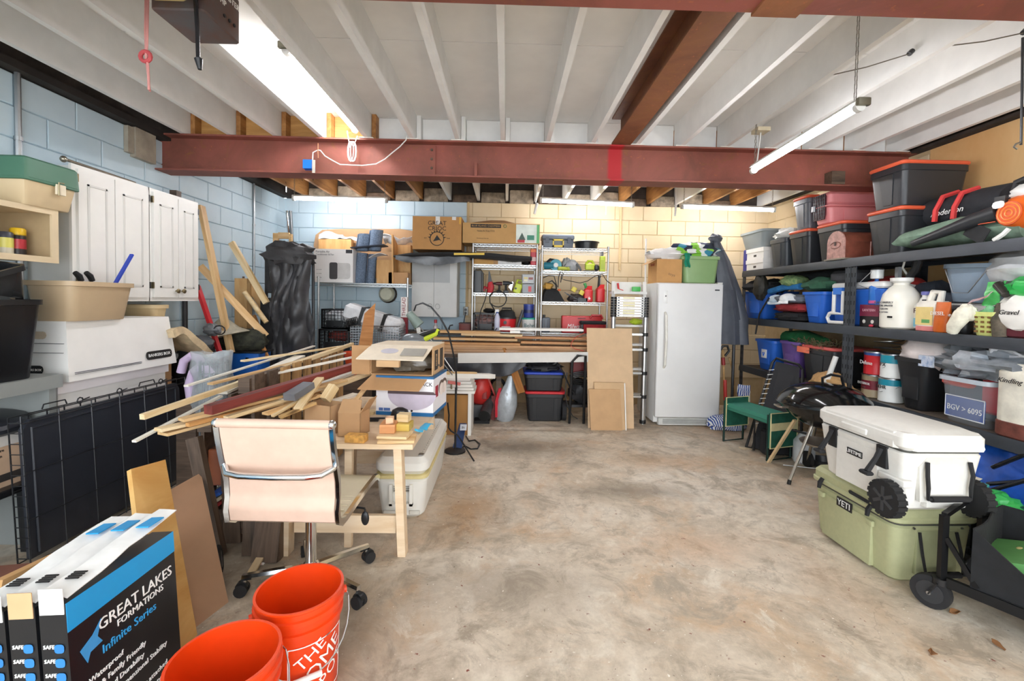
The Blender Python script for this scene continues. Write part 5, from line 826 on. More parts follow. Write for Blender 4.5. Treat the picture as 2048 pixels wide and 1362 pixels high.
part(t, 'printed_band', MB().box(X0+.10, X0+.48, Y2-.032, Y2-.03, Z1-.06, Z1-.015), INK); TXT(t, 'BLUE ISLAND CASHMERE', .032, (X0+.29, Y2-.034, Z1-.038), card('#c49a63')); TXT(t, 'Noble Fir Tree 7.5 ft', .026, (X0+.29, Y2-.032, Z1-.10), INK); TXT(t, 'Christmas tree set', .02, (X0+.25, Y2-.032, A1+.06), INK); part(t, 'green_ring', MB().tube(arc((X0+.53, Y2-.031, Z1-.035), .018, 0, 2*PI, 12), .004, 4), mat('#3a6b45', .6))
t2 = part(t, 'picture_label', MB().box(X1-.30, X1-.005, Y2-.034, Y2-.03, A1+.01, Z1-.01), mat('#dfe9e0', .4)); part(t2, 'printed_tree', MB().prism([(X1-.27, A1+.05), (X1-.18, A1+.05), (X1-.225, A1+.14)], 'xz', Y2-.036, Y2-.034), mat('#4a5f55', .5)); part(t2, 'printed_tag', MB().box(X1-.28, X1-.19, Y2-.0365, Y2-.034, A1+.015, A1+.05), mat('#b9303a', .5)); part(t2, 'printed_scene', MB().box(X1-.16, X1-.07, Y2-.036, Y2-.034, A1+.05, A1+.11), mat('#3e8a72', .5)); part(t2, 'printed_border', MB().box(X1-.04, X1-.006, Y2-.036, Y2-.034, A1+.01, Z1-.01), mat('#5fb06e', .5))
# second level
bx('small_carton', 'flat tan carton under the long black cover', (946, 511, 987, 527), Y2+.04, .3, card('#c99a5c'), A2); bx('small_carton', 'narrow brown carton beside the flat tan carton', (987, 512, 996, 527), Y2+.04, .2, CARD2, A2)
t = T('white_carton', 'long white carton with black lettering on the tool shelf', 'box', (0, 0, 0)); X0, X1, Z0, Z1 = RC(996, 511, 1043, 528, Y2+.03); part(t, 'box_body', MB().box(X0, X1, Y2+.03, Y2+.3, A2, Z1), mat('#e6e4e2', .5)); TXT(t, 'SHOP VACUUM', .035, ((X0+X1)/2-.02, Y2+.029, A2+.075), INK); TXT(t, 'TOOL', .03, ((X0+X1)/2, Y2+.029, A2+.035), INK)
q = P(1053, 520, Y2+.05); one('black_ball', 'round black air bag ball beside the white carton', 'ball', MB().blob((q.x, q.y+.08, A2+.062), (.075, .07, .06), 2, .06), plastic('#1b1b1d', .15)); t = T('red_bottle_pack', 'tall red and white bottle pack at the end of the tool shelf', 'bottle', (0, 0, 0)); X0, X1, Z0, Z1 = RC(1061, 498, 1073, 528, Y2+.02); part(t, 'pack_body', MB().rbox(X0, X1, Y2+.02, Y2+.09, A2, Z1, .012, .004), plastic('#c23440')); part(t, 'label_band', MB().rbox(X0-.001, X1+.001, Y2+.019, Y2+.091, A2+.05, A2+.10, .012, .001), mat('#e8c9c4', .5)); part(t, 'top_band', MB().rbox(X0-.001, X1+.001, Y2+.019, Y2+.091, Z1-.04, Z1-.005, .012, .001), mat('#e0794a', .5))
# third level, left unit
t = T('black_case', 'upright black plastic case on the third shelf', 'case', (0, 0, 0)); X0, X1, Z0, Z1 = RC(947, 541, 964, 584, Y2+.03); part(t, 'case_body', MB().rbox(X0, X1, Y2+.03, Y2+.3, A3, Z1, .012, .005), plastic('#2a2b2d')); part(t, 'handle', MB().tube([(X0+.02, Y2+.1, Z1), (X0+.02, Y2+.1, Z1+.02), (X1-.02, Y2+.1, Z1+.02), (X1-.02, Y2+.1, Z1)], .008, 6), BLACK); part(t, 'edge_trim', MB().box(X1, X1+.012, Y2+.05, Y2+.28, A3+.01, Z1-.02), BLACK)
def drill(label, px, py, Y, z, c1, c2, s=1., flip=1):
    q = P(px, py, Y); t = T('power_drill', label, 'power tool', (q.x, Y, z), 0 if flip > 0 else PI); part(t, 'battery', MB().rbox(-.04*s, .04*s, -.03*s, .03*s, 0, .04*s, .008, .004), BLACK); part(t, 'grip', MB().tube([(0, 0, .035*s), (.005*s, 0, .10*s), (.0, 0, .14*s)], [.02*s, .017*s, .022*s], 8), plastic(c2)); part(t, 'motor', MB().cyl((.05*s, 0, .15*s), (-.05*s, 0, .15*s), .032*s, .028*s, 12), plastic(c1)); part(t, 'chuck', MB().cyl((-.05*s, 0, .15*s), (-.10*s, 0, .15*s), .022*s, .012*s, 10), BLACK); return t
t = T('nail_gun', 'red and black nail gun standing nose up on the third shelf', 'power tool', (P(980, 582, Y2+.1).x, Y2+.1, A3)); part(t, 'body', MB().tube([(0, 0, 0), (.01, 0, .08), (0, 0, .14)], [.04, .045, .03], 8), plastic('#c12f38')); part(t, 'nose', MB().loft([[(-.03, -.02, .12), (.03, -.02, .12), (.03, .02, .12), (-.03, .02, .12)], [(-.02, -.015, .28), (-.005, -.015, .27), (-.005, .015, .27), (-.02, .015, .28)]]), plastic('#2b2c2e')); part(t, 'handle', MB().tube([(-.02, 0, .05), (-.07, 0, .07), (-.08, 0, .02)], .02, 8), plastic('#a3262e'))
drill('dark red drill lying on the third shelf by the nail gun', 998, 582, Y2+.12, A3, '#5a2a2a', '#2b2b2c', .8); drill('black impact driver on the third shelf', 1012, 582, Y2+.1, A3, '#2a2c31', '#1c1c1e', .85, -1)
t = T('lime_saw', 'lime green battery saw leaning on the third shelf', 'power tool', (P(1032, 582, Y2+.1).x, Y2+.1, A3)); part(t, 'body', MB().rbox(-.05, .05, -.04, .04, 0, .13, .02, .01), plastic('#c9d838'), (0, 0, 0), (0, .35, 0)); part(t, 'handle', MB().tube([(-.0, 0, .12), (.02, 0, .17), (.07, 0, .165), (.085, 0, .10)], .015, 8), plastic('#b7c62f')); part(t, 'port', MB().cyl((-.005, -.042, .06), (-.005, -.046, .06), .014, n=10), BLACK); part(t, 'blade', MB().prism([(-.06, .03), (-.10, .08), (-.05, .15), (-.035, .14)], 'xz', -.004, .004), STEEL)
for k, (yy, c, lab) in enumerate(((585, '#9a9ea3', 'grey parts organiser with red label, lower one'), (562, '#b9bcc0', 'clear-lidded parts organiser showing bits, upper one'))):
    X0, X1, Z0, Z1 = RC(1044, yy-20, 1070, yy, Y2+.04); t = T('parts_organiser', lab, 'organiser', (0, 0, 0), group='parts organisers'); z0 = A3+.125*k; part(t, 'case_body', MB().rbox(X0, X1, Y2+.04, Y2+.2, z0+.001, z0+.12, .015, .006), plastic(c))
    if k == 0: part(t, 'red_label', MB().box(X0+.08, X0+.12, Y2+.038, Y2+.04, z0+.02, z0+.09), plastic('#c8323c'))
    else: part(t, 'lid_frame', MB().tube([(X0+.01, Y2+.037, z0+.02), (X1-.01, Y2+.037, z0+.02), (X1-.01, Y2+.037, z0+.10), (X0+.01, Y2+.037, z0+.10)], .006, 6, True), mat('#dcdee0', .3)); [part(t, 'bit_row', MB().box(X0+.025, X0+.075, Y2+.038, Y2+.041, z0+.03+.03*i, z0+.05+.03*i), plastic(('#e8e3c2', '#d8c46a')[i])) for i in range(2)]; part(t, 'bit_row', MB().box(X0+.085, X1-.025, Y2+.038, Y2+.041, z0+.05, z0+.08), plastic('#8a4a42'))
# bench level, left unit
t = milk_crate('black slotted crate of cords under the tool shelf', P(969, 640, Y2).x, Y2+.20, ZB, .30, .3, .235, BLACK, 0, .05); one('cord_heap', 'reddish grey cords heaped in the slotted crate', 'cords', MB().blob((P(969, 640, Y2).x, Y2+.2, ZB+.12), (.12, .11, .08), 4, .4, 4), mat('#8d6a66', .7, 0, .5, 20, .4)); one('sander', 'small black sander lying on the slotted crate', 'power tool', MB().blob((P(977, 620, Y2).x, Y2+.15, ZB+.262), (.07, .06, .03), 3, .2), BLACK)
t = T('spray_bottle', 'pale lavender spray bottle beside the shop vacuum', 'bottle', (P(994, 660, Y2).x, Y2+.05, ZB)); part(t, 'bottle_body', MB().lathe([(.036, 0), (.038, .01), (.038, .16), (.03, .20), (.014, .235), (.014, .25)], 14), plastic('#d5d6ea', .3)); part(t, 'trigger_head', MB().box(-.03, .02, -.012, .012, .25, .285).bar((-.02, 0, .255), (-.035, 0, .215), .008), WHITE); part(t, 'collar', MB().cyl((0, 0, .235), (0, 0, .252), .017, n=12), plastic('#2f4f9a'))
t = T('shop_vacuum', 'red and black shop vacuum on the bench', 'vacuum', (P(1013, 660, Y2).x, Y2+.14, ZB)); part(t, 'tank', MB().lathe([(.105, 0), (.115, .01), (.125, .15), (.125, .165)], 24), plastic('#d2222a')); part(t, 'lid', MB().lathe([(.128, .165), (.128, .185), (.115, .20), (.105, .25), (.07, .28), (.02, .285)], 24), plastic('#2a2c2f')); part(t, 'handle', MB().tube([(-.06, 0, .27), (-.06, 0, .30), (.06, 0, .30), (.06, 0, .27)], .010, 6), BLACK); part(t, 'port', MB().cyl((-.02, -.115, .12), (-.02, -.135, .12), .022, n=12), BLACK); part(t, 'label', MB().box(-.065, .05, -.122, -.118, .03, .07), mat('#e6dfe0', .5)); TXT(t, 'SHOP VAC', .024, (-.007, -.1235, .05), mat('#8a2630', .5)); part(t, 'latch', MB().box(-.15, -.12, -.03, .03, .15, .22), BLACK)
one('vacuum_wand', 'dark grey vacuum wand leaning beside the shop vacuum', 'wand', MB().cyl((P(1033, 660, Y2).x, Y2+.06, ZB), P(1046, 620, Y2+.08), .022, .018, 10), plastic('#4b4e54'))
t = T('paint_bucket', 'white bucket with green script label on the bench', 'bucket', (P(1058, 660, Y2).x, Y2+.1, ZB)); part(t, 'bucket_body', MB().lathe([(.075, 0), (.08, .005), (.092, .15), (.096, .155), (.096, .165), (.09, .165)], 22), WHITE); part(t, 'lid', MB().lathe([(.1, .163), (.1, .18), (.09, .185)], 22), plastic('#2fa08c')); TXT(t, 'Behr', .07, (0, -.089, .085), mat('#2c5f63', .5), (PI/2-.06, 0, 0)); c_ = T('blue_canister', 'dark blue canister standing on the white paint bucket', 'canister', (P(1058, 640, Y2).x, Y2+.1, ZB+.186)); part(c_, 'can_body', MB().lathe([(.066, 0), (.068, .005), (.068, .16), (.06, .17)], 20), plastic('#2c3f8e')); part(c_, 'label_band', MB().lathe([(.069, .06), (.069, .10)], 20, caps=False), plastic('#1b2350')); part(c_, 'rim', MB().lathe([(.07, .155), (.07, .172), (.05, .173)], 20), plastic('#3c50a8'))
# cords of the left unit
one('black_cable', 'black cord looping down from the nail gun over the slotted crate', 'cord', MB().tube([P(x, y, Y2-.03) for x, y in ((974, 585), (970, 600), (962, 620), (957, 645), (958, 660), (968, 669), (985, 668), (994, 656))], .006, 6), BLACK); one('black_cable', 'black cord coiled in a ring below the third shelf', 'cord', MB().tube([P(x, y, Y2-.04) for x, y in ((990, 622), (980, 605), (979, 592), (985, 585))]+[P(996+17*math.cos(a), 598+16*math.sin(a), Y2-.05) for a in [PI+.3+1.7*PI*i/16 for i in range(17)]], .007, 6), BLACK)
# right unit
t = T('tool_box', 'grey plastic toolbox with a yellow handle', 'toolbox', (0, 0, 0)); X0, X1, Z0, Z1 = RC(1085, 469, 1148, 494, Y2+.02); part(t, 'base', MB().rbox(X0, X1, Y2+.02, Y2+.26, B1, B1+.10, .02, .006, .01, .01), plastic('#5d6672')); part(t, 'lid', MB().rbox(X0-.008, X1+.008, Y2+.012, Y2+.268, B1+.102, Z1, .025, .015), plastic('#666f7c')); part(t, 'handle', MB().box(X0+.13, X0+.145, Y2-.005, Y2+.02, B1+.005, B1+.10).box(X0+.255, X0+.27, Y2-.005, Y2+.02, B1+.005, B1+.10).box(X0+.13, X0+.27, Y2-.005, Y2+.02, B1+.085, B1+.105).box(X0+.13, X0+.27, Y2-.005, Y2+.02, B1+.005, B1+.03), plastic('#ddc04a'))
for x in (X0+.06, X1-.06): part(t, 'latch', MB().box(x-.022, x+.022, Y2+.004, Y2+.02, B1+.06, B1+.13), plastic('#4a515b'))
t = T('oil_pan', 'round black oil drain pan on the tool shelving', 'pan', (P(1178, 494, Y2).x, Y2+.2, B1)); part(t, 'pan_body', MB().lathe([(.13, 0), (.14, .008), (.155, .085), (.17, .09), (.17, .1), (.15, .1), (.12, .012)], 26), plastic('#1d1e20', .3)); part(t, 'pale_contents', MB().lathe([(.0, .085), (.148, .085), (.146, .10), (.09, .115), (.0, .118)], 22), cloth('#ded9d0'))
t = T('circular_saw', 'teal circular saw lying on the shelf', 'power tool', (P(1105, 542, Y2).x, Y2+.12, B2)); part(t, 'motor', MB().cyl((-.09, .02, .07), (.03, -.02, .07), .05, .045, 12), plastic('#2f8296')); part(t, 'guard', MB().lathe([(.075, -.02), (.08, .0), (.075, .02)], 18, M=Matrix.Translation((.05, -.02, .075)) @ Matrix.Rotation(PI/2, 4, 'X')), plastic('#3d9aac')); part(t, 'handle', MB().tube([(-.06, 0, .11), (-.02, 0, .15), (.05, 0, .14), (.09, 0, .08)], .018, 8), BLACK); part(t, 'base_plate', MB().box(-.1, .13, -.06, .08, 0, .008), STEEL); part(t, 'badge', MB().cyl((.05, -.045, .075), (.05, -.05, .075), .03, n=14), WHITE); part(t, 'cord', MB().tube([(.1, -.02, .05), (.13, -.07, .0), (.12, -.1, -.06), (.11, -.1, -.15)], .006, 6), BLACK)
t = T('grey_tool_pouch', 'grey canvas tool pouch heaped on the shelf', 'pouch', (P(1145, 542, Y2).x, Y2+.14, B2)); part(t, 'pouch_body', MB().blob((0, 0, .06), (.09, .09, .085), 4, .35, 3, zmin=.0), cloth('#9a9c9e')); part(t, 'pouch_flap', MB().blob((-.06, .02, .09), (.05, .05, .08), 6, .35, 3), cloth('#b4b5b3')); part(t, 'strap', MB().tube([(.06, -.08, .10), (.1, -.08, .05), (.12, -.06, .01)], .014, 6), cloth('#6f7274'))
t = T('lime_jigsaw', 'lime green jigsaw on the shelf beside the grey pouch', 'power tool', (P(1182, 542, Y2).x, Y2+.1, B2)); part(t, 'body', MB().rbox(-.06, .06, -.035, .035, .02, .10, .02, .012), plastic('#c3d63a')); part(t, 'handle', MB().tube([(-.05, 0, .09), (-.02, 0, .135), (.03, 0, .135), (.06, 0, .08)], .017, 8), plastic('#b4c733')); part(t, 'shoe', MB().box(-.08, .09, -.04, .04, 0, .012), DARK); part(t, 'nose', MB().blob((.09, -.01, .05), (.035, .03, .04), 2, .1), DARK)
t = T('lime_caulk_gun', 'upright lime green battery tool at the end of the shelf', 'power tool', (P(1207, 542, Y2).x, Y2+.08, B2)); part(t, 'body', MB().rbox(-.035, .035, -.03, .03, 0, .2, .012, .008), plastic('#c6d943')); part(t, 'barrel', MB().cyl((0, 0, .2), (0, 0, .27), .012, n=10), mat('#77797b', .4, .6)); part(t, 'battery', MB().box(-.03, .03, -.032, .0, .03, .15), plastic('#aebf35'))
one('lime_grinder', 'small lime and grey grinder between saw and pouch', 'power tool', MB().cyl((-.06, 0, .03), (.06, .02, .035), .028, .022, 10).blob((.08, .02, .04), (.03, .03, .035), 1, .1), plastic('#b9c24c'), (P(1126, 542, Y2).x, Y2+.06, B2))
t = T('tool_tote', 'open black canvas tool tote on the third shelf', 'bag', (P(1110, 604, Y2).x, Y2+.18, B3)); part(t, 'tote_body', MB().loft([[(-.15, -.13, 0), (.13, -.13, 0), (.13, .12, 0), (-.15, .12, 0)], [(-.13, -.10, .10), (.06, -.08, .13), (.06, .1, .13), (-.13, .1, .15)], [(-.10, -.06, .15), (.02, -.04, .17), (.02, .06, .17), (-.10, .06, .19)]]), cloth('#2a2b2d')); part(t, 'handle', MB().tube([(-.08, -.05, .16), (-.09, -.05, .24), (-.03, -.05, .27), (.02, -.05, .22), (.03, -.05, .16)], .010, 6), BLACK); part(t, 'tan_tools', MB().blob((-.08, -.05, .2), (.06, .05, .04), 5, .3), plastic('#c99a4a')); part(t, 'orange_tag', MB().blob((.06, -.1, .15), (.022, .012, .015), 0, 0), plastic('#d8642a'))
t = T('clamp_pile', 'pile of black clamps with yellow pads on the third shelf', 'clamps', (P(1152, 604, Y2).x, Y2+.12, B3)); [part(t, 'clamp_bar', MB().bar((-.14+.03*i, -.05+.02*i, .12-.025*i), (.10+.012*i, -.08+.03*i, -.005+.012*i), .018, .01), BLACK) for i in range(5)]; [part(t, 'yellow_pad', MB().rbox(-.03, .03, -.02, .02, -.03, .03, .004, .002), plastic('#e2cf45'), (x, -.05, z), (0, .5, 0)) for x, z in ((-.02, .16), (.08, .12))]; part(t, 'clamp_jaw', MB().blob((.02, 0, .05), (.1, .07, .05), 7, .35), mat('#3a3335', .5)); part(t, 'clamp_jaw', MB().box(.03, .15, -.09, .02, 0, .05), DARK)
for k, (px, w_, lab) in enumerate(((1178, .115, 'red plastic fuel can with a green spout'), (1203, .105, 'red plastic fuel can with a black spout'))):
    t = T('fuel_can', lab, 'fuel can', (P(px, 604, Y2).x, Y2+.10, B3), 0, 'red fuel cans'); h = .16+.02*k
    part(t, 'can_body', MB().rbox(-w_/2, w_/2, -.07, .07, 0, h, .025, .012), plastic('#d8262a')); part(t, 'shoulder', MB().loft([[(-w_/2+.012, -.05, h), (w_/2-.012, -.05, h), (w_/2-.012, .05, h), (-w_/2+.012, .05, h)], [(.0, -.025, h+.05), (.05, -.025, h+.05), (.05, .025, h+.05), (.0, .025, h+.05)]]), plastic('#d8262a')); part(t, 'spout', MB().cyl((-.02, 0, h+.015), (-.035+.02*k, 0, h+.07+.08*k), .018, .014, 10), plastic('#2f9a4a') if k == 0 else BLACK); part(t, 'cap', MB().cyl((-.035+.02*k, 0, h+.06+.08*k), (-.045+.03*k, 0, h+.085+.08*k), .02, n=10), plastic('#36a552') if k == 0 else BLACK)
    if k == 0: part(t, 'printed_flame', MB().prism([(.0, .03), (.02, .035), (.025, .06), (.012, .05), (.008, .075), (-.006, .05)], 'xz', -.0715, -.07), INKW)
one('tool_cable', 'thin black cord trailing between the two lower tool shelves', 'cord', MB().tube([P(x, y, Y2-.03) for x, y in ((1127, 546), (1124, 558), (1130, 560), (1140, 562), (1160, 566), (1175, 562), (1190, 552), (1205, 548), (1212, 560), (1222, 568))], .005, 5).tube([P(x, y, Y2-.02) for x, y in ((1086, 556), (1097, 551), (1108, 552), (1113, 570), (1116, 575), (1117, 555), (1121, 543))], .006, 5), BLACK)
t = T('grey_jerrycan', 'slate grey can at the bench end of the second tool unit', 'can', (P(1089, 660, Y2).x+.02, Y2+.12, ZB)); part(t, 'can_body', MB().rbox(-.055, .055, -.09, .09, 0, .19, .015, .01), plastic('#555d68')); part(t, 'cap', MB().cyl((-.02, 0, .19), (-.02, 0, .225), .018, n=10), DARK); [part(t, 'groove', MB().box(x-.004, x+.004, -.092, -.09, .02, .17), DARK) for x in (-.02, .02)]
t = T('red_tool_case', 'big red tool case with white script on the bench', 'case', (0, 0, 0)); X0, X1, Z0, Z1 = RC(1124, 632, 1205, 666, Y2-.03); part(t, 'case_body', MB().rbox(X0, X1, Y2-.02, Y2+.1, ZB, Z1, .015, .01), plastic('#c7282b')); TXT(t, 'Milwaukee', .085, ((X0+X1)/2-.05, Y2-.022, ZB+.085), INKW, (PI/2, 0, 0), .8, .3); part(t, 'handle', MB().tube([(X1-.16, Y2-.03, Z1-.03), (X1-.14, Y2-.035, Z1+.01), (X1-.02, Y2-.035, Z1+.01), (X1, Y2-.03, Z1-.03)], .014, 8), plastic('#b32226')); part(t, 'label_bar', MB().box(X0+.20, X0+.30, Y2-.0215, Y2-.02, Z1-.04, Z1-.025), mat('#7d1c20', .5))
t = T('black_tool_bag', 'black and red tool bag in front of the red tool case', 'bag', (0, 0, 0)); X0, X1, Z0, Z1 = RC(1162, 644, 1211, 670, Y2-.14); part(t, 'bag_body', MB().rbox(X0, X1, Y2-.16, Y2-.04, ZB+.01, Z1-.02, .02, .015), cloth('#a32a2e')); part(t, 'bag_top', MB().rbox(X0-.01, X1+.01, Y2-.17, Y2-.03, Z1-.03, Z1+.01, .025, .012), cloth('#222224')); part(t, 'end_panel', MB().rbox(X0-.005, X0+.03, Y2-.165, Y2-.035, ZB+.012, Z1-.03, .01, .005), BLACK)
# ------------------------------------------------------------------ bench and stacked boards
YS = 5.26
t = T('work_bench', 'dark bench carrying the stacked boards along the back wall', 'bench', (0, 0, 0)); part(t, 'bench_top', MB().box(-.95, 1.13, 5.24, 5.60, .76, .80), OLD)
for x in (-.9, -.1, 1.05): part(t, 'leg', MB().box(x, x+.06, 5.28, 5.34, 0, .76), OLD); part(t, 'leg', MB().box(x, x+.06, 5.5, 5.56, 0, .76), OLD)
part(t, 'dark_tarp', MB().sheet(lambda u, v: drape((-.75+1.0*u, 5.22-.02*math.sin(9*u), .76-.28*v*(.6+.4*math.sin(4*u))), 5, .04, 6), 22, 8, .006), mat('#34353a', .4, 0, .4, 8, .4))
bd = [(.80, 866, 1172, 705, 'lowest brown board of the stack on the bench', '#c0a48c'), (.80, 866, 1180, 700, 'second brown board of the stack on the bench', '#cdab8c'), (0, 862, 1180, 693, 'third pale board of the stack on the bench', '#d0ab84'), (0, 868, 1182, 687, 'fourth orange board of the stack on the bench', '#d8a878'), (0, 880, 1041, 681, 'knotty orange board in the near half of the stack', '#d79c5e'), (0, 1042, 1182, 680, 'orange board in the far half of the stack', '#c88d57'), (0, 866, 1035, 675, 'pale board with a dark split in the stack', '#e0b882'), (0, 1030, 1185, 674, 'reddish board near the top of the stack', '#bb7a4b'), (0, 922, 1045, 671, 'short cream board on top of the stack', '#ecd3a4'), (0, 866, 1000, 669, 'long pale board on top of the stack', '#dcb27a')]
for k, (z, x0, x1, y, lab, c) in enumerate(bd):
    zz = .812+.0275*k; off = .012*((k*7) % 5); X0, X1 = P(x0, y, YS).x, P(x1, y, YS).x
    stick('stacked_board', lab, (X0, YS+.09+off, zz), (X1, YS+.085+off, zz-.004*(k > 4)), .16, .026, wood(c, '#b98c5e'), 'board', 'boards stacked on the bench')
one('white_shelf_board', 'long white board with a rounded end on top of the stack', 'board', MB().box(P(998, 664, YS).x, P(1168, 664, YS).x, YS+.02, YS+.2, 1.091, 1.115), TRIMW); one('white_shelf_bracket', 'short white trim stub under the long white board', 'trim', MB().box(P(1020, 668, YS).x, P(1040, 668, YS).x, YS-.02, YS+.02, 1.06, 1.088), TRIMW)
a, b = P(916, 716, 5.12), P(1176, 714, 5.12); stick('white_trim_board', 'wide white trim board hung across the front of the bench', a, b, .02, .115, mat('#d9d6d0', .5, 0, .05, 6)); t = T('trim_hanger', 'short strap holding the wide white trim board', 'strap', (0, 0, 0)); part(t, 'strap', MB().bar((.45, 5.13, .80), (.45, 5.13, a.z), .02, .004).bar((.45, 5.13, .80), (.45, 5.26, .80), .02, .004), GALV)
stick('slanted_board', 'orange-brown board slanting down behind the silver bag', P(1043, 786, 5.18), P(1012, 695, 5.34), .11, .02, CEDAR); one('red_wire', 'thin red wire dangling off the board stack', 'wire', MB().tube([P(x, y, 5.2) for x, y in ((1168, 666), (1152, 674), (1143, 685), (1142, 692), (1150, 698), (1168, 702))], .004, 5), plastic('#c2402c'))
# ------------------------------------------------------------------ under and before the bench
def lidbin(label, cx, y, z0, w_, d_, h_, m, lm, rz=0., lidh=.03, group=None, name='storage_bin', ribs=3, over=.012, inset=.03, ribf=True):
    t = T(name, label, 'bin', (cx, y, z0), rz, group); part(t, 'bin_body', MB().rbox(-w_/2, w_/2, -d_/2, d_/2, 0, h_-lidh, .035, .012, inset, inset*.8, 3), m)
    part(t, 'rim', MB().rbox(-w_/2-.006, w_/2+.006, -d_/2-.006, d_/2+.006, h_-lidh-.045, h_-lidh, .038, .004, 0, 0, 3), m)
    if lm: part(t, 'lid', MB().rbox(-w_/2-over, w_/2+over, -d_/2-over, d_/2+over, h_-lidh, h_, .04, .008, 0, 0, 3), lm)
    if ribf:
        for s_ in (-1, 1): part(t, 'corner_rib', MB().loft([[(s_*(w_/2-.10)-.02, -d_/2+inset*.8*q-.006, z), (s_*(w_/2-.10)+.02, -d_/2+inset*.8*q-.006, z), (s_*(w_/2-.10)+.02, -d_/2+inset*.8*q+.01, z), (s_*(w_/2-.10)-.02, -d_/2+inset*.8*q+.01, z)] for z, q in ((.02, .93), (h_-lidh-.05, .1))]), m)
    return t
BINB = plastic('#222326', .45)
X0, X1, Z0, Z1 = RC(1050, 784, 1131, 846, 5.25); lidbin('black storage bin with a red lid on the floor under the bench', (X0+X1)/2, 5.47, 0, X1-X0-.03, .40, Z1, BINB, plastic('#cf3038'), over=.018); X2, X3, Z2, Z3 = RC(1048, 745, 1130, 786, 5.25); lidbin('black storage bin with a blue lid stacked on the red-lidded bin', (X2+X3)/2, 5.47, Z1, X3-X2-.03, .40, Z3-Z1, BINB, plastic('#2848b8'), over=.018, inset=.02)
t = T('hose_reel_heap', 'heap of black hose and tripod parts on the blue-lidded bin', 'hose', ((X2+X3)/2, 5.42, Z3)); part(t, 'hose_coil', MB().blob((0, 0, .045), (.19, .1, .06), 5, .4, 4, zmin=.001), mat('#242427', .6, 0, .3, 14, .4)); [part(t, 'tripod_leg', MB().bar((-.15+.06*i, -.05, .02+.02*(i % 2)), (.05+.05*i, -.06, .10-.02*(i % 2)), .014), DARK) for i in range(4)]
t = T('pressure_washer', 'red and black pressure washer half hidden by the cardboard', 'machine', (0, 0, 0)); X0, X1, Z0, Z1 = RC(1135, 702, 1185, 842, 5.3); part(t, 'frame', MB().tube([(X0+.02, 5.22, .0), (X0+.02, 5.09, Z1-.10), (X0+.08, 5.08, Z1-.03), (X0+.17, 5.08, Z1-.03), (X0+.19, 5.22, .0)], .016, 8), BLACK); part(t, 'red_cover', MB().rbox(X0+.05, X1, 5.36, 5.5, .55, .72, .02, .01), mat('#7c2426', .5)); part(t, 'engine', MB().blob(((X0+X1)/2+.05, 5.45, .33), (.15, .1, .14), 3, .3), mat('#36373a', .5, .3)); part(t, 'deck', MB().box(X0, X1, 5.32, 5.56, .17, .20), DARK); part(t, 'wheel', MB().cyl((X0-.06, 5.36, .12), (X0-.01, 5.36, .12), .12, n=18), RUBBER)
for k in range(4): part(t, 'hose_loop', MB().tube([((X0+X1)/2+.04+(.15+.006*k)*math.cos(a), 5.3-.008*k, .50+.02*k+.05*math.sin(a)) for a in [2*PI*i/14 for i in range(14)]], .008, 6, True), BLACK)
part(t, 'spray_lance', MB().tube([P(x, y, 5.2) for x, y in ((1113, 723), (1125, 742), (1133, 760), (1140, 775), (1150, 790))], .009, 6), BLACK); part(t, 'power_cord', MB().tube([P(x, y, 5.2) for x, y in ((1134, 745), (1130, 790), (1136, 815), (1145, 832), (1155, 838))], .006, 5), BLACK)
t = T('leaf_blower', 'red backpack blower with a grey tube under the bench', 'blower', (P(958, 842, 5.3).x, 5.42, 0)); part(t, 'housing', MB().blob((0, -.02, .36), (.13, .12, .19), 3, .18, 2), plastic('#c5312c')); part(t, 'vent_panel', MB().rbox(.02, .09, -.13, -.1, .26, .36, .01, .004), plastic('#8f221f')); part(t, 'red_strap', MB().bar((.1, -.08, .5), (.22, -.05, .2), .03, .02), plastic('#b02a26')); part(t, 'base', MB().rbox(-.14, .06, -.1, .12, 0, .18, .03, .01), mat('#5b5d5f', .5)); tb = part(t, 'blower_tube', MB().cyl((.10, -.10, .16), (.07, -.30, .10), .062, .07, 16, caps=False).cyl((.10, -.10, .16), (.16, .06, .26), .062, .05, 16), mat('#4a4b4d', .5)); part(tb, 'tube_mouth', MB().cyl((.0705, -.297, .101), (.071, -.292, .102), .066, n=16), mat('#151515', .8)); part(t, 'foot', MB().box(-.05, .13, -.26, -.1, 0, .035), RUBBER)
t = T('silver_bag', 'silver and red plastic sack standing on the floor', 'sack', (P(1013, 843, 5.22).x, 5.30, 0)); part(t, 'sack_body', MB().loft([[(w_*math.cos(a)+sx_, d_*math.sin(a), z) for a in [2*PI*i/16 for i in range(16)]] for z, w_, d_, sx_ in ((0, .07, .05, -.02), (.02, .10, .06, -.02), (.18, .125, .07, 0), (.32, .11, .06, .01), (.44, .06, .03, .03), (.53, .045, .012, .05), (.545, .045, .008, .05))]), mat('#b3bac0', .3, .25, .15, 14, .5)); part(t, 'red_side', MB().loft([[(w_+sx_, -d_, z), (w_+sx_+.035, -d_*.6, z), (w_+sx_+.03, d_*.4, z), (w_+sx_, d_*.4, z)] for z, w_, d_, sx_ in ((.05, -.135, .04, -.0), (.25, -.14, .05, 0), (.40, -.10, .04, 0))]), plastic('#c9283a')); part(t, 'grommet', MB().cyl((.0, -.075, .33), (.0, -.055, .33), .014, n=10), STEEL)
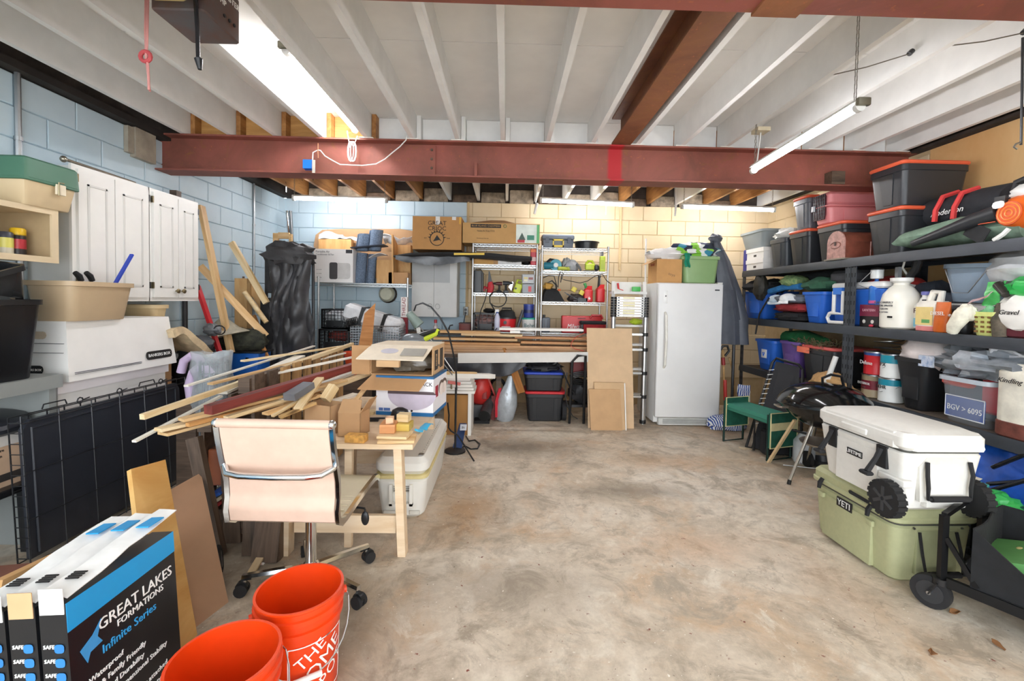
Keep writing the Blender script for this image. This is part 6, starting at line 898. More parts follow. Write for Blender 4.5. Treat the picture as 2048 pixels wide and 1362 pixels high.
t = T('cord_coil', 'coil of black extension cord under the bench', 'cord', (P(995, 780, 5.35).x, 5.40, P(995, 790, 5.35).z)); [part(t, 'cord_loop', MB().tube([((.075+.006*k)*math.cos(a), .02*k-.04, .09+.10*math.sin(a)) for a in [2*PI*i/16 for i in range(16)]], .008, 5, True), BLACK) for k in range(5)]; part(t, 'stand', MB().box(-.07, .07, -.06, .06, -P(995, 790, 5.35).z, -.01), mat('#7b2422', .5))
stick('white_rail', 'white grooved trim rail sticking out past the lamp carton', P(868, 750, 4.15), P(984, 752, 4.7), .10, .045, TRIMW); stick('pine_rail', 'pine strip lying on the white grooved rail', P(868, 745, 4.1), P(952, 747, 4.5), .03, .03, PINE)
YB2 = 4.72; X0, X1, Z0, Z1 = RC(888, 790, 936, 868, YB2); t = T('open_carton', 'brown carton packed with white trim beside the lamp carton', 'box', (0, 0, 0)); part(t, 'box_body', MB().box(X0, X1, YB2, YB2+.35, 0, Z1), card('#a97b45')); part(t, 'white_edge', MB().box(X1, X1+.035, YB2-.02, YB2+.36, 0, Z1+.02), TRIMW)
for k in range(5): one('trim_bundle', ('white trim length in the bundle on the packed brown carton, bottom one', 'white trim length in the bundle on the packed brown carton, second from below', 'white trim length in the bundle on the packed brown carton, middle one', 'white trim length in the bundle on the packed brown carton, second from above', 'white trim length in the bundle on the packed brown carton, top one')[k], 'trim', MB().box(X0-.03, X1+.07-.012*k, YB2-.03, YB2+.3, Z1+.021+.034*k, Z1+.05+.034*k), TRIMW, group='white trim bundle')
t = T('red_clamp', 'small salmon red clamp handle on the white trim bundle', 'clamp', (0, 0, 0)); part(t, 'handle', MB().bar(P(896, 764, 4.66), P(921, 768, 4.66), .02, .03), plastic('#d9766e')); part(t, 'screw', MB().cyl(P(903, 768, 4.66), P(903, 778, 4.66), .008, n=8), BRASS)
t = T('blue_tray', 'dark blue plastic splitter case standing on the floor', 'case', (0, 0, 0)); a, b, c, d = P(903, 905, 4.2), P(922, 905, 4.2), P(932, 850, 4.45), P(918, 850, 4.45); part(t, 'case_body', MB().loft([[tuple(p+Vector((0, dy, 0))) for p in (Vector((a.x, a.y, 0)), Vector((b.x, b.y, 0)), c, d)] for dy in (0, .07)]), plastic('#2c4472')); part(t, 'white_tag', MB().loft([[tuple(p+Vector((0, dy, 0))) for p in (P(920, 860, 4.39), P(933, 860, 4.39), P(934, 848, 4.44), P(921, 848, 4.44))] for dy in (-.015, -.01)]), mat('#d7dbe2', .5)); TXT(t, '5k', .03, P(927, 854, 4.39)+Vector((0, -.02, 0)), INK)
one('floor_cable', 'black cord looping over the floor beside the white cooler', 'cord', MB().tube([PZ(x, y, .008) for x, y in ((898, 905), (915, 900), (930, 892), (942, 898), (955, 897), (960, 888), (950, 880), (938, 882), (932, 872))], .007, 6), BLACK); one('black_lead', 'black lead hanging from the lamp stand to the floor', 'cord', MB().tube([P(x, y, 4.1) for x, y in ((895, 805), (898, 830), (897, 855), (902, 862), (915, 870), (925, 885))]+[PZ(948, 922, .01)], .008, 6), BLACK)
# cardboard sheets
def sheetc(label, px, zt, ybot, ytop, m, th=.006):
    X0 = P(px[0], px[2], ybot).x; X1 = P(px[1], px[2], ybot).x; return one('cardboard_sheet', label, 'cardboard', MB().loft([[(X0, ybot, 0), (X1, ybot, 0), (X1, ybot+th, 0), (X0, ybot+th, 0)], [(X0-.02, ytop, zt), (X1-.02, ytop, zt), (X1-.02, ytop+th, zt), (X0-.02, ytop+th, zt)]]), m, group='leaning cardboard sheets')
sheetc('tall tan cardboard sheet leaning on the bench beside the ladder', (1176, 1268, 858), P(1220, 657, 5.12).z, 5.04, 5.16, card('#d9ba95')); sheetc('middle-sized tan cardboard sheet leaning on the tall sheet', (1192, 1253, 860), P(1220, 766, 5.03).z, 4.985, 5.06, card('#cfae86'), .016); sheetc('smallest tan cardboard sheet in front of the other two', (1182, 1245, 858), P(1210, 780, 5.0).z, 4.96, 5.04, card('#c6a076'), .016)
stick('white_edge_strip', 'thin white corner strip standing beside the middle cardboard sheet', (P(1252, 860, 4.97).x, 4.972, 0), (P(1252, 770, 4.99).x, 5.05, P(1252, 768, 5.0).z), .012, .01, TRIMW)
# telescopic ladder
YL = 5.24; t = T('telescopic_ladder', 'telescopic aluminium ladder standing collapsed beside the freezer', 'ladder', (0, 0, 0)); ALU = metal('#d3d5d6', .3); xr, xl = P(1288, 740, YL).x, P(1224, 740, YL).x; zt = P(1250, 634, YL).z
for x in (xl, xr):
    for k, (z0, z1, r) in enumerate(((.0, .32, .026), (.32, .60, .029), (.60, .88, .032), (.88, zt+.0, .034))): part(t, 'stile', MB().cyl((x, YL, z0), (x, YL, z1), .034-.002*k if k else .03, n=12), ALU)
    for z in (.03, .33, .61, .89, 1.07): part(t, 'collar', MB().cyl((x, YL, z-.02), (x, YL, z+.02), .038, n=12), BLACK)
    for k in range(8): part(t, 'collar', MB().cyl((x, YL, zt+.03*k), (x, YL, zt+.026+.03*k), .036, n=12), BLACK)
for z in (.33, .61, .89, 1.07): part(t, 'rung', MB().box(xl, xr, YL-.02, YL+.03, z-.012, z+.012), ALU)
for k in range(8):
    z = zt+.005+.03*k; rg = part(t, 'rung', MB().box(xl+.03, xr-.03, YL-.035, YL+.03, z, z+.022), ALU); part(rg, 'sticker', MB().box(xl+.10, xr-.14, YL-.037, YL-.035, z+.003, z+.019), mat('#e4dba0' if k % 3 else '#efeee6', .5)); [part(rg, 'rung_button', MB().box(x-.012, x+.012, YL-.039, YL-.035, z+.004, z+.018), BLACK) for x in (xl+.05, xr-.05)]
t = T('step_stool', 'white step ladder tray holding small tools behind the ladder', 'step ladder', (0, 0, 0)); X0, X1, Z0, Z1 = RC(1226, 563, 1292, 585, 5.45); part(t, 'tray', MB().box(X0, X1, 5.40, 5.62, Z0-.02, Z0+.012), WHITE); part(t, 'tray_back', MB().box(X0+.02, X1-.01, 5.60, 5.62, Z0, Z1), WHITE); [part(t, 'rail', MB().bar((x, 5.42, 0), (x+s_*.0, 5.48, Z1), .04, .025), WHITE) for x, s_ in ((X0+.01, 1), (X1-.01, -1))]; [part(t, 'step', MB().box(X0, X1, 5.38, 5.48, z, z+.025), WHITE) for z in (.3, .62, .92, 1.15)]
one('green_tape_measure', 'green battery charger on the white step ladder tray', 'charger', MB().rbox(-.05, .05, -.03, .03, 0, .06, .01, .006), plastic('#3fae4c'), (P(1272, 582, 5.5).x, 5.5, Z0+.013)); one('red_screwdriver', 'red-handled screwdriver on the white step ladder tray', 'screwdriver', MB().cyl((-.03, 0, .10), (-.02, 0, .03), .014, n=8).cyl((-.02, 0, .03), (.04, 0, .012), .005, n=6), plastic('#cf2f2f'), (P(1240, 582, 5.47).x, 5.47, Z0+.013)); one('lime_glove', 'lime and black glove on a lower step of the white step ladder', 'glove', MB().blob((0, 0, .035), (.07, .04, .035), 3, .3, zmin=.001), plastic('#b6cc35'), (P(1272, 645, 5.43).x, 5.44, 1.176)); one('white_pole', 'tall thin white pole standing beside the freezer', 'pole', MB().cyl((P(1294, 600, 5.6).x, 5.62, 0), (P(1293, 477, 5.6).x, 5.62, P(1293, 477, 5.6).z), .011, n=8), WHITE)
# ------------------------------------------------------------------ freezer
YZ = 5.14; fx0, fx1 = P(1314, 700, YZ).x, P(1443, 700, YZ).x; fz = P(1380, 566, YZ).z; FW = mat('#e9e9e8', .35, 0, .03, 3)
t = T('freezer', 'white upright freezer with a long handle', 'freezer', (0, 0, 0)); part(t, 'cabinet', MB().rbox(fx0, fx1, YZ+.075, YZ+.72, .03, fz, .012, .006), FW); d = part(t, 'door', MB().rbox(fx0-.002, fx1+.002, YZ, YZ+.068, .105, fz-.002, .018, .012, 0, 0, 3), FW)
hx = P(1329, 680, YZ).x; z0, z1 = P(1329, 735, YZ).z, P(1329, 625, YZ).z; part(d, 'handle', MB().tube([(hx, YZ, z0), (hx, YZ-.035, z0+.03), (hx+.004, YZ-.05, (z0+z1)/2), (hx, YZ-.035, z1-.03), (hx, YZ, z1)], [.014, .016, .017, .016, .014], 8), mat('#eceae0', .4)); part(d, 'lock_plate', MB().rbox(hx-.022, hx+.022, YZ-.003, YZ, P(1329, 607, YZ).z, P(1329, 581, YZ).z, .003, .001), mat('#f2f2f0', .4)); part(d, 'lock', MB().cyl((hx, YZ-.006, P(1329, 592, YZ).z), (hx, YZ, P(1329, 592, YZ).z), .008, n=10), DARK); part(d, 'badge', MB().box(fx1-.10, fx1-.045, YZ-.002, YZ, fz-.085, fz-.07), DARK)
part(t, 'toe_grille', MB().box(fx0+.05, fx1-.03, YZ+.03, YZ+.08, .012, .095), mat('#dcdcd8', .4)); [part(t, 'grille_slat', MB().box(fx0+.10, fx1-.08, YZ+.026, YZ+.032, .028+.012*k, .033+.012*k), mat('#8b8b88', .5)) for k in range(5)]; part(t, 'hinge_cap', MB().rbox(fx1-.06, fx1+.002, YZ+.02, YZ+.09, fz-.001, fz+.012, .005, .003), FW)
# things on the freezer
X0, X1, Z0, Z1 = RC(1300, 518, 1364, 565, YZ+.1); t = T('moving_carton', 'brown moving carton on the freezer', 'box', (0, 0, 0)); part(t, 'box_body', MB().box(X0+.08, X1, YZ+.10, YZ+.42, fz, Z1), card('#d2a066'), ); part(t, 'open_flap', MB().loft([[(X0+.08, YZ+.10, Z1), (X0+.08, YZ+.42, Z1), (X0+.084, YZ+.42, Z1), (X0+.084, YZ+.1, Z1)], [(X0-.02, YZ+.10, Z1-.06), (X0-.02, YZ+.42, Z1-.06), (X0-.016, YZ+.42, Z1-.06), (X0-.016, YZ+.1, Z1-.06)]]), CARD); TXT(t, 'FRAGILE', .04, (X0+.079, YZ+.25, Z1-.06), mat('#9a4032', .6), (PI/2, 0, -PI/2)); TXT(t, 'toys', .05, (X1-.12, YZ+.099, fz+.1), mat('#9c7a55', .7), (PI/2, .3, 0))
X2, X3, Z2, Z3 = RC(1368, 512, 1441, 565, YZ+.06); t = T('storage_bin', 'sage green plastic bin on the freezer', 'bin', ((X2+X3)/2, YZ+.30, fz)); part(t, 'bin_body', MB().rbox(-(X3-X2)/2, (X3-X2)/2, -.22, .22, 0, Z3-fz-.03, .05, .012, .025, .02, 4), plastic('#8fb077')); part(t, 'rim', MB().rbox(-(X3-X2)/2-.012, (X3-X2)/2+.012, -.232, .232, Z3-fz-.04, Z3-fz, .05, .006, 0, 0, 4), plastic('#9aba82'))
one('white_sack', 'crumpled white sack on the brown moving carton', 'sack', MB().blob(((X0+X1)/2+.06, YZ+.26, Z1+.06), (.23, .15, .075), 5, .3, 3, zmin=Z1+.002), mat('#efeeec', .5, 0, .05, 8, .4)); one('green_cloth', 'teal green cloth hanging between carton and sage green bin', 'cloth', MB().sheet(lambda u, v: drape((X1+.01+.06*u, YZ+.05-.01*math.sin(6*u), Z3+.03-.17*v), 3, .02, 14), 6, 8, .006), cloth('#1f8a6a'))
def towel_mat():
    m, nt, b = newmat('patterned_towel'); v, r = mapped(nt, 9); w_ = nt.nodes.new('ShaderNodeTexVoronoi'); w_.inputs['Scale'].default_value = 1.1; nt.links.new(v, w_.inputs['Vector']); rp = nt.nodes.new('ShaderNodeValToRGB'); nt.links.new(w_.outputs['Color'], rp.inputs[0]); rp.color_ramp.interpolation = 'CONSTANT'
    for i, (p_, c) in enumerate(((0, '#2c3550'), (.3, '#3f8fa8'), (.45, '#f0f3f0'), (.6, '#8fd04a'), (.72, '#3a4350'), (.86, '#cfe6e4'))):
        e = rp.color_ramp.elements[i] if i < 2 else rp.color_ramp.elements.new(p_); e.position = p_; e.color = (*lin(c), 1)
    nt.links.new(rp.outputs[0], b.inputs['Base Color']); b.inputs['Roughness'].default_value = .9; return m
TOW = towel_mat(); one('patterned_towel', 'blue, white and green patterned towel heaped on the sage green bin', 'towel', MB().blob(((X2+X3)/2-.02, YZ+.30, Z3+.06), (.32, .2, .10), 8, .35, 2.6, 26, 16, zmin=Z3+.003), TOW)
GT = mat('#565a63', .55, 0, .18, 6, .3)
t = T('patio_umbrella', 'closed grey umbrella cover hanging between freezer and black shelving', 'umbrella', (0, 0, 0)); um = [P(x, y, 5.25) for x, y in ((1440, 478), (1452, 520), (1465, 580), (1473, 640), (1478, 690))]; 
part(t, 'canopy', MB().loft([[(p.x+w_*math.cos(a)*(1+.28*math.sin(5*a+i)), p.y+.12+w_*.8*math.sin(a)*(1+.28*math.cos(5*a+i)), p.z) for a in [2*PI*k/24 for k in range(24)]] for i, (p, w_) in enumerate(zip(um, (.05, .09, .13, .16, .14)))]), GT); part(t, 'top_fold', MB().blob(um[0]+Vector((0, .12, .02)), (.07, .06, .05), 3, .3), GT); q = P(1480, 790, 5.25); part(t, 'pole', MB().cyl((um[-1].x, um[-1].y+.12, 0), um[-1]+Vector((0, .12, .05)), .018, n=8), DARK)
t = T('garden_hoe', 'red and wood long-handled tool standing beside the freezer', 'garden tool', (0, 0, 0)); part(t, 'shaft', MB().tube([(P(1452, 800, 5.3).x, 5.3, .02), P(1446, 700, 5.34)], .014, 8), wood('#c9a06a', '#9b7642')); part(t, 'grip', MB().tube([P(1441, 700, 5.33), P(1446, 692, 5.33), P(1455, 692, 5.33), P(1458, 702, 5.33), P(1450, 712, 5.33)], .014, 8), BLACK); part(t, 'red_shank', MB().cyl((P(1453, 800, 5.29).x, 5.29, .02), P(1450, 760, 5.31), .024, .02, 8), plastic('#c4322c')); part(t, 'red_collar', MB().cyl(P(1447, 730, 5.33), P(1446, 715, 5.33), .022, n=8), plastic('#a32a26'))
one('rake_handle', 'bare wooden rake handle beside the red long-handled tool', 'handle', MB().tube([(P(1473, 800, 5.4).x, 5.4, 0), P(1466, 740, 5.42), P(1458, 715, 5.42)], .014, 8), wood('#d2ab77', '#a8834f'))
def zebra():
    m, nt, b = newmat('zebra_fabric'); v, r = mapped(nt, 7); w_ = nt.nodes.new('ShaderNodeTexWave'); w_.inputs['Scale'].default_value = 2; w_.inputs['Distortion'].default_value = 5; nt.links.new(v, w_.inputs['Vector']); nt.links.new(mixc(nt, ramp(nt, w_.outputs['Fac'], .45, .55), lin('#2b4fa3'), lin('#eef1f5')), b.inputs['Base Color']); b.inputs['Roughness'].default_value = .8; return m
ZEB = zebra(); q = PZ(1462, 862); one('striped_tote', 'blue and white striped bag lying at the foot of the freezer', 'bag', MB().blob((q.x, q.y+.1, .06), (.22, .14, .09), 4, .25, 3, zmin=.002), ZEB); one('striped_cloth', 'blue and white striped cloth hanging behind the green kneeler', 'cloth', MB().sheet(lambda u, v: drape((P(1478+22*u, 770, 5.05).x, 5.05, P(1480, 768, 5.05).z-.40*v), 2, .03, 10), 8, 8, .01), ZEB)
# ------------------------------------------------------------------ black boltless shelving along the right wall
SX, SXB = 3.0, 3.62
ZS = (.685, 1.28, 1.87); YU = (5.60, 3.83, 1.95)
def upright(par, y, x):
    o = part(par, 'upright', MB().box(x, x+.005, y-.03, y+.03, 0, 1.87).box(x, x+.04, y+.027, y+.032, 0, 1.87), SHELFC); return o
slot = MB().prism([(-.009, .018), (-.003, .018), (-.001, -.018), (-.006, -.018)], 'yz', -.0015, 0).mesh('slot', mat('#0d0e10', .9)); slot2 = MB().prism([(.003, .018), (.009, .018), (.006, -.018), (.001, -.018)], 'yz', -.0015, 0).mesh('slot', mat('#0d0e10', .9))
for u in range(2):
    ya, yb = YU[u], YU[u+1]; t = T('boltless_shelving', ('black steel shelving unit by the freezer with three loaded shelves' if u == 0 else 'black steel shelving unit nearest the camera holding paint cans and jugs'), 'shelving', (0, 0, 0), 0, 'black steel shelving')
    for y in ((ya-.03, yb+.03) if u == 0 else (ya-.035, yb+.03)):
        for x in (SX, SXB):
            o = upright(t, y, x)
            if x == SX:
                for k in range(22): part(o, 'slot', slot, None, (SX, y-.012, .12+.08*k)); part(o, 'slot', slot2, None, (SX, y+.012, .12+.08*k))
    for z in ZS:
        part(t, 'front_beam', MB().loft([[(SX-.012, y, z-.075), (SX+.02, y, z-.075), (SX+.02, y, z), (SX-.004, y, z), (SX-.012, y, z-.03)] for y in (yb+.0, ya)]), SHELFC); part(t, 'back_beam', MB().box(SXB-.01, SXB+.02, yb, ya, z-.06, z), SHELFC); part(t, 'deck', MB().box(SX+.02, SXB, yb, ya, z-.02, z-.004), mat('#5c5145', .8, 0, .2, 10)); part(t, 'end_beam', MB().box(SX, SXB, ya-.03, ya, z-.06, z-.02), SHELFC)
XF = 3.05
def SY(x, y=600, X=XF): return PX(x, y, X).y
def ZY(x, y, X=XF): return PX(x, y, X).z
def sbin(label, xl, xc, ytop, z0, dep, m, lm=None, X=XF, lidh=.03, group='dark storage bins', ribs=True, inset=.03, over=.012):
    """bin on the shelf: long side along the aisle between pixel columns xl (far) and xc (near corner)"""
    yf, yn = SY(xl, X=X), SY(xc, X=X); zt = ZY(xc, ytop, X)
    t = T('storage_bin', label, 'bin', (X, (yf+yn)/2, z0), 0, group); w_ = yf-yn-.006; h_ = zt-z0
    part(t, 'bin_body', MB().rbox(0, dep, -w_/2, w_/2, 0, h_-lidh, .035, .012, inset, inset, 3), m); part(t, 'rim', MB().rbox(-.004, dep+.004, -w_/2-.003, w_/2+.003, h_-lidh-.05, h_-lidh, .038, .004, 0, 0, 3), m)
    if ribs: [part(t, 'grip_panel', MB().loft([[(inset*q-.006, -y_, z), (inset*q-.006, y_, z), (inset*q+.012, y_, z), (inset*q+.012, -y_, z)] for z, q, y_ in ((.03, .95, w_*.12), (h_-lidh-.055, .12, w_*.2))]), m)]
    if lm: part(t, 'lid', MB().rbox(-over, dep+over, -w_/2-over*.4, w_/2+over*.4, h_-lidh, h_, .04, .01, 0, 0, 3), lm)
    return t
BG = plastic('#3a3f45', .4); BK = plastic('#2b2d31', .38); ORL = plastic('#e2613f', .4); Z3 = ZS[2]; Z2 = ZS[1]; Z1s = ZS[0]
# top shelf, unit by the freezer
one('cardboard_tube', 'tan cardboard tube standing at the freezer end of the top shelf', 'tube', MB().cyl((XF+.1, 5.53, Z3), (XF+.1, 5.53, ZY(1466, 489)), .05, n=14), card('#b08d70')); one('purple_towel', 'folded purple towel behind the white file boxes', 'towel', MB().rbox(XF+.04, XF+.25, SY(1488)-.02, SY(1476), Z3, ZY(1482, 500), .03, .01), cloth('#43428a'))
yf, yn = SY(1491), SY(1524)
for k in range(2):
    z0 = Z3+.0+k*(.135); t = T('file_box', ('small white file box with lid, upper of the two under the grey tub' if k else 'small white file box, lower of the two on the black shelf'), 'box', (XF, (yf+yn)/2, z0), 0, 'white file boxes on the shelf'); w_ = yf-yn; part(t, 'box_body', MB().box(0, .3, -w_/2, w_/2, 0, .10), FB); part(t, 'lid', MB().box(-.008, .308, -w_/2-.008, w_/2+.008, .085, .134), FB); part(t, 'hand_hole', MB().rbox(-.001, .001, -.03, .03, .03, .055, .0005, .0002), DARK)
t = T('grey_tub', 'wide grey plastic tub on the small white file boxes', 'tub', (XF+.17, (SY(1475)+SY(1522))/2, Z3+.271)); part(t, 'tub_body', MB().tub(.34, SY(1475)-SY(1522), ZY(1500, 464)-Z3-.271, .06, .03, .06), plastic('#8b9496', .4)); part(t, 'contents', MB().blob((0, -.05, .12), (.13, .16, .08), 4, .3), cloth('#7fb4c4'))
sbin('dark bin under the coiled white hose on the top shelf', 1534, 1567, 470, Z3, .40, BG, None); one('white_hose', 'coiled white hose and cloth heaped on the dark grey bin', 'hose', MB().blob((XF+.18, (SY(1534)+SY(1567))/2, ZY(1550, 470)+.0), (.17, .16, .07), 5, .3, zmin=ZY(1567, 470)-.028), mat('#dfe0da', .5)); sbin('dark bin with an orange lid below the tall upper bin', 1572, 1612, 457, Z3, .40, BK, ORL); zb2 = ZY(1612, 457)
t = sbin('dark bin with an orange lid stacked highest behind the pink pet carrier', 1578, 1610, 391, zb2, .38, plastic('#5a5f66', .4), ORL); sbin('wide dark bin with an orange lid under the pink pet carrier', 1627, 1682, 441, Z3, .46, BK, ORL); zc = ZY(1682, 441)
# pet carrier
yf, yn = SY(1617), SY(1650); t = T('pet_carrier', 'pink plastic pet carrier with a wire door', 'pet carrier', (XF, yn, zc)); PK = plastic('#dd8a8c', .4); w_ = yf-yn; L_ = .52; h_ = ZY(1650, 383)-zc
part(t, 'lower_shell', MB().rbox(0, L_, 0, w_, 0, h_*.55, .05, .02, .03, .02, 4), PK); part(t, 'upper_shell', MB().rbox(.004, L_-.004, .004, w_-.004, h_*.55, h_, .05, .035, 0, 0, 4), PK); part(t, 'seam_flange', MB().rbox(-.01, L_+.01, -.012, w_+.012, h_*.53, h_*.58, .05, .005, 0, 0, 4), PK); part(t, 'side_panel', MB().rbox(.15, .42, -.005, .01, h_*.12, h_*.45, .004, .002), PK)
d = part(t, 'door_recess', MB().prism([(.05, h_*.16), (w_-.05, h_*.16), (w_-.035, h_*.3), (w_-.035, h_*.85), (w_-.06, h_*.93), (.06, h_*.93), (.035, h_*.85), (.035, h_*.3)], 'yz', -.006, .004), mat('#5c2830', .6)); g = MB()
for k in range(7): y = .045+(w_-.09)*k/6; g.bar((-.010, y, h_*.16), (-.010, y, h_*.92), .006)
for k in range(8): z = h_*(.17+.106*k); g.bar((-.008, .035, z), (-.008, w_-.035, z), .005)
part(d, 'wire_grid', g, BWIRE); part(d, 'door_latch', MB().rbox(-.03, -.01, w_*.72, w_*.86, h_*.45, h_*.62, .003, .002), mat('#b9bcc0', .4))
# treasure chest
yf, yn = SY(1650, X=3.0), SY(1684, X=3.0); t = T('treasure_chest', 'brown leather chest with a rounded lid', 'chest', (3.0, yn, Z3+.012)); LE = mat('#7b4334', .45, 0, .25, 10, .3); LE2 = mat('#b98d84', .5, 0, .3, 25, .5); w_ = yf-yn; h_ = ZY(1684, 461, 3.0)-Z3-.012
part(t, 'chest_body', MB().box(.012, .32, .006, w_-.006, 0, h_*.6), LE); part(t, 'lid', MB().loft([[(x, w_/2+(w_/2-.004)*math.cos(a), h_*.6+h_*.4*math.sin(a)) for a in [PI*k/12 for k in range(13)]] for x in (.012, .32)]), LE); part(t, 'end_plate', MB().loft([[(x, 0, 0), (x, w_, 0)]+[(x, w_/2+w_/2*math.cos(a), h_*.6+h_*.42*math.sin(a)) for a in [PI*k/10 for k in range(11)]] for x in (0, .012)]), LE2); part(t, 'scroll_trim', MB().tube(arc((-.002, w_*.5, h_*.5), w_*.3, .2, 5.5, 14, 'yz', h_*.12), .005, 5), mat('#8a5a50', .4)); part(t, 'clasp', MB().rbox(-.008, .0, w_*.45, w_*.55, h_*.48, h_*.62, .002, .001), mat('#4a3530', .4)); [part(t, 'strap', MB().tube([(x, -.001, 0), (x, -.001, h_*.6)], .005, 5), LE2) for x in (.24, .28)]; part(t, 'foot_board', MB().box(-.02, .33, -.015, w_+.01, -.012, 0), mat('#8d8578', .6))
# two large bins, near unit
sbin('large dark bin with an orange lid, lower of the two big ones', 1726, 1797, 412, Z3, .52, BK, ORL, over=.016); zd = ZY(1797, 412); sbin('large dark bin with an orange lid, upper of the two big ones', 1727, 1798, 322, zd, .52, BK, ORL, over=.016)
# duffels and leaf blower
t = T('duffel_bag', 'black duffel with red straps on the top shelf', 'bag', (0, 0, 0)); a, b = PX(1862, 432, 3.38), PX(2046, 402, 3.38); part(t, 'bag_body', MB().loft([[(p.x+.17*math.cos(q), p.y, p.z+r*math.sin(q)) for q in [2*PI*k/14 for k in range(14)]] for p, r in ((a, .07), (a.lerp(b, .06), .12), (a.lerp(b, .5), .135), (b, .13))]), cloth('#2b2c31')); [part(t, 'strap', MB().tube([(p.x-.05, p.y-.02, p.z+.135), (p.x-.15, p.y, p.z+.10), (p.x-.19, p.y+.01, p.z), (p.x-.185, p.y+.02, p.z-.08)], .018, 6), mat('#d8403f', .7)) for p in (a.lerp(b, .38), a.lerp(b, .60))]; q = a.lerp(b, .48); TXT(t, 'Anderson', .06, (q.x-.182, q.y, q.z-.02), INKW, (PI/2, 0, -PI/2), shear=.3)
one('green_dry_bag', 'sage green cloth bag lying along the top shelf edge', 'bag', MB().loft([[(p.x+.16*math.cos(q), p.y, p.z+r*math.sin(q)) for q in [2*PI*k/14 for k in range(14)]] for p, r in ((PX(1822, 488, 3.2), .03), (PX(1835, 480, 3.2), .07), (PX(1930, 462, 3.2), .10), (PX(2050, 455, 3.2), .10), (PX(2090, 455, 3.2), .1))]), cloth('#7c9582')); one('black_strap', 'wide black strap around the sage green bag', 'strap', MB().bar(PX(1935, 455, 3.035), PX(1972, 475, 3.0), .10, .006, (1, 0, 0)), cloth('#2a2b2d'))
t = T('leaf_blower', 'orange and white handheld leaf blower on the top shelf', 'blower', (0, 0, 0)); c = PX(2022, 425, 3.04); part(t, 'nozzle_tube', MB().tube([PX(1826, 487, 3.02), PX(1890, 463, 3.02), PX(1950, 440, 3.02), PX(2000, 425, 3.03)], [.022, .034, .045, .052], 12), plastic('#2e3135', .35)); hs = part(t, 'housing', MB().blob(c+Vector((.06, -.02, 0)), (.10, .13, .105), 2, .06, nu=20), plastic('#e8691f', .35)); part(hs, 'fan_grille', MB().lathe([(.07, 0), (.07, .006)], 20, M=Matrix.Translation(c+Vector((-.043, -.03, -.01))) @ Matrix.Rotation(-PI/2, 4, 'Y')), plastic('#d4551a')); [part(hs, 'grille_ring', MB().tube(arc(c+Vector((-.05, -.03, -.01)), .02+.02*k, 0, 2*PI, 14, 'yz'), .004, 5), plastic('#f08a3c')) for k in range(3)]; part(hs, 'badge', MB().rbox(-.022, .022, -.035, .035, 0, .003, .02, .001), WHITE, c+Vector((-.052, .025, .05)), (0, -PI/2, 0)); part(t, 'white_body', MB().blob(c+Vector((.08, -.03, .12)), (.06, .10, .05), 4, .15), WHITE); part(t, 'handle', MB().tube([c+Vector((.06, .05, .10)), c+Vector((.06, .03, .19)), c+Vector((.06, -.10, .22)), c+Vector((.06, -.2, .17))], .018, 8), BLACK); part(t, 'trigger', MB().box(-.01, .01, -.03, .03, -.02, .02), BLACK, c+Vector((-.02, .04, .085))); part(t, 'vents', MB().box(-.004, 0, -.05, .05, -.03, -.024).box(-.004, 0, -.05, .05, -.01, -.004).box(-.004, 0, -.05, .05, .01, .016), plastic('#b8471a'), c+Vector((-.035, .10, -.02))); part(t, 'choke_lever', MB().tube([c+Vector((-.03, -.02, -.10)), c+Vector((-.04, .0, -.13)), c+Vector((-.04, .05, -.16))], .014, 6), WHITE)
# ------------------------------------------------------------------ middle shelf
BLU = plastic('#2a6ad0', .4)
def otub(label, xl, xc, ytop, z0, dep, m, X=XF, group=None, tp=.05, name='open_tote'):
    yf, yn = SY(xl, X=X), SY(xc, X=X); zt = ZY(xc, ytop, X); t = T(name, label, 'tote', (X+dep/2, (yf+yn)/2, z0), 0, group); part(t, 'tote_body', MB().tub(dep, yf-yn-.02, zt-z0, .04, .03, tp), m); part(t, 'front_panel', MB().rbox(-dep/2-.004+.03*.5, -dep/2+.02, -(yf-yn)*.22, (yf-yn)*.22, (zt-z0)*.2, (zt-z0)*.8, .004, .002), m); return t
otub('blue plastic tote at the freezer end of the middle shelf', 1484, 1530, 582, Z2, .42, BLU, group='blue totes'); otub('blue plastic tote beside the blue and white cooler', 1602, 1648, 583, Z2, .42, BLU, group='blue totes')
CL = [('folded black cloth at the bottom of the pile by the blue tote', 1543, 1598, 648, 628, '#232325'), ('folded dark red cloth in the pile by the blue tote', 1541, 1598, 627, 612, '#9a2f33'), ('folded grey cloth above the red cloth', 1545, 1592, 612, 596, '#6f7680')]
for k, (lab, xl, xc, yb_, yt, c) in enumerate(CL): yf, yn = SY(xl, X=3.02), SY(xc, X=3.02); zz = Z2+.095*k; one('folded_cloth', lab, 'cloth', MB().blob((3.2, (yf+yn)/2, zz+.048), (.19, (yf-yn)*.55, .05), 3+k, .2, 3, zmin=zz+.002, pw=.75), cloth(c))
def cap(label, x, y, X, m, rz):
    q = PX(x, y, X); t = T('baseball_cap', label, 'cap', q, rz, 'baseball caps'); part(t, 'crown', MB().blob((0, 0, 0), (.085, .075, .06), 2, .08, zmin=-.02), m); part(t, 'brim', MB().sheet(lambda u, v: (-.06-.085*v*math.sin(PI*u), -.07+.14*u, -.02-.03*v), 8, 4, .005), m)
cap('pale blue-white baseball cap on the cloth pile', 1553, 600, 3.06, cloth('#c3d3de'), .6); cap('white baseball cap tipped down over the cloth pile', 1577, 598, 3.02, cloth('#e8eaec'), .1)
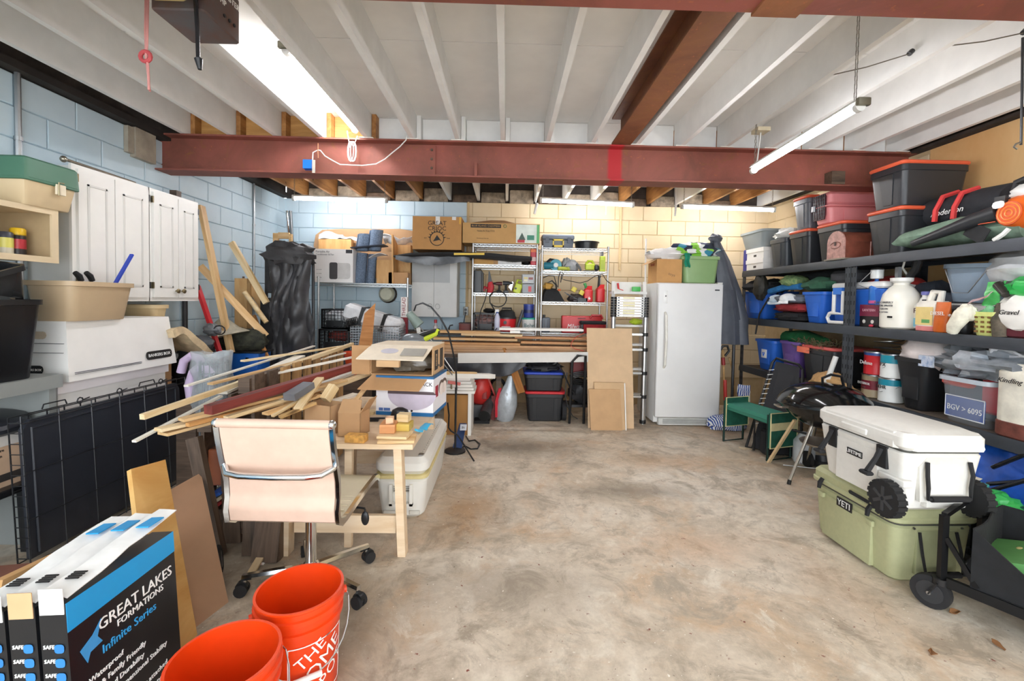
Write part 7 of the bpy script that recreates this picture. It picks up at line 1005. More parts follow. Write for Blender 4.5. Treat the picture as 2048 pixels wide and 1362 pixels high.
one('dark_jacket', 'crumpled black jacket heaped over the first blue tote', 'jacket', MB().blob((3.22, (SY(1484)+SY(1532))/2, ZY(1530, 582)+.05), (.2, .26, .09), 6, .35, 3), cloth('#232427')); one('camo_boot', 'dark camouflage boot hanging off the first blue tote', 'boot', MB().blob((3.04, SY(1522), ZY(1522, 575)), (.07, .09, .14), 4, .3, 3), mat('#2b2923', .6, 0, .4, 20, .3)); one('floral_cloth', 'green floral cloth between the dark jackets', 'cloth', MB().blob((3.14, SY(1572), ZY(1572, 562)), (.12, .14, .06), 5, .25), mat('#9aaa72', .9, 0, .3, 30, .2, None, 0, 1, '#4f7a52')); one('green_tarp', 'dark green tarp bundle over the second blue tote', 'tarp', MB().blob((3.2, SY(1628), ZY(1628, 575)+.03), (.18, .22, .07), 7, .25), cloth('#2f5a44')); one('blue_towel', 'rolled blue towel above the caps', 'towel', MB().tube([PX(1540, 583, 3.1), PX(1570, 574, 3.1), PX(1602, 573, 3.1)], .035, 8), cloth('#2f78b4')); one('grey_canvas_bag', 'dark grey canvas bag on the blue and white cooler', 'bag', MB().rbox(3.08, 3.4, SY(1695), SY(1648), ZY(1670, 566)+.0, ZY(1670, 541), .05, .03), cloth('#47484c')); one('dark_sleeping_bag', 'black sleeping bag pushed under the top shelf', 'bag', MB().tube([(3.3, SY(1640), 1.72), (3.3, SY(1560), 1.72)], .09, 12), cloth('#2c3136'))
one('trailing_strap', 'black strap trailing from the camouflage boot down past the middle shelf', 'strap', MB().tube([PX(x, y, 2.97) for x, y in ((1538, 596), (1528, 612), (1519, 628), (1514, 650), (1511, 668))], .01, 5), BLACK)
# cooler
yf, yn = SY(1662, X=3.06), SY(1765, X=3.06); t = T('wheeled_cooler', 'blue cooler with a white lid and white tow handle', 'cooler', (3.06, (yf+yn)/2, Z2)); w_ = yf-yn; h_ = ZY(1690, 578, 3.06)-Z2; part(t, 'body', MB().rbox(0, .38, -w_/2, w_/2, 0, h_-.005, .03, .012, .02, .02, 3), plastic('#2b67c8')); part(t, 'lid', MB().rbox(-.005, .385, -w_/2-.005, w_/2+.005, h_, h_+.055, .03, .015, 0, 0, 3), WHITE); y1, y2 = SY(1668, X=3.03)-(yf+yn)/2, SY(1686, X=3.03)-(yf+yn)/2; part(t, 'tow_handle', MB().tube([(-.03, y1, h_-.02), (-.03, y1, .12), (-.03, y1+.05, .10), (-.03, y1+.075, .06), (-.03, y1+.05, .02), (-.03, y2-.06, .02)], .016, 8).tube([(-.03, y2, h_-.02), (-.03, y2, .10), (-.03, y1+.02, .105)], .016, 8), WHITE); part(t, 'hinge', MB().box(-.045, 0, y2, y1, h_-.05, h_+.01), plastic('#3a7ad8'))
# lantern, sprayer, jugs, bags
c = PX(1741, 650, 3.06); t = T('lantern_carton', 'maroon and black camping lantern carton', 'box', (3.04, SY(1739, X=3.04), Z2)); w_ = SY(1720, X=3.04)-SY(1757, X=3.04); part(t, 'box_body', MB().box(0, .15, -w_/2, w_/2, 0, .185), mat('#1d1a1c', .4)); part(t, 'maroon_panel', MB().box(-.001, .151, -w_/2-.001, w_/2+.001, .09, .186), mat('#7a2440', .4)); [part(t, 'printed_lamp', MB().cyl((-.002, y, .045), (0, y, .045), .016, n=10), mat('#d9d6cf', .4)) for y in (w_*.25, -w_*.2)]; part(t, 'red_knob', MB().blob((-.01, -.04, .012), (.012, .022, .012), 0, 0), plastic('#c8324a')); TXT(t, 'LANTERN', .03, (-.002, 0, .14), mat('#d8a6b4', .5), (PI/2, 0, -PI/2))
t = T('propane_lantern', 'propane lantern on a blue gas cylinder', 'lantern', (3.10, SY(1752, X=3.10), Z2+.187)); part(t, 'gas_cylinder', MB().lathe([(.045, 0), (.05, .01), (.05, .15), (.03, .19), (.014, .20), (.014, .22)], 16), plastic('#2a6cc0')); part(t, 'pink_band', MB().lathe([(.0505, .01), (.0505, .035)], 16, caps=False), plastic('#c65a94')); part(t, 'globe', MB().lathe([(.03, .215), (.045, .22), (.045, .29), (.035, .295)], 16), mat('#d5d8d6', .2)); part(t, 'cap', MB().lathe([(.048, .29), (.04, .305), (.01, .31)], 16), STEEL); part(t, 'bail', MB().tube([(-.045, 0, .28), (-.07, .05, .22), (-.09, .09, .17), (-.05, .04, .14)], .003, 5), STEEL)
t = T('pump_sprayer', 'white translucent pump sprayer jug', 'sprayer', (3.12, SY(1797, X=3.10), Z2)); part(t, 'tank', MB().lathe([(.115, 0), (.128, .012), (.13, .20), (.115, .27), (.08, .32), (.05, .345), (.05, .36)], 26), mat('#f0ece0', .3, 0, .04, 4)); part(t, 'funnel_top', MB().lathe([(.05, .36), (.072, .375), (.074, .40), (.06, .402)], 22), WHITE); part(t, 'pump_handle', MB().tube([(.02, -.04, .40), (.03, -.08, .46), (.03, -.10, .53)], [.025, .028, .03], 8), BLACK); part(t, 'hose', MB().tube([(.03, -.10, .53), (.02, -.06, .565), (.02, .0, .55), (.02, .02, .48), (.02, -.02, .43)], .008, 6), mat('#c9c8c0', .4)); part(t, 'shutoff', MB().box(-.015, .015, .02, .05, .40, .49), mat('#77797b', .5)); [TXT(t, s_, sz, (-.1315, .01, z), mat('#55565c', .6), (PI/2, 0, -PI/2)) for s_, sz, z in (('READ CAREFULLY', .022, .205), ('PRESSURE SPRAYER', .02, .18), ('2 GALLON', .018, .155), ('mix and shake', .016, .13))]; part(t, 'printed_bar', MB().box(-.1325, -.13, -.075, -.03, .085, .1), INK)
t = T('bug_spray_jug', 'white jug with yellow label and purple cap', 'jug', (3.16, SY(1841, X=3.12), Z2)); part(t, 'jug_body', MB().rbox(-.05, .05, -.055, .055, 0, .20, .02, .015), mat('#f3f0ea', .35)); part(t, 'neck', MB().lathe([(.045, .195), (.03, .24), (.022, .25), (.022, .265)], 14), mat('#f3f0ea', .35)); part(t, 'cap', MB().lathe([(.028, .265), (.028, .29), (.02, .293)], 14), plastic('#7a7ac0')); part(t, 'label', MB().box(-.052, -.05, -.045, .045, .10, .18), mat('#f0e9d8', .5)); TXT(t, 'Pep', .055, (-.053, .0, .145), mat('#4a2a30', .5), (PI/2, 0, -PI/2)); part(t, 'blue_label', MB().box(-.052, -.05, -.03, .045, .025, .09), mat('#8cc8dc', .5))
t = T('cleaner_jug', 'large cream jug of pink cleaner with a yellow label', 'jug', (3.10, SY(1862, X=3.08), Z2)); part(t, 'jug_body', MB().rbox(-.07, .07, -.085, .075, 0, .22, .03, .02), mat('#f2ede2', .35)); part(t, 'handle', MB().tube([(0, -.05, .21), (0, -.06, .28), (0, .0, .285), (0, .03, .21)], .022, 8), mat('#f2ede2', .35)); part(t, 'pink_fill', MB().rbox(-.071, .071, -.086, .076, .0, .04, .03, .004), mat('#e08a88', .4)); part(t, 'label', MB().box(-.073, -.07, -.07, .06, .045, .175), mat('#ecd48c', .5)); part(t, 'green_mark', MB().box(-.0745, -.07, -.05, .01, .06, .085), mat('#6aa864', .5)); part(t, 'cap', MB().box(-.02, .02, .04, .07, .215, .23), DARK)
def pouch(name, label, xl, xc, ytop, c, X=3.02, dep=.09, cat='bag', txt=None, tc=None, bulge=.3, ybot=None):
    yf, yn = SY(xl, X=X), SY(xc, X=X); zt = ZY((xl+xc)/2, ytop, X); t = T(name, label, cat, (X+dep/2, (yf+yn)/2, Z2)); h_ = zt-Z2; w_ = yf-yn
    part(t, 'pouch_body', MB().loft([[(dep/2*b*math.cos(a), w_/2*k*math.copysign(abs(math.sin(a))**.6, math.sin(a)), h_*z) for a in [2*PI*i/18 for i in range(18)]] for z, b, k in ((0, .8, .92), (.06, 1, 1), (.45, .9, .98), (.85, .35, .98), (1, .08, .97))]), mat(c, .4, 0, .1, 9, .2))
    if txt: TXT(t, txt[0], txt[1], (-dep/2-.004, 0, h_*.62), tc or INKW, (PI/2, 0, -PI/2))
    return t
pouch('orange_pouch', 'orange printed pouch standing beside the cream jug', 1862, 1892, 604, '#cf6420', 3.0, .08, txt=('DIESEL', .035)); pouch('black_pouch', 'black printed pouch behind the knotted glove', 1884, 1930, 610, '#26272b', 3.03, .10, txt=('TOP SOIL', .03)); one('knotted_glove', 'cream knitted glove hanging over the shelf edge', 'glove', MB().tube([PX(1938, 618, 3.0), PX(1925, 630, 2.98), (2.975, SY(1918, X=3.0), 1.33), (2.985, SY(1912, X=3.0), 1.29)], [.04, .05, .04, .03], 10).blob(PX(1934, 625, 2.995), (.035, .05, .05), 5, .3), cloth('#ece6d4'))
t = T('plastic_basket', 'yellow-green slotted plastic basket at the shelf edge', 'basket', (3.06, (SY(1945, X=3.0)+SY(1992, X=3.0))/2, Z2)); w_ = SY(1945, X=3.0)-SY(1992, X=3.0); part(t, 'basket_body', MB().tub(.12, w_, .15, .02, .01, .012, .004, lip=.004), mat('#d6dc86', .4)); [part(t, 'slot', MB().box(-.064, -.05, -.08+.038*i, -.066+.038*i, .02+.03*j, .033+.03*j), mat('#7c5a30', .8)) for i in range(5) for j in range(4) if abs(-.08+.038*i) < w_/2-.02]; part(t, 'contents', MB().blob((0, 0, .13), (.05, w_*.4, .05), 3, .3), mat('#7cc28c', .4))
t = T('dish_tub', 'blue-grey wash tub standing on the white flat carton', 'tub', (3.27, (SY(1872, X=3.12)+SY(1975, X=3.12))/2, Z2+.207), 0, None, (.05, .06, 0)); part(t, 'tub_body', MB().tub(.30, SY(1866, X=3.12)-SY(1980, X=3.12), .26, .08, .05, .04, .005), plastic('#8698aa', .35)); part(t, 'wire_handle', MB().tube([(-.15, .14, .22), (-.16, .05, .06), (-.16, -.05, .06), (-.15, -.14, .22)], .004, 5), STEEL); one('white_carton_low', 'white flat carton under the blue-grey wash tub', 'box', MB().box(3.2, 3.5, SY(1990, X=3.2), SY(1888, X=3.2), Z2, Z2+.205), mat('#e9e6e2', .5)); one('red_wrapper', 'red and white foil wrapper above the slotted basket', 'wrapper', MB().sheet(lambda u, v: drape((3.0+.05*v, SY(1927, X=3.0)+(SY(1970, X=3.0)-SY(1927, X=3.0))*u, 1.47+.05*u+.03*v), 4, .015, 20), 8, 5, .004), mat('#c22838', .3, 0, .3, 18, 0, None, 0, 1, '#e8dede')); one('green_wrapper', 'bright green wrapper standing beside the wash tub', 'wrapper', MB().sheet(lambda u, v: drape((3.05+.03*v, SY(1965, X=3.05)+(SY(1997, X=3.05)-SY(1965, X=3.05))*u, 1.47+.15*v), 6, .02, 15), 6, 8, .004), mat('#58c46a', .3, 0, .15, 12))
one('grey_rag', 'grey rags stuffed behind the sprayer', 'rags', MB().blob((3.4, SY(1840, X=3.3), Z2+.2), (.13, .2, .16), 6, .3, zmin=Z2), cloth('#4f5560')); one('red_cushion', 'red cushion under the top shelf behind the lantern', 'cushion', MB().blob((3.32, SY(1785, X=3.3), 1.66), (.15, .2, .05), 3, .15), cloth('#c23a36')); one('dark_bundle', 'dark folded bundle carrying the red cushion', 'bundle', MB().rbox(3.22, 3.5, SY(1812, X=3.3), SY(1780, X=3.3), Z2+.001, 1.61, .04, .02), cloth('#2b2c30')); one('camo_bottle', 'camouflage wrapped bottle beside the slotted basket', 'bottle', MB().tube([(3.03, SY(2003, X=3.02), Z2), (3.03, SY(2000, X=3.02), Z2+.1), (3.06, SY(1994, X=3.02), Z2+.2)], [.04, .045, .03], 10), mat('#6d6152', .8, 0, .4, 25, 0, None, 0, 1, '#3c3a30'))
t = T('white_sack', 'white printed sack with green top at the shelf end', 'sack', (3.12, SY(2048, X=3.06), Z2)); part(t, 'sack_body', MB().blob((0, 0, .13), (.12, .17, .14), 6, .15, 3, zmin=.04), mat('#efece6', .5, 0, .06, 9, .3)); part(t, 'maroon_base', MB().rbox(-.10, .1, -.15, .15, 0, .06, .03, .01), mat('#5f2630', .4)); part(t, 'green_top', MB().blob((-.02, -.02, .30), (.06, .12, .06), 8, .5, 3), mat('#35b455', .25)); TXT(t, 'Gravel', .04, (-.13, .02, .15), INK, (PI/2, 0, -PI/2), shear=.3); one('clear_wrap', 'big crumpled clear plastic bundle above the white sack', 'plastic', MB().blob((3.3, SY(2045, X=3.2), Z2+.42), (.2, .24, .13), 7, .25, 3), mat('#d5d8da', .15, 0, .15, 8, .4)); one('torch', 'black and yellow torch stuck among the sacks', 'torch', MB().cyl(PX(1998, 570, 3.08), PX(2012, 590, 3.04), .03, .02, 12), plastic('#2a2722', .3))
# ------------------------------------------------------------------ low shelf
t = otub('blue recycling tote with a white emblem on the low shelf', 1512, 1552, 683, Z1s, .40, BLU); part(t, 'emblem', MB().rbox(-.2, -.192, -.05, .05, .14, .24, .002, .001), INKW); part(t, 'emblem_mark', MB().tube([(-.203, .022*math.cos(2*PI*k/3+.5), .19+.026*math.sin(2*PI*k/3+.5)) for k in range(3)], .006, 5, True), BLU)
otub('purple plastic tote on the low shelf', 1561, 1600, 686, Z1s, .40, plastic('#6a4f96', .4)); sbin('black tote with a coral lid on the low shelf', 1606, 1672, 698, Z1s, .45, BK, plastic('#d8625c'), group=None); one('green_duffel', 'dark green bag wedged above the purple tote', 'bag', MB().tube([(3.25, SY(1560, X=3.15), 1.075), (3.22, SY(1600, X=3.15), 1.085), (3.2, SY(1645, X=3.15), 1.06)], [.08, .10, .07], 12), cloth('#1f6a3c')); one('orange_tag', 'orange strip tied on the coral-lidded tote', 'strip', MB().rbox(3.02, 3.036, SY(1626), SY(1603), ZY(1615, 700)-.03, ZY(1615, 694), .004, .002), plastic('#ef7a5c'))
g = MB(); random.seed(3)
for k in range(420):
    y = random.uniform(SY(1690, X=3.2), SY(1620, X=3.2)); x = random.uniform(3.03, 3.3); z = 1.0+random.uniform(0, .10); d = Vector((random.uniform(-1, 1), random.uniform(-1, 1), random.uniform(-.2, .8))).normalized()*.055; g.bar((x, y, z), Vector((x, y, z))+d, .006, .003)
gt = T('garland', 'green and red artificial garland heaped on the coral-lidded tote', 'garland'); part(gt, 'needles', g, mat('#5d6b45', .8, 0, .4, 20, 0, None, 0, 1, '#7d5a48'), kind='stuff'); part(gt, 'stem', MB().tube([(3.1, SY(1688, X=3.2), 1.045), (3.2, SY(1655, X=3.2), 1.06), (3.15, SY(1624, X=3.2), 1.045)], .012, 6), OLD)
def paint_can(label, x, z0, c, c2, txt, X=3.06, h=.19, r=.083):
    t = T('paint_can', label, 'paint can', (X+r, SY(x, X=X), z0), 0, 'paint cans'); part(t, 'can_body', MB().lathe([(r, 0), (r+.002, .004), (r, .008), (r, h-.01), (r+.003, h-.006), (r+.003, h), (r-.01, h), (r-.012, h-.008), (0.001, h-.008)], 24), plastic(c)); part(t, 'label_band', MB().lathe([(r+.0008, h*c2[1]), (r+.0008, h*c2[2])], 24, caps=False), plastic(c2[0])); part(t, 'rim', MB().lathe([(r+.004, h-.008), (r+.004, h+.002), (r-.008, h+.002)], 24), STEEL); part(t, 'bail', MB().tube([(-.01, r+.004, h*.72), (-r*.6, r*.75, h*.5), (-r-.006, 0, h*.42), (-r*.6, -r*.75, h*.5), (-.01, -r-.004, h*.72)], .0028, 5), STEEL)
    if txt: TXT(t, txt[0], txt[1], (-r-.003, .0, h*txt[2]), INKW if len(txt) < 4 else txt[3], (PI/2, 0, -PI/2))
    return t
paint_can('tan and maroon paint can on the bottom of the paint stack', 1735, Z1s, '#a8977a', ('#7a2230', .35, .75), ('EXTERIOR', .028, .6)); paint_can('white and teal paint can, lower one near the black tub', 1770, Z1s, '#eef0ee', ('#1f8fa6', .7, .96), ('BEHR', .04, .62, INK)); paint_can('red paint can with script lettering on top of the stack', 1738, Z1s+.196, '#c5242c', ('#2f4f8f', .84, .97), ('Deluxe', .045, .5)); paint_can('white and teal paint can, upper one near the black tub', 1772, Z1s+.196, '#f0f1ee', ('#1f94aa', .62, .95), ('PX', .045, .55, INK))
one('wire_coil', 'loose coil of thin steel wire on the paint cans', 'wire', MB().tube([(3.22+.10*math.cos(a), SY(1765, X=3.15)+.10*math.sin(a), Z1s+.40+.008*a) for a in [2*PI*i/14 for i in range(42)]], .004, 5), STEEL); otub('large black plastic tub beside the paint cans', 1790, 1862, 722, Z1s, .40, BINB, tp=.06, name='black_tub'); one('white_shirt_bag', 'white shopping bag heaped in the black tub', 'bag', MB().blob((3.2, (SY(1800)+SY(1862))/2, ZY(1830, 722)+.06), (.14, .2, .13), 4, .25, 3), mat('#eadfdc', .5, 0, .08, 9, .4)); one('paper_sleeve', 'small blue and white paper sleeve tucked in the black tub', 'paper', MB().box(3.04, 3.06, SY(1872), SY(1845), ZY(1858, 726)-.03, ZY(1858, 712)), mat('#6f93c4', .5, 0, .3, 25, 0, None, 0, 1, '#e8eaf0'))
# clear bin with plate
yf, yn = SY(1884, X=3.02), SY(1985, X=3.02); w_ = yf-yn; t = T('clear_bin', 'clear plastic bin showing a licence plate and red tools', 'bin', (3.02, (yf+yn)/2, Z1s)); h_ = ZY(1900, 752, 3.02)-Z1s; CLR = mat('#ccd3da', .28, 0, .05, 5, 0, None, 0, .22)
part(t, 'bin_body', MB().loft([[(.20+a, b, z) for a, b in rr(.40-2*i, w_-2*i, .05, 3)] for z, i in ((0, .03), (.01, .025), (h_, .0))], True, False), CLR); part(t, 'rim', MB().loft([[(.20+a, b, z) for a, b in rr(.40+2*i, w_+2*i, .05, 3)] for z, i in ((h_-.03, .0), (h_-.028, .012), (h_, .012), (h_, -.01))], False, False), mat('#bcc4cd', .3))
one('licence_plate', 'blue and white licence plate reading BGV 6095 inside the clear bin', 'licence plate', MB().rbox(-.13, .13, -.075, .075, 0, .003, .01, .0005), mat('#5a6da6', .4, 0, .1, 5), (3.047, (yf+yn)/2+.0, Z1s+.105), rot=(PI/2, 0, -PI/2)); pl = bpy.data.objects['licence_plate']; TXT(pl, 'BGV > 6095', .053, (0, -.01, .004), INKW, (0, 0, 0), .85); part(pl, 'plate_border', MB().tube([(-.125, -.07, .003), (.125, -.07, .003), (.125, .07, .003), (-.125, .07, .003)], .004, 5, True), INKW)
for nm, lab, dx, dy, dz, r_, c in (('red_tool', 'red plastic tool inside the clear bin', .14, -.10, .22, (.06, .06, .13), '#d03540'), ('red_pan', 'red flat tray inside the clear bin above the plate', .12, .12, .26, (.05, .1, .03), '#d85a4c'), ('blue_box', 'blue case at the near end inside the clear bin', .2, -.20, .12, (.09, .05, .10), '#2a62b0'), ('grey_box', 'grey bundle inside the clear bin', .22, .05, .16, (.10, .16, .12), '#6a7280')): one(nm, lab, 'tool', MB().rbox(3.02+dx-r_[0], 3.02+dx+r_[0], (yf+yn)/2+dy-r_[1], (yf+yn)/2+dy+r_[1], Z1s+max(.02, dz-r_[2]), Z1s+dz+r_[2], .03, .015), plastic(c))
one('grey_bin_bag', 'shiny grey plastic bag spilling over the clear bin', 'bag', MB().blob((3.24, (yf+yn)/2-.05, Z1s+h_+.09), (.21, .36, .12), 9, .38, 3.2, 34, 20, zmin=Z1s+h_+.003), mat('#a7adb4', .22, .35, .25, 10, .6)); one('white_parcel', 'crumpled white parcel on the shiny grey bag', 'parcel', MB().sheet(lambda u, v: drape((3.04+.2*u, (yf+yn)/2-.12-.22*v, Z1s+h_+.20+.02*math.sin(5*v)), 5, .05, 10), 10, 12, .012), mat('#dfe2e6', .3, .1, .15, 10, .5)); t = T('bark_bag', 'white bag of bark with handwritten label at the shelf end', 'sack', (3.0, SY(2035, X=3.0), Z1s)); part(t, 'sack_body', MB().rbox(0, .16, -.11, .11, 0, .44, .06, .05, 0, 0, 4), mat('#e8e2d3', .6, 0, .15, 12, .2)); part(t, 'bark_fill', MB().rbox(-.004, .164, -.114, .114, 0, .10, .06, .01, 0, 0, 4), mat('#6d3a30', .7, 0, .4, 20)); TXT(t, 'Kindling', .04, (-.012, .01, .34), INK, (PI/2-.15, 0, -PI/2), shear=.3)
# things hung on and propped at the left unit
one('twine_rod', 'thin pale wooden rod lying on the low shelf end', 'rod', MB().cyl(PX(1495, 671, 3.0), PX(1530, 672, 3.0), .007, n=6), PINE2); one('canvas_drop_cloth', 'tan canvas work cloth crumpled at the shelving post', 'cloth', MB().blob((3.02, SY(1665, X=3.0)-.0, .62+.09), (.10, .22, .11), 5, .35, 3, zmin=ZS[0]+.002), cloth('#c29a68'))
# ------------------------------------------------------------------ grill, kneeler, lounger
GE = mat('#151617', .12, 0, .05, 3); c = Vector((2.62, 3.68, 0)); q1 = PZ(1552, 948)
gx = (P(1556, 780, 3.7).x+P(1716, 780, 3.7).x)/2; gy = 3.62; gz = P(1635, 808, gy).z; gr = (P(1716, 780, gy).x-P(1556, 780, gy).x)/2
t = T('kettle_grill', 'black kettle charcoal grill with thin metal legs', 'grill', (gx, gy, 0)); part(t, 'bowl', MB().lathe([(.05, gz-.20), (.16, gz-.165), (.25, gz-.10), (gr-.01, gz-.02), (gr, gz)], 32), GE); ld = part(t, 'lid', MB().lathe([(gr+.006, gz-.008), (gr+.008, gz+.008), (gr-.02, gz+.06), (gr-.09, gz+.125), (.13, gz+.165), (.01, gz+.175)], 32), GE); part(t, 'rim', MB().tube([((gr+.006)*math.cos(2*PI*i/32), (gr+.006)*math.sin(2*PI*i/32), gz) for i in range(32)], .007, 6, True), GE); part(ld, 'handle', MB().tube([(-.02, 0, gz+.16), (-.04, -.02, gz+.22), (.03, -.02, gz+.25), (.12, -.02, gz+.235), (.16, 0, gz+.14)], .011, 8), BLACK)
part(t, 'ash_plate', MB().lathe([(.02, gz-.33), (.16, gz-.335), (.17, gz-.32), (.15, gz-.315)], 24), metal('#bfb9b0', .4)); part(t, 'side_handle', MB().tube([(-gr, -.05, gz-.02), (-gr-.05, -.05, gz-.02), (-gr-.06, -.02, gz-.02), (-gr-.05, .05, gz-.02), (-gr, .05, gz-.02)], .009, 6), metal('#b9b6b0', .3))
for k, (a, L) in enumerate(((math.radians(197), .36), (math.radians(315), .30), (math.radians(75), .30))): lg = part(t, 'leg', MB().cyl((.13*math.cos(a), .13*math.sin(a), gz-.17), (L*math.cos(a), L*math.sin(a), .01 if k == 0 else .03), .012, n=8), metal('#b5b0a6', .35)); part(lg, 'foot', MB().cyl((L*math.cos(a), L*math.sin(a), 0), (L*math.cos(a)*.97, L*math.sin(a)*.97, .035), .015, n=8), BLACK) if k == 0 else part(lg, 'wheel', MB().cyl((L*math.cos(a)-.015, L*math.sin(a), .07), (L*math.cos(a)+.015, L*math.sin(a), .07), .07, n=18), RUBBER)
stick('wood_strip', 'pale wooden strip propped against the kettle grill', PZ(1537, 925), P(1590, 840, 3.75), .03, .018, PINE2); one('wire_grate', 'bent wire grate lying under the kettle grill', 'grate', MB().tube([PZ(1566, 930, .01), PZ(1640, 938, .01), PZ(1650, 930, .01)], .004, 5).tube([PZ(1600, 926, .012), PZ(1655, 940, .012)], .004, 5), STEEL)
GN = cloth('#1d5a48'); BE = mat('#d8cd9c', .8); t = T('garden_kneeler', 'green garden kneeler bench with tool pouches', 'bench', (0, 0, 0)); a0, a1 = PZ(1447, 884), PZ(1485, 880); b0, b1 = PZ(1534, 924), PZ(1580, 918); zk = P(1490, 812, 4.35).z
for u, v in ((a0, a1), (b0, b1)): part(t, 'leg_frame', MB().tube([u+Vector((0, 0, zk)), u+Vector((0, 0, .014)), v+Vector((0, 0, .014)), v+Vector((0, 0, zk))], .012, 8), mat('#16332d', .4, .3)); mb = MB()
d = (b0-a0); part(t, 'kneeling_pad', MB().loft([[tuple(p+Vector((0, 0, z))) for p in (a0.lerp(b0, .05), a1.lerp(b1, .05), a1.lerp(b1, .98), a0.lerp(b0, .98))] for z in (zk-.055, zk-.015)]), plastic('#3a8a76', .6)); part(t, 'pad_base', MB().loft([[tuple(p+Vector((0, 0, z))) for p in (a0.lerp(b0, .03), a1.lerp(b1, .03), a1, a0)] if 0 else [tuple(p+Vector((0, 0, z))) for p in (a0.lerp(b0, .04), a1.lerp(b1, .04), a1.lerp(b1, .99), a0.lerp(b0, .99))] for z in (zk-.085, zk-.057)]), plastic('#2f7a66', .6))
for u, v, zt_, zb_ in ((a0, a1, zk+.04, zk-.26), (b0, b1, zk+.02, zk-.30)):
    n_ = (v-u).normalized(); off = Vector((n_.y, -n_.x, 0))*.02; pc = part(t, 'tool_pouch', MB().loft([[tuple(p+Vector((0, 0, z))) for p in (u-n_*.02+off, v+n_*.02+off, v+n_*.02+off*2.2, u-n_*.02+off*2.2)] for z in (zb_, zt_)]), GN); part(pc, 'pouch_trim', MB().tube([u-n_*.02+off*2.2+Vector((0, 0, zt_)), v+n_*.02+off*2.2+Vector((0, 0, zt_)), v+n_*.02+off*2.2+Vector((0, 0, zb_)), u-n_*.02+off*2.2+Vector((0, 0, zb_))], .007, 5, True), BE); part(pc, 'pouch_band', MB().loft([[tuple(p+Vector((0, 0, z))) for p in (u-n_*.02+off*2.2, v+n_*.02+off*2.2, v+n_*.02+off*2.5, u-n_*.02+off*2.5)] for z in (zt_-.16, zt_-.09)]), BE) if u is b0 else part(pc, 'pouch_band', MB().tube([u-n_*.02+off*2.3+Vector((0, 0, zt_-.07)), v+n_*.02+off*2.3+Vector((0, 0, zt_-.07))], .006, 5), BE)
YC = 4.45; t = T('lounge_chair', 'folded black mesh lounge chair leaning on the black shelving', 'folding chair', (0, 0, 0)); q = [Vector((P(1478, 890, 4.30).x+.10, 4.35, .03)), Vector((P(1610, 880, 4.0).x-.0, 4.05, .03)), P(1606, 730, 4.45), P(1545, 716, 4.7)]
part(t, 'frame', MB().tube([q[0], q[3]-Vector((0, 0, .05)), q[3]+Vector((.03, -.02, 0)), q[2]+Vector((-.03, .02, 0)), q[2]-Vector((0, 0, .05)), q[1]], .014, 8, True), BLACK); n_ = (q[1]-q[0]).cross(q[3]-q[0]).normalized(); part(t, 'mesh_sling', MB().loft([[tuple(q[0].lerp(q[1], .1).lerp(q[3], 0)+n_*s_), tuple(q[0].lerp(q[1], .92)+n_*s_), tuple(q[3].lerp(q[2], .90)-Vector((0, 0, .03))+n_*s_), tuple(q[3].lerp(q[2], .12)-Vector((0, 0, .03))+n_*s_)] for s_ in (.004, -.004)]), mat('#26272c', .7, 0, .1, 60))
for k in range(12): p = q[0].lerp(q[3], .25+.055*k); part(t, 'lacing', MB().bar(p, p+(q[1]-q[0]).normalized()*.05+Vector((0, 0, .012)), .006), INKW)
part(t, 'lower_frame', MB().tube([q[0]+Vector((.02, -.10, 0)), q[0]+Vector((.02, -.1, .30)), q[1]+Vector((0, -.10, .25)), q[1]+Vector((0, -.10, 0))], .012, 8), BLACK); part(t, 'headrest_pad', MB().rbox(q[0].x+.05, q[1].x-.05, 4.12, 4.22, .02, .26, .03, .02), cloth('#202124'))
one('white_pvc_pipe', 'white plastic pipe slanting up behind the kettle grill', 'pipe', MB().cyl(P(1640, 800, 4.0), P(1672, 713, 3.95), .022, n=10).cyl((P(1640, 800, 4.0).x-.1, 4.02, 0), P(1640, 800, 4.0), .02, n=10), WHITE); one('floor_scrap', 'torn paper scrap on the floor by the green kneeler', 'scrap', MB().sheet(lambda u, v: drape((.1*u, .07*v, .006), 3, .02, 20), 5, 4, .004), mat('#d8c4a6', .7), PZ(1485, 900)); one('dog_bowl', 'dark metal bowl in the shade under the shelving', 'bowl', MB().lathe([(.08, 0), (.1, .01), (.12, .07), (.11, .07), (.085, .02)], 20), mat('#54565a', .3, .6), (2.9, 3.9, 0)); one('white_jug_floor', 'white plastic jug on the floor behind the kettle grill', 'jug', MB().lathe([(.08, 0), (.09, .02), (.09, .2), (.04, .26), (.03, .28)], 16), mat('#dfe3e6', .3), (2.78, 4.02, 0))
# ------------------------------------------------------------------ stacked coolers
def rcool(label, name, m, x0, y0, w_, l_, z0, hb, hl, tap, r):
    t = T(name, label, 'cooler', (x0, y0, z0), .02); part(t, 'body', MB().rbox(0, w_, 0, l_, 0, hb, r, .015, tap, tap, 4), m); part(t, 'lid', MB().rbox(-.008, w_+.008, -.008, l_+.008, hb+.006, hb+hl, r+.005, .022, 0, 0, 4), m); part(t, 'gasket', MB().rbox(.004, w_-.004, .004, l_-.004, hb-.001, hb+.008, r, .001, 0, 0, 4), mat('#4a4a44', .7)); return t
OL = mat('#b3b58c', .5, 0, .05, 30, .05); gx0, gy0 = 2.045, 2.24
t = rcool('sage green hard cooler on the floor below the white cooler', 'hard_cooler', OL, gx0, gy0, .44, .60, 0, .31, .105, .02, .05)
part(t, 'front_panel', MB().rbox(-.006, .03, .14, .50, .015, .27, .004, .003), OL); part(t, 'lid_bevel', MB().rbox(-.016, .46, -.016, .615, .325, .355, .055, .006, 0, 0, 4), OL)
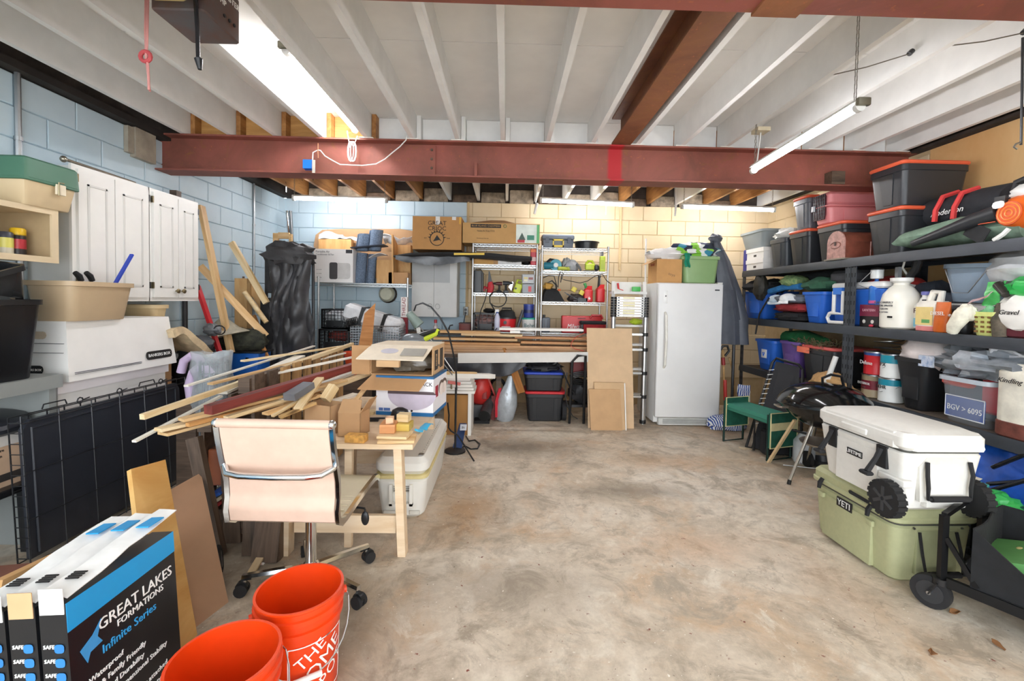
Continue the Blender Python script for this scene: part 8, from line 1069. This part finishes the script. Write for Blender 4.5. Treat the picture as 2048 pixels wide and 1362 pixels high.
for y in (.135, .50): lt = part(t, 'latch', MB().tube([(-.012, y, .36), (-.03, y, .335), (-.035, y+.0, .30)], [.013, .014, .011], 6), RUBBER); part(lt, 'latch_knob', MB().rbox(-.024, -.005, y-.02, y+.02, .245, .275, .004, .003), OL)
part(t, 'rope_arm', MB().tube([(-.03, .135, .375), (-.045, .24, .385), (-.03, .26, .38)], .010, 6), RUBBER); part(t, 'badge', MB().rbox(-.010, -.004, .27, .385, .245, .30, .002, .001), INK); TXT(t, 'YETI', .05, (-.0115, .3275, .272), INKW, (PI/2, 0, -PI/2)); part(t, 'end_recess', MB().rbox(.12, .34, -.004, .02, .05, .285, .004, .002), mat('#a3a680', .5)); hr = part(t, 'rope_handle', MB().tube([(.13, -.006, .28), (.125, -.03, .18), (.13, -.05, .08), (.33, -.05, .08), (.335, -.03, .18), (.33, -.006, .28)], .008, 6), RUBBER); part(hr, 'grip', MB().cyl((.15, -.05, .08), (.31, -.05, .08), .016, n=10), RUBBER); [part(t, 'screw', MB().cyl((x, -.003, .30), (x, -.008, .30), .006, n=8), STEEL) for x in (.1, .36)]
CWH = mat('#eae8e2', .45, 0, .03, 30, .04); wx0, wy0 = 1.995, 2.145
t = rcool('white hard cooler with wheels stacked on the sage green cooler', 'hard_cooler', CWH, wx0, wy0, .42, .60, .42, .305, .095, .035, .04)
t['group'] = ''; del t['group']
part(t, 'lid_bevel', MB().loft([[(a, b, z) for a, b in ((-.012+i, .06+i), (.05+i, -.012+i), (.40-i, -.012+i), (.432-i, .05+i), (.432-i, .56-i), (.39-i, .61-i), (.04+i, .61-i), (-.012+i, .55-i))] for z, i in ((.315, .004), (.33, 0), (.395, .012), (.412, .05))]), CWH); part(t, 'front_plate', MB().loft([[(-.004+x_, y, z) for y, x_ in ((.16, .004), (.44, .004), (.44, .03), (.16, .03))] for z, in ((.02,), (.26,))]), CWH)
for y in (.135, .475):
    rc = part(t, 'latch_recess', MB().rbox(-.004, .015, y-.032, y+.032, .185, .30, .002, .001), mat('#1f2022', .6)); part(rc, 'latch', MB().tube([(-.006, y, .285), (-.03, y, .235), (-.075, y, .165)], [.014, .013, .016], 6), RUBBER); part(rc, 'latch_tip', MB().rbox(-.10, -.06, y-.03, y+.03, .148, .168, .008, .006), RUBBER)
part(t, 'badge', MB().rbox(-.006, .002, .255, .36, .185, .22, .002, .001), INK); TXT(t, 'LIFETIME', .028, (-.0075, .3075, .203), INKW, (PI/2, 0, -PI/2)); part(t, 'lid_notch', MB().rbox(-.02, .03, .22, .40, .325, .36, .01, .006), CWH)
part(t, 'end_panel', MB().rbox(.12, .31, -.002, .03, .03, .25, .004, .003), CWH); part(t, 'end_recess', MB().prism([(.075, .235), (.115, .285), (.315, .285), (.355, .235), (.345, .06), (.085, .06)], 'xz', -.0005, .02), mat('#dddbd4', .45)); th = part(t, 'tow_handle', MB().tube([(.105, -.012, .265), (.098, -.022, .20), (.105, -.022, .14), (.105, -.022, .085), (.325, -.022, .085), (.325, -.022, .14), (.332, -.022, .20), (.325, -.012, .265)], .009, 8), RUBBER); part(th, 'grip', MB().cyl((.12, -.024, .085), (.31, -.024, .085), .015, n=10), RUBBER)
for k in range(2):
    y = .02+.0*k; x = (-.035, .425)[k]; wh = part(t, 'wheel', MB().cyl((x-.022, .055, .055), (x+.022, .055, .055), .088, n=28), RUBBER); [part(wh, 'tread_block', MB().box(-.024, .024, -.010, .010, .084, .094), RUBBER, (x, .055, .055), (2*PI*i/18, 0, 0)) for i in range(18)]; [part(wh, 'spoke', MB().box(-.026, -.021, -.008, .008, .01, .062), mat('#3a3b3e', .5), (x, .055, .055), (2*PI*i/6, 0, 0)) for i in range(6)] if k == 0 else None
part(t, 'wheel_arch', MB().rbox(-.006, .05, -.004, .15, .13, .165, .01, .005), CWH)
# ------------------------------------------------------------------ wagon
WC = cloth('#1d1e20'); wa = PZ(1905, 1200); t = T('folding_wagon', 'black folding wagon at the corner of the view', 'wagon', (0, 0, 0)); f0 = PZ(1882, 1170, .12); d = Vector((.5, -.866, 0)).normalized(); n_ = Vector((d.y*-1, d.x, 0)); o = Vector((2.105, 2.045, 0)); 
zr = P(1890, 1030, o.y).z
part(t, 'corner_post', MB().bar(o+Vector((0, 0, .14)), o+Vector((0, 0, zr)), .032, .022), mat('#17181a', .4, .4)); part(t, 'top_rail', MB().bar(o+Vector((0, 0, zr)), o+n_*.50+Vector((0, 0, zr)), .022), mat('#17181a', .4, .4)); part(t, 'lower_rail', MB().bar(o+d*.02+Vector((0, 0, .15)), o+d*.95+Vector((0, 0, .15)), .022, .045), mat('#1c1d1f', .4, .4)); part(t, 'corner_post', MB().bar(o+n_*.5+Vector((0, 0, .14)), o+n_*.5+Vector((0, 0, zr)), .028), mat('#17181a', .4, .4)); part(t, 'brace', MB().bar(o+d*.01+Vector((0, 0, .36)), o+d*.12+Vector((0, 0, .18)), .014, .02), mat('#17181a', .4, .4))
A = o+d*.10; L_ = .85; W_ = .48
part(t, 'side_fabric', MB().sheet(lambda u, v: A+d*(L_*u)+n_*(.02*math.sin(PI*u)*math.sin(PI*v)-.01*math.sin(9*u+3*v))+Vector((0, 0, .17+(zr-.19)*(1-v)-.15*min(1, u*4.5)*(1-v))), 18, 8, .006), WC); part(t, 'end_fabric', MB().sheet(lambda u, v: A+n_*(W_*u)+d*(.01*math.sin(6*u))+Vector((0, 0, .17+(zr-.19)*(1-v)-.0*u)), 10, 8, .006), WC); part(t, 'far_fabric', MB().sheet(lambda u, v: A+n_*W_+d*(L_*u)+Vector((0, 0, .17+(zr-.19)*(1-v))), 12, 6, .006), WC); part(t, 'floor_fabric', MB().loft([[tuple(A+d*a_+n_*b_+Vector((0, 0, z))) for a_, b_ in ((0, 0), (L_, 0), (L_, W_), (0, W_))] for z in (.165, .175)]), WC)
[part(t, 'rivet', MB().cyl(o+d*s_-n_*.013+Vector((0, 0, z)), o+d*s_-n_*.018+Vector((0, 0, z)), .007, n=8), STEEL) for s_, z in ((.52, .155), (.56, .14), (.64, .14), (.60, .16))]
for base, sgn in ((o-d*.005, 1), (o+n_*.5, 1)):
    fk = part(t, 'caster_fork', MB().cyl(base+Vector((0, 0, .13)), base+Vector((0, 0, .16)), .03, n=12).bar(base+n_*.028+Vector((0, 0, .14)), base+n_*.028-d*.03+Vector((0, 0, .075)), .03, .006).bar(base-n_*.028+Vector((0, 0, .14)), base-n_*.028-d*.03+Vector((0, 0, .075)), .03, .006), BLACK); ctr = base-d*.03+Vector((0, 0, .078)); wh = part(t, 'wheel', MB().cyl(ctr-n_*.018, ctr+n_*.018, .077, n=24), RUBBER); part(wh, 'hub', MB().cyl(ctr-n_*.021, ctr+n_*.021, .052, n=16), mat('#2f3033', .5)); part(wh, 'axle_bolt', MB().cyl(ctr-n_*.036, ctr+n_*.036, .009, n=8), STEEL)
t2 = T('green_box', 'flat green box lying in the black wagon', 'box', o+d*.22+n_*.26+Vector((0, 0, .29)), -.76, None, (0, -.30, -1.0)); part(t2, 'box_body', MB().box(-.13, .2, -.17, .17, -.02, .03), mat('#66a35e', .5)); part(t2, 'printed_spot', MB().blob((-.02, .05, .031), (.012, .02, .002), 0, 0, nu=8, nv=6), mat('#d8cf8e', .6))
one('wagon_filling', 'dark folded cloth filling the black wagon under the green box', 'cloth', MB().blob(A+d*.42+n_*.26+Vector((0, 0, .22)), (.24, .2, .07), 5, .2, zmin=.178), cloth('#26272a'))
# under the near shelf
one('blue_tarp', 'crumpled blue tarp under the low shelf behind the white cooler', 'tarp', MB().blob((3.2, 2.75, .30), (.2, .5, .28), 5, .3, 3, 26, 16, zmin=.002), mat('#1f55b4', .3, 0, .3, 8, .5)); one('green_chip_bags', 'bright green snack bag on the heap behind the wagon', 'bag', MB().blob((2.70, 2.36, .385), (.10, .09, .05), 4, .35), mat('#3cb45a', .3, 0, .2, 10, .4)); one('dark_heap', 'dark cloth heap between the wagon and the low shelf', 'cloth', MB().blob((2.78, 2.42, .16), (.14, .24, .2), 6, .25, zmin=.002), cloth('#2a2c2e')); one('teal_book', 'teal notebook on the heap behind the wagon', 'notebook', MB().box(-.12, .12, -.09, .09, 0, .02), mat('#4aa8a0', .5), (2.70, 2.56, .40), .3, rot=(.1, -.1, .3)); one('paper_leaflet', 'cream paper leaflet on the heap behind the wagon', 'paper', MB().sheet(lambda u, v: drape((.18*u, .14*v, 0), 2, .02, 12), 6, 5, .003), mat('#e8e2d0', .6), (2.62, 2.42, .47), .4)
for k, (x0, y0, x1, y1, lab) in enumerate(((1985, 935, 2060, 905, 'black tube rail slanting under the low shelf, upper one'), (1975, 968, 2060, 962, 'black tube rail under the low shelf, level one'), (1968, 985, 2060, 958, 'black tube rail under the low shelf, lowest one'))): one('tube_rail', lab, 'tube', MB().cyl(P(x0, y0, 2.62-.02*k), P(x1, y1, 2.45-.02*k), .012, n=8), mat('#2a2b2d', .3, .5), group='black tube rails')
t = T('hanging_hook', 'thin black bar with a steel hook hanging at the frame edge', 'hook', (0, 0, 0)); a = P(2046, 60, 2.2); part(t, 'bar', MB().cyl(P(2044, 190, 2.3), P(2042, 290, 2.3), .006, n=6).cyl(P(2044, 190, 2.3), (P(2044, 100, 2.3).x, 2.3, 2.86), .006, n=6), DARK); part(t, 'hook', MB().tube([P(2042, 285, 2.3), P(2032, 288, 2.3), P(2028, 294, 2.3), P(2034, 298, 2.3)], .005, 6), STEEL)
for x0, y0, x1, y1, lab in ((1655, 152, 1818, 108, 'thin wire nailed to a joist above the slung tube light'), (1895, 92, 2046, 66, 'thin wire nailed to a joist near the frame corner')): 
    a, b = PZ(x0, y0, 2.9), PZ(x1, y1, 2.9); t = T('joist_wire', lab, 'wire', (0, 0, 0)); part(t, 'wire', MB().tube([a, a.lerp(b, .5)-Vector((0, 0, .01)), b], .0035, 5), mat('#6d655a', .6)); part(t, 'knob', MB().cyl(b, b+Vector((.02, 0, .02)), .014, n=8), DARK)

for k, (x, y, lab) in enumerate(((1908, 1226, 'dry brown leaf on the floor just before the wagon wheel'), (1862, 1308, 'dry brown leaf on the floor at the bottom right'), (1995, 1292, 'curled dry leaf on the floor under the wagon rail'))): one('dry_leaf', lab, 'leaf', MB().sheet(lambda u, v: drape((.05*u-.025, .03*(v-.5)*math.sin(PI*min(max(u, .05), .95)), .008+.01*abs(v-.5)), k, .012, 30), 6, 4, .002), mat('#8a5f3a', .8), PZ(x, y), .7*k, 'dry leaves')
